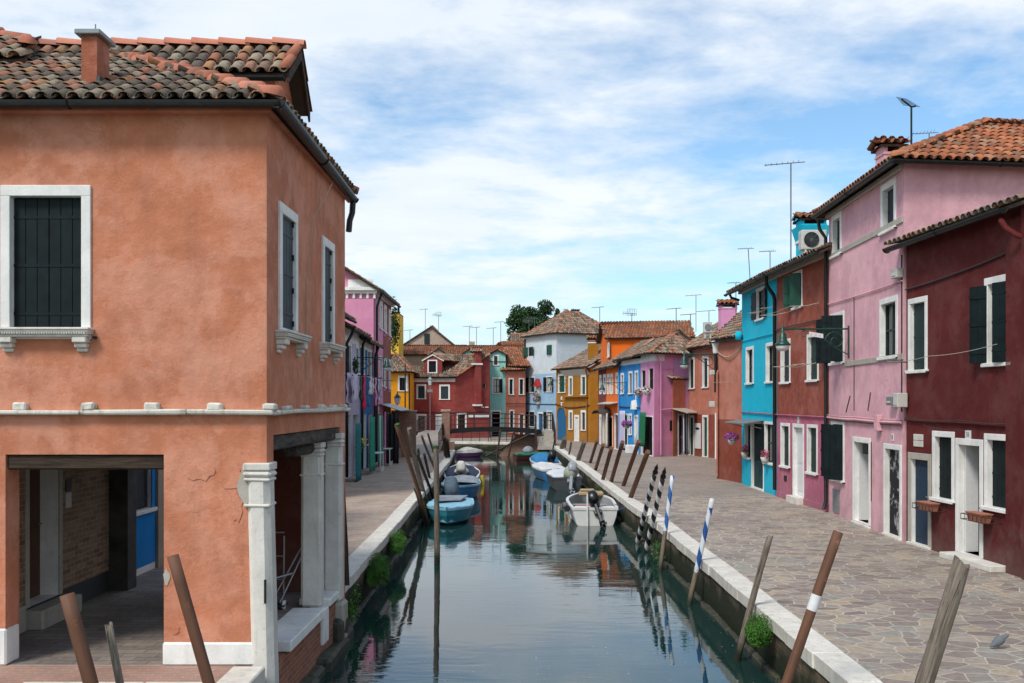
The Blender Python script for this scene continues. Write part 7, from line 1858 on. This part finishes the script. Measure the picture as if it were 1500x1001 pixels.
# ================================================================== boats
def hullmat(n, c, r=.35): return plain(n, c, r, var=.15, nsc=2.5, bump=.03)
def boat(name, label, X, Y, rz, L_, B_, hull, rim, inside, free=.5, bow=.75, p=2.2, wl=None, cover=None, cover_h=.0, sternw=.86, half_cover=None, group='small boats moored along the canal', tf=None):
    X *= .95; Y *= .95; L_ *= .95; B_ *= .95; free *= .86; bow *= .86; rt = thing(name, label, 'boat', (X, Y, WATER), R(rz), group); n = 18
    def half(t): 
        s_ = sternw+(1-sternw)*min(1, t/.45)**.7; return B_/2*s_*(1-max(0, (t-.5)/.5)**p)**.9 if t < 1 else 0
    def sheer(t): return free+(bow-free)*t**2.2
    out, inn = [], []
    for i in range(n+1):
        t = i/n; y = t*L_; h = half(t); zg = sheer(t); rk = .25*max(0, t-.8)/.2
        zk = -.16+.35*max(0, (t-.75)/.25)**2; zc = .02+.12*t*t
        yk = y-rk*.6
        out.append([V(0, yk, zk), V(h*.80, yk+.1*rk, zc), V(h*.93, y, (zc+zg)/2), V(h, y, zg)])
        hi = max(0, h-.07); inn.append([V(hi, min(y, L_-.12), zg), V(hi*.86, min(y, L_-.15), .12), V(0, min(y, L_-.15), .08)])
    def loft(rows, m, mb, flip):
        for i in range(len(rows)-1):
            for j in range(len(rows[0])-1):
                for sgn in (1, -1):
                    q = [rows[i][j], rows[i+1][j], rows[i+1][j+1], rows[i][j+1]]; q = [V(v_.x*sgn, v_.y, v_.z) for v_ in q]
                    if (sgn < 0) != flip: q.reverse()
                    mb.face(q, m, True)
    mb = MB(); loft(out, 0, mb, False); loft(inn, 1, mb, False)
    r0, i0 = out[0], inn[0]
    full = [V(v_.x, v_.y, v_.z) for v_ in r0] + [V(-v_.x, v_.y, v_.z) for v_ in reversed(r0[1:])]
    mb.face(full, 0); 
    tr = [V(v_.x, .05, v_.z) for v_ in i0]; mb.face([V(-v_.x, .05, v_.z) for v_ in tr[:0]] + tr + [V(-v_.x, .05, v_.z) for v_ in reversed(tr[:-1])], 1)
    mb.build('hull', [hull, inside], rt, local=True)
    # gunwale
    mb = MB()
    for sgn in (1, -1):
        for i in range(n):
            a, b = out[i][3], out[i+1][3]; c_, d_ = inn[i][0], inn[i+1][0]
            A = [V(sgn*(a.x+.02), a.y, a.z), V(sgn*(b.x+.02), b.y, b.z), V(sgn*d_.x, d_.y, d_.z), V(sgn*c_.x, c_.y, c_.z)]
            up_ = V(0, 0, .035); dn_ = V(0, 0, -.04); T = [q+up_ for q in A]; D_ = [q+dn_ for q in A]
            mb.raw(T+D_, [(0, 1, 2, 3), (0, 4, 5, 1), (3, 2, 6, 7), (4, 7, 6, 5)])
    mb.box(-out[0][3].x-.02, out[0][3].x+.02, -.02, .07, free-.05, free+.035); mb.build('gunwale', rim, rt, local=True)
    if cover is not None:
        t0, t1 = half_cover or (0, 1); mb = MB(); rows = []
        for i in range(n+1):
            t = i/n
            if t < t0-1e-6 or t > t1+1e-6: continue
            h = inn[i][0].x+.03; z = sheer(t)+.045; k = cover_h*math.sin(PI*min(1, max(0, (t-t0)/(t1-t0)))**.8)
            rows.append([V(h*math.cos(PI*j/8), inn[i][0].y, z+(k+.02)*math.sin(PI*j/8)**.8) for j in range(9)])
        for i in range(len(rows)-1):
            for j in range(8): mb.face([rows[i][j], rows[i][j+1], rows[i+1][j+1], rows[i+1][j]], 0, True)
        mb.face(rows[0], 0); jitter(mb, .05, 2.2); jitter(mb, .02, 7.0); mb.build('cover', cover, rt, local=True)
    else:
        for yy in (L_*.38, L_*.68):
            mb = MB(); hb = half(yy/L_)-.08; mb.rbox(-hb, hb, yy, yy+.26, free-.18, free-.14, b=.01); mb.build('thwart', inside, rt, local=True)
    return rt
def outboard(rt, mat, z=.5, x=0, cover=None, s=1.0, tilt=0, side=0):
    """engine cowl, mount, leg and propeller; tilt < 0 leans the cowl into the boat and lifts the leg"""
    Mx = Matrix.Translation(V(x, -.06, z)) @ Matrix.Rotation(R(side), 4, 'Y') @ Matrix.Rotation(R(tilt), 4, 'X') @ Matrix.Scale(s, 4)
    mb = MB(); seg = 20
    se = lambda c: math.copysign(abs(c)**.62, c)
    prof = [(.01, .01, .0, 0), (.115, .17, .015, 0), (.135, .20, .06, 0), (.14, .215, .16, -.01), (.13, .20, .25, -.02), (.10, .15, .315, -.035), (.05, .08, .335, -.04), (.005, .01, .338, -.04)]
    if cover: prof = [(a*1.12, b*1.15, zz*1.1-.05, yo) for a, b, zz, yo in prof]
    for (a, b, zz, yo) in prof:
        for k in range(seg):
            q = 2*PI*k/seg; mb.v.append(Mx @ V(se(math.cos(q))*a, se(math.sin(q))*b-.03+yo, zz+.12))
    for i in range(len(prof)-1):
        for k in range(seg): mb.f.append((i*seg+k, i*seg+(k+1) % seg, (i+1)*seg+(k+1) % seg, (i+1)*seg+k)); mb.m.append(0); mb.sm.append(True)
    ob = mb.build('outboard_motor', cover or mat, rt, local=True)
    mb = MB(); mb.rbox(-.045, .045, -.10, .05, -.48, .13, 0, Mx, .02); mb.rbox(-.015, .015, -.16, .08, -.70, -.47, 0, Mx, .008); mb.rbox(-.07, .07, -.24, .10, -.50, -.475, 0, Mx, .008); mb.rbox(-.10, .10, .03, .13, -.12, .10, 0, Mx, .02)
    mb.tube([Mx @ V(0, -.26, -.58), Mx @ V(0, -.18, -.58), Mx @ V(0, .06, -.58), Mx @ V(0, .12, -.58)], [.02*s, .045*s, .04*s, .01*s], 8)
    for k in range(3):
        a = k*2*PI/3; mb.slab([Mx @ V(.02*math.cos(a), -.235, -.58+.02*math.sin(a)), Mx @ V(.10*math.cos(a-.4), -.225, -.58+.10*math.sin(a-.4)), Mx @ V(.11*math.cos(a+.3), -.245, -.58+.11*math.sin(a+.3))], (Mx.to_3x3() @ V(0, 1, 0)).normalized(), .012)
    mb.tube([Mx @ V(.03, .1, .16), Mx @ V(.06, .45, .24), Mx @ V(.06, .55, .25)], .016*s, 6); mb.build('leg', mat, ob, local=True)
    return ob
W_, IN = hullmat('white_gelcoat', (.66, .65, .62, 1)), hullmat('boat_inside_grey', (.28, .29, .29, 1), .6)
tealh = hullmat('teal_boat_paint', (.03, .20, .26, 1), .4); tealt = hullmat('pale_blue_deck', (.24, .48, .60, 1), .5); blueh = hullmat('blue_boat_paint', (.03, .16, .34, 1), .4)
greyh = hullmat('charcoal_boat_paint', (.06, .065, .07, 1), .4); navy = plain('navy_canvas', (.015, .025, .055, 1), .85); bluec = plain('blue_canvas', (.02, .17, .38, 1), .8); greyc = plain('grey_tarpaulin', (.25, .28, .31, 1), .85, var=.3, nsc=3)
bluegrey = plain('blue_grey_cover', (.075, .115, .15, 1), .7, var=.3); blk = plain('black_plastic', (.008, .008, .009, 1), .3); whc = plain('off_white_cover', (.50, .49, .45, 1), .8, var=.3, nsc=4); redp = plain('red_seat', (.40, .02, .02, 1), .5); darkred_h = hullmat('dark_red_hull', (.10, .02, .02, 1)); net = plain('green_net', (.02, .16, .09, 1), .9)
b = boat('rowing_boat', 'teal boat with a pale deck and a covered motor, nearest on the left side', -2.10, 36.1, 180, 4.1, 1.55, tealh, tealt, tealt, .55, .62, 2.6, cover=tealt, cover_h=.03)
outboard(b, blk, .52, .0, cover=bluegrey, s=1.6, tilt=-30, side=12)
mb = MB(); mb.slab([V(-.5, .5, .66), V(.5, .5, .66), V(.4, 2.4, .68), V(-.35, 2.2, .68)], V(0, 0, 1), .04); mb.build('tarpaulin', greyc, b, local=True)
b = boat('rowing_boat', 'blue boat under a grey tarpaulin behind the teal one', -2.15, 44.3, 180, 4.6, 1.6, blueh, tealt, tealt, .62, .72, 2.4, cover=greyc, cover_h=.22, half_cover=(0, .72))
b = boat('rowing_boat', 'white boat with a navy canvas and a white covered motor, farthest on the left side', -2.40, 47.0, 2, 4.6, 1.75, W_, W_, navy, .50, .95, 2.0, cover=navy, cover_h=.03, half_cover=(.12, .88))
outboard(b, blk, .50, .0, cover=whc, s=1.45, tilt=-30)
mb = MB(); leaves(mb, (0, 0, 0), (.0, .0, .0), 0, .1); mb.rbox(-.32, .32, .25, 1.5, .55, .80, b=.12); mb.build('white_bundle', whc, b, local=True)
mb = MB(); mb.tube([V(.95, 1.2, .45), V(.98, 1.2, -.1)], .09, 8); mb.build('fender', plain('yellow_fender', (.6, .42, .03, 1), .5), b, local=True)
b4 = b = boat('motorboat', 'white open motorboat with a black outboard and red seat, nearest on the right side', 2.70, 32.3, 0, 4.1, 1.62, W_, W_, IN, .62, .80, 2.3, sternw=.9)
outboard(b, blk, .52, .05, s=1.25, tilt=-38, side=-18)
mb = MB(); mb.rbox(-.5, .15, 1.0, 1.45, .3, .50, b=.03); mb.build('red_seat', redp, b, local=True)
mb = MB(); mb.rbox(-.3, .55, 3.0, 3.45, .62, .78, b=.05); mb.rbox(-.25, .25, 3.05, 3.4, .781, .86, b=.04); mb.build('folded_covers', plain('straw_cover', (.36, .27, .15, 1), .9), b, local=True)
mb = MB(); mb.rbox(-.62, .62, .08, .34, .5, .58, b=.02); mb.build('stern_deck', W_, b, local=True)
mb = MB(); mb.tube([V(-.24, -.06, -.05), V(-.24, -.03, 1.0)], .028, 8); mb.build('ladder_tube', W_, b, local=True)
for yy in (.6,):
    mb = MB(); mb.tube([V(-.84, .35, .50), V(-.87, .8, .44), V(-.86, 1.4, .5)], .10, 10); mb.build('fender', blk, b, local=True)
mb = MB(); mb.tube([V(.62, .1, .66), V(.9, .3, .5), V(1.0, .2, .0), V(1.05, .5, .75)], .012, 5); mb.build('mooring_rope', plain('blue_rope', (.03, .14, .35, 1), .8), b, local=True)
b = boat('motorboat', 'charcoal hulled boat with a white tarpaulin and a netted motor, second on the right side', 2.52, 45.2, 3, 4.3, 1.52, greyh, greyh, IN, .62, .78, 2.3, cover=plain('white_tarpaulin', (.60, .61, .62, 1), .6, var=.15, nsc=3), cover_h=.05, half_cover=(.05, .92))
outboard(b, plain('silver_motor', (.3, .32, .34, 1), .3), .55, .15, s=1.5, tilt=-35, side=8)
mb = MB(); mb.lathe([(.05, .40), (.16, .48), (.27, .62), (.31, .78), (.28, .95), (.18, 1.06), (.05, 1.1)], (.15, .12, -.02), 16); jitter(mb, .07, 6.0); mb.build('net_bag', plain('mesh_bag', (.34, .36, .28, 1), .9), b, local=True)
b = boat('rowing_boat', 'blue hulled boat with a flat white deck between the charcoal and blue covered boats', 2.2, 50.8, 8, 4.4, 1.55, blueh, W_, W_, .60, .75, 2.3, cover=W_, cover_h=.02)
b = boat('motorboat', 'white boat with a bright blue canvas and a black motor, farthest on the right side', 2.10, 57.0, 5, 4.4, 1.65, W_, W_, bluec, .55, .95, 2.0, cover=bluec, cover_h=.35, half_cover=(.15, .85))
outboard(b, blk, .50, .1, s=1.6, tilt=-35, side=15)
b = boat('rowing_boat', 'dark red boat with a green net and grey bundle by the bridge stairs', .2, 68.6, -75, 2.6, 1.2, darkred_h, M['shutter_green'], IN, .42, .55, 2.2, cover=net, cover_h=.1)
mb = MB(); mb.lathe([(.1, .45), (.35, .5), (.38, .7), (.2, .9), (.02, .95)], (0, .9, 0), 12); mb.build('grey_bundle', greyc, b, local=True)
b = boat('rowing_boat', 'small boat under a crumpled white cover moored beyond the brick pillar', -4.1, 73.3, -80, 2.0, 1.0, plain('plum_hull', (.16, .06, .16, 1), .5), W_, IN, .38, .45, 2.2, cover=whc, cover_h=.28)

# ================================================================== tufts on the walls
bush('wall_plant', 'bright green tuft growing from the left quay wall, nearer one', 'plant', V(-2.60, 19.3, -.20), (.27, .62, .30), 7000, .026, 'grass', 'green tufts on the quay walls')
bush('wall_plant', 'bright green tuft growing from the left quay wall, farther one', 'plant', V(-2.65, 23.0, -.22), (.25, .62, .26), 6000, .028, 'grass', 'green tufts on the quay walls')
bush('wall_plant', 'bright green tuft growing from the right quay wall below the kerb', 'plant', V(3.42, 13.8, -.24), (.25, .44, .27), 7000, .024, 'grass', 'green tufts on the quay walls')
bush('wall_plant', 'small weed on the right quay wall between the brown poles', 'plant', V(3.35, 38.5, -.4), (.15, .6, .2), 160, .07, 'grass'); bush('wall_plant', 'dark weed hanging on the right quay wall by the blue poles', 'plant', V(3.45, 23.5, -.55), (.12, 1.0, .3), 260, .06, 'leaf')
bush('wall_plant', 'small weed at the foot of the portico column by the water', 'plant', V(-2.62, 16.6, -.35), (.12, .4, .35), 300, .05, 'grass'); bush('wall_plant', 'weed on the left wall below the leaning poles', 'plant', V(-2.9, 33.0, -.45), (.12, .9, .25), 200, .07, 'grass')
bush('wall_plant', 'weed growing at the foot of the brick pillar', 'plant', V(-3.7, 60, -.2), (.2, .8, .4), 250, .09, 'leaf')

# ================================================================== flower pots and baskets
def blooms(name, label, c, rad, petal, pot='basket', group=None, n=90, s=.07, potm='boxgrey'):
    t = thing(name, label, 'flowers', c, 0, group); c = Vector(c)
    mb = MB(); mb.lathe([(.02, -.22), (.10, -.2), (.15, -.02), (.13, -.02)], c, 12); mb.build('pot', M[potm], t)
    mb = MB(); leaves(mb, c+V(0, 0, .03), (rad[0]*.9, rad[1]*.9, rad[2]*.8), n, s); mb.build('leaves', M['leaf'], t)
    mb = MB(); leaves(mb, c+V(0, 0, .07), rad, int(n*1.8), s*1.15, shell=.45); mb.build('petals', M[petal], t)
    return t
ft = H2.fac
blooms('hanging_basket', 'purple flowers in a pot hung from the turquoise house canopy', ft.pt(ft.u(1094), .55, ft.zpx(1094, 643)), (.28, .5, .17), 'purple')
blooms('flower_pot', 'pink geranium on the left sill of the turquoise house', ft.pt(ft.u(1096), .12, ft.zpx(1096, 662)), (.12, .22, .2), 'pinkpetal', n=50); blooms('flower_pot', 'pink geranium on the right sill of the turquoise house', ft.pt(ft.u(1126.5), .14, ft.zpx(1127, 669)), (.12, .22, .18), 'pinkpetal', n=50)
fv = Fac(V0, V1); fb = Fac(B0, B1)
blooms('flower_box', 'pale pink flowers at the left upper window of the violet house', fv.pt(fv.u(939.5), .2, fv.zpx(940, 575)), (.25, .55, .22), 'whitepetal', n=70, s=.12); blooms('flower_box', 'white flowers at the right upper window of the violet house', fv.pt(fv.u(952), .2, fv.zpx(952, 573.5)), (.25, .5, .24), 'whitepetal', n=70, s=.12)
blooms('hanging_basket', 'magenta flowers hanging before the violet and blue house doors', fb.pt(fb.u(935), .7, fb.zpx(935, 623)), (.35, .35, .22), 'purple', n=80, s=.12)
# ================================================================== lamps
def wall_lamp(label, P, out, L_, parent_unused=None, drop=.35, s=1.0, sign=False):
    P = Vector(P); o = Vector(out).normalized(); t = thing('wall_lamp', label, 'street lamp', P)
    mb = MB(); mb.tube([P, P+o*L_], .022*s, 8)
    pts = []
    for k in range(22):
        a = k*.42; r = .26*(1-k/26); pts.append(P + o*(.34+r*math.cos(a)) + V(0, 0, -.30+r*math.sin(a)))
    mb.tube(pts, .014*s, 5)
    mb.tube([P+V(0, 0, -.65)+o*.02, P+o*.3+V(0, 0, -.5), P+o*.8+V(0, 0, -.12), P+o*1.2+V(0, 0, -.02)], .014*s, 5)
    pts = [P+o*(1.15+.12*(1-k/14)*math.cos(k*.5))+V(0, 0, -.16+.12*(1-k/14)*math.sin(k*.5)) for k in range(12)]; mb.tube(pts, .01*s, 5)
    mb.tube([P+V(0, 0, -.75)+o*.01, P+V(0, 0, .08)+o*.01], .02, 6)
    mb.build('bracket', M['lampgreen'], t)
    E_ = P+o*L_; mb = MB()
    mb.lathe([(.01, .10), (.03, .06), (.03, -.08), (.09, -.12), (.10, -.26), (.13, -.32), (.19, -.38), (.20, -.42), (.17, -.42)], E_, 18); mb.build('shade', M['lampgreen'], t)
    mb = MB(); mb.lathe([(.165, -.42), (.175, -.45), (.15, -.52), (.08, -.56), (.01, -.57)], E_, 18); mb.build('glass', M['lampglass'], t)
    if sign:
        f = Fac((P-V(0, .03, 0)+o*1.35)[:2], (P-V(0, .03, 0)+o*.85)[:2]); mb = MB(); mb.slab([P+o*1.02+V(0, -.04, -.07), P+o*.66+V(0, -.04, -.13), P+o*.66+V(0, -.04, -.24), P+o*1.02+V(0, -.04, -.18)], V(0, -1, 0), .012); mb.build('name_plate', M['whitedoor'], t)
        mb = MB()
        for k in range(3):
            x_ = P+o*(.96-.11*k)+V(0, -.042, -.135-.018*k); mb.box(x_.x-.025, x_.x+.015, x_.y-.002, x_.y, x_.z-.022, x_.z+.018)
        mb.build('plate_marks', M['boxgrey'], t)
    return t
wall_lamp('green bell lamp on a long bracket with a small white plate, on the pink house', V(8.56, 25.3, at(1245, 482, 25.3).z), (-1, 0, 0), 1.68, sign=True)
wall_lamp('green bell lamp on a bracket at the salmon brown house corner', V(8.1, 39.3, at(1048, 519, 39.3).z), (-1, 0, 0), 1.3)
wall_lamp('green bell lamp on a bracket on the bright blue house', V(7.02, 61.0, at(918, 561, 61).z), (-1, -.05, 0), 1.5); wall_lamp('green lamp on a bracket between the light blue and ochre houses', V(4.35, 79.0, at(830, 557, 79).z), (-1, 0, 0), 1.3)
wall_lamp('green bell lamp on a long bracket on the lilac shop house, left bank', V(lx(42.3), 42.3, at(520, 524, 42.3).z), (1, 0, 0), 1.28)
t = thing('street_lamp', 'green lantern on a slim post behind the brick wall', 'street lamp', (-6.5, 57.5, 0))
P = at(582, 598, 57.5); mb = MB(); mb.tube([V(P.x, 57.5, 0), V(P.x, 57.5, 2.9)], [.06, .035], 8); mb.lathe([(.05, 2.6), (.07, 2.65), (.05, 2.7)], (P.x, 57.5, 0), 8); mb.build('post', M['lampgreen'], t)
def lantern(t, P, s=1.0, mat='lampgreen'):
    mb = MB(); mb.lathe([(.10*s, 0), (.17*s, .38*s)], P, 6, smooth=False); mb.build('glass', M['lampglass'], t)
    mb = MB(); mb.lathe([(.20*s, .38*s), (.21*s, .41*s), (.10*s, .55*s), (.04*s, .60*s), (.03*s, .70*s), (.01*s, .74*s)], P, 6, smooth=False)
    for k in range(6): a = k*PI/3; mb.tube([P+V(.10*s*math.cos(a), .10*s*math.sin(a), 0), P+V(.18*s*math.cos(a), .18*s*math.sin(a), .39*s)], .012*s, 4)
    mb.build('hood', M[mat], t)
lantern(t, V(P.x, 57.5, 2.9), 1.0)
t = thing('street_lamp', 'grey lantern on a thin bent pole in front of the brick red house', 'street lamp', (-6.1, 74, 1))
P = at(630, 565, 78); mb = MB(); mb.tube([V(P.x, 78, -.0), V(P.x, 78, P.z)], .025, 8); mb.rbox(P.x-.2, P.x+.2, 77.9, 78.1, at(630, 575, 78).z, at(630, 571, 78).z, b=.02); mb.build('post', M['lamppale'], t); lantern(t, at(630, 564.5, 78), 1.05, 'lamppale')
mb = MB(); P = at(593.5, 533, 66); mb.tube([V(P.x, 66, 0), P], .045, 8); tag(mb.build('mast', M['iron']), 'thin dark mast standing before the saffron house', 'mast')

# ================================================================== aerials
def aerial(label, px, ytop, ybot, Y, kind='yagi', boom=.9, ang=0, lean=0, r=.02):
    T = at(px, ytop, Y); B = at(px+lean, ybot, Y); B.z -= .25; t = thing('roof_aerial', label, 'aerial', B, 0, 'television aerials on the roofs')
    mb = MB(); mb.tube([B, T], r, 6); mb.build('mast', M['aerial'], t)
    mb = MB(); a = R(ang); d = V(math.cos(a), .3*math.sin(a), .12 if kind == 'yagi' else 0)
    n = 7
    mb.tube([T-d*boom*.65+V(0, 0, .05), T+d*boom*.35], r*.7, 5)
    for k in range(n):
        q = T-d*boom*.62+V(0, 0, .045)+d*boom*.95*k/n; l = .16+.05*k/n; e = V(.28, 1, 0).normalized()*l if kind == 'yagi' else V(.05, .1, 1).normalized()*l
        mb.tube([q-e, q+e], r*.35, 4)
    if kind == 'grid':
        for k in range(6): mb.tube([T+V(-.35+.14*k, 0, -.1), T+V(-.30+.12*k, 0, .35)], r*.35, 4)
        mb.tube([T+V(-.35, 0, -.1), T+V(.35, 0, -.1)], r*.4, 4); mb.tube([T+V(-.3, 0, .35), T+V(.3, 0, .35)], r*.4, 4)
    mb.build('antenna', M['aerial'], t)
# the big one on the pink roof
t = thing('roof_aerial', 'large dark finned aerial on the pink house roof', 'aerial', at(1335, 215, 23.2), 0, 'television aerials on the roofs')
T = at(1335, 157, 23.2); B = at(1335, 222, 23.2); mb = MB(); mb.tube([B, T], .024, 8); mb.build('mast', M['iron'], t)
mb = MB(); d = (at(1320, 145, 23.2)-T); mb.tube([T, T+d*.98], .02, 6); mb.tube([T, T+V(.1, 0, .02)], .02, 6)
for k in range(7):
    q = T+d*(k/6.5); l = .24-.012*k; mb.tube([q+V(-l, -.1, .02), q+V(l, .1, .035)], .007, 4)
mb.build('antenna', M['iron'], t)
aerial('small slanted aerial lying behind the pink house ridge', 1361, 196, 205, 27, boom=.7, r=.014)
aerial('very tall thin aerial mast beside the turquoise chimney', 1158.5, 240, 375, 32, boom=1.3, r=.022); aerial('slanted aerial on the turquoise roof, left one', 1096, 365, 405, 37, boom=.6, lean=3, r=.016); aerial('short aerial on the turquoise roof, right one', 1128, 369, 395, 36, boom=.6, r=.016)
aerial('aerial peeping at the left eave of the turquoise house', 1078, 415, 450, 45, boom=.6)
AE = [(1038.5, 456, 484, 52, 'tall lattice aerial left of the violet chimney', 'yagi'), (1019.5, 433, 480, 60, 'dark tall aerial with a small box, above the skylight', 'yagi'), (1011.5, 461, 482, 62, 'low branched aerial above the violet roof', 'yagi'), (990.5, 452.5, 485, 66, 'thin aerial above the violet roof', 'yagi'),
      (925.5, 460, 486, 72, 'double aerial on the orange block roof', 'grid'), (878.5, 450.5, 500, 78, 'thin tall aerial in front of the tall white house roof', 'yagi'), (783, 467, 492, 100, 'tall pale aerial before the tree', 'yagi'), (775, 470, 495, 100, 'second pale aerial before the tree', 'grid'),
      (733.5, 472, 504, 100, 'thin aerial above the mint house gable', 'yagi'), (722.5, 481, 508, 96, 'slim aerial left of the mint house gable', 'yagi'), (698, 480, 504, 99, 'aerial above the small roof chimney, right one', 'yagi'), (687.5, 478.5, 502, 99, 'aerial above the small roof chimney, left one', 'yagi'),
      (642.5, 462, 482, 110, 'finned grid aerial on the brick gable', 'grid'), (623, 453.5, 482, 111, 'tall aerial on the brick gable', 'yagi'), (600.5, 484, 497, 104, 'short aerial left of the brick gable', 'yagi')]
for px, yt, yb_, Y_, lab, kd in AE: aerial(lab, px, yt, yb_, Y_, kd, boom=1.0, r=.028 if Y_ > 60 else .02)
# small rooftop chimney among the far roofs
t = thing('roof_chimney', 'small brick chimney on the far orange roof under the paired aerials', 'chimney', at(691, 506, 98)); a_ = at(687, 508, 98); b_ = at(695, 501.5, 98); mb = MB(); mb.box(a_.x, b_.x, 98, 98.6, a_.z-.6, b_.z); mb.build('stack', M['brick_gable'], t)
mb = MB()
for k in range(3): mb.tube([V(a_.x+.08+k*.2, 98.05, b_.z+.03), V(a_.x+.08+k*.2, 98.6, b_.z+.03)], .07, 6)
mb.build('cap', M['tile_orange'], t)
# ================================================================== trees
def tree(label, X, Y, zb, zt, rad, nleaf, clumps, size=.28):
    t = thing('broadleaf_tree', label, 'tree', (X, Y, 0)); c = V(X, Y, (zb+zt)/2); H_ = (zt-zb)/2
    mb = MB(); mb.tube([V(X, Y, 0), V(X+.1, Y, zb*.6), V(X, Y, zb+H_*.5)], [.35, .28, .12], 8)
    lm = MB()
    ctr = []
    for k in range(clumps):
        d = V(random.gauss(0, 1), random.gauss(0, .8), random.gauss(0, 1)).normalized(); r = U(.35, .95)
        q = c+V(d.x*rad*r, d.y*rad*r, d.z*H_*r); 
        if d.z < -.3: q.z += .2*H_
        ctr.append(q); leaves(lm, q, (rad*U(.2, .34), rad*.28, H_*U(.16, .28)), nleaf//clumps, size, shell=.3)
        if k % 3 == 0: mb.tube([V(X, Y, zb+H_*.1), V(X, Y, zb+H_*.3).lerp(q, .5), q], [.14, .08, .03], 5)
    mb.build('trunk', M['beamgrey'], t); lm.build('crown', M['leaf_dark'], t)
tree('large round dark green tree rising behind the far roofs', at(782, 470, 122).x, 122, 8, at(783, 439, 122).z, 3.5, 17000, 60, .3)
tree('smaller dark tree top right of the large one', at(822, 470, 125).x, 125, 8, at(822, 453, 125).z, 1.4, 3500, 16, .3)
bush('balcony_plants', 'dark green climbing plants between the pink house and the yellow house', 'plant', at(578, 473, 62), (.5, .6, 1.6), 900, .16, 'leaf_dark')
bush('window_plant', 'dark green plant trailing at the lilac shop house window', 'plant', V(lx(40)+.2, 40.0, 4.4), (.15, .4, .5), 260, .09, 'leaf_dark')
# bird over the roofs

bush('potted_plant', 'yellow and green potted plant at the end of the brick wall on the left quay', 'plant', V(-5.1, 54.2, .2), (.16, .2, .28), 160, .09, 'leaf')
# pigeon
P = gp(1463, 951); t = thing('pigeon', 'small grey pigeon walking on the flagstones at the lower right', 'bird', P)
mb = MB(); mb.lathe([(.008, -.13), (.018, -.11), (.045, -.05), (.058, .0), (.050, .045), (.030, .075), (.023, .09), (.027, .11), (.022, .13), (.004, .14)], P+V(0, 0, .10), 12, 0, Matrix.Rotation(R(55), 3, 'Y') @ Matrix.Rotation(0, 3, 'Z')); mb.build('body', plain('grey_feathers', (.13, .14, .15, 1), .8), t)
mb = MB(); mb.tube([P+V(.108, 0, .178), P+V(.135, 0, .170)], [.006, .001], 5); mb.build('beak', M['iron'], t)
mb = MB()
for y_ in (-.012, .012): mb.tube([P+V(.0, y_, .07), P+V(.005, y_, .004), P+V(.025, y_, .003)], .003, 4)
mb.build('legs', plain('pink_leg', (.4, .14, .1, 1), .7), t)
# mooring lines
def rope_line(root_, pts, mat=None):
    mb = MB(); P_ = []
    for i in range(len(pts)-1):
        a, b = Vector(pts[i]), Vector(pts[i+1])
        for k in range(8): q = a.lerp(b, k/8); q.z -= .25*(k/8)*(1-k/8); P_.append(q)
    P_.append(Vector(pts[-1])); mb.tube(P_, .012, 5); return mb.build('mooring_rope', mat or M['rope'], root_, local=True)
rope_line(b4, [(.6, 3.6, .6), (.95, 4.2, .7)]); rope_line(b4, [(.72, .15, .5), (1.0, -.5, .75)], plain('blue_line', (.03, .14, .35, 1), .8))
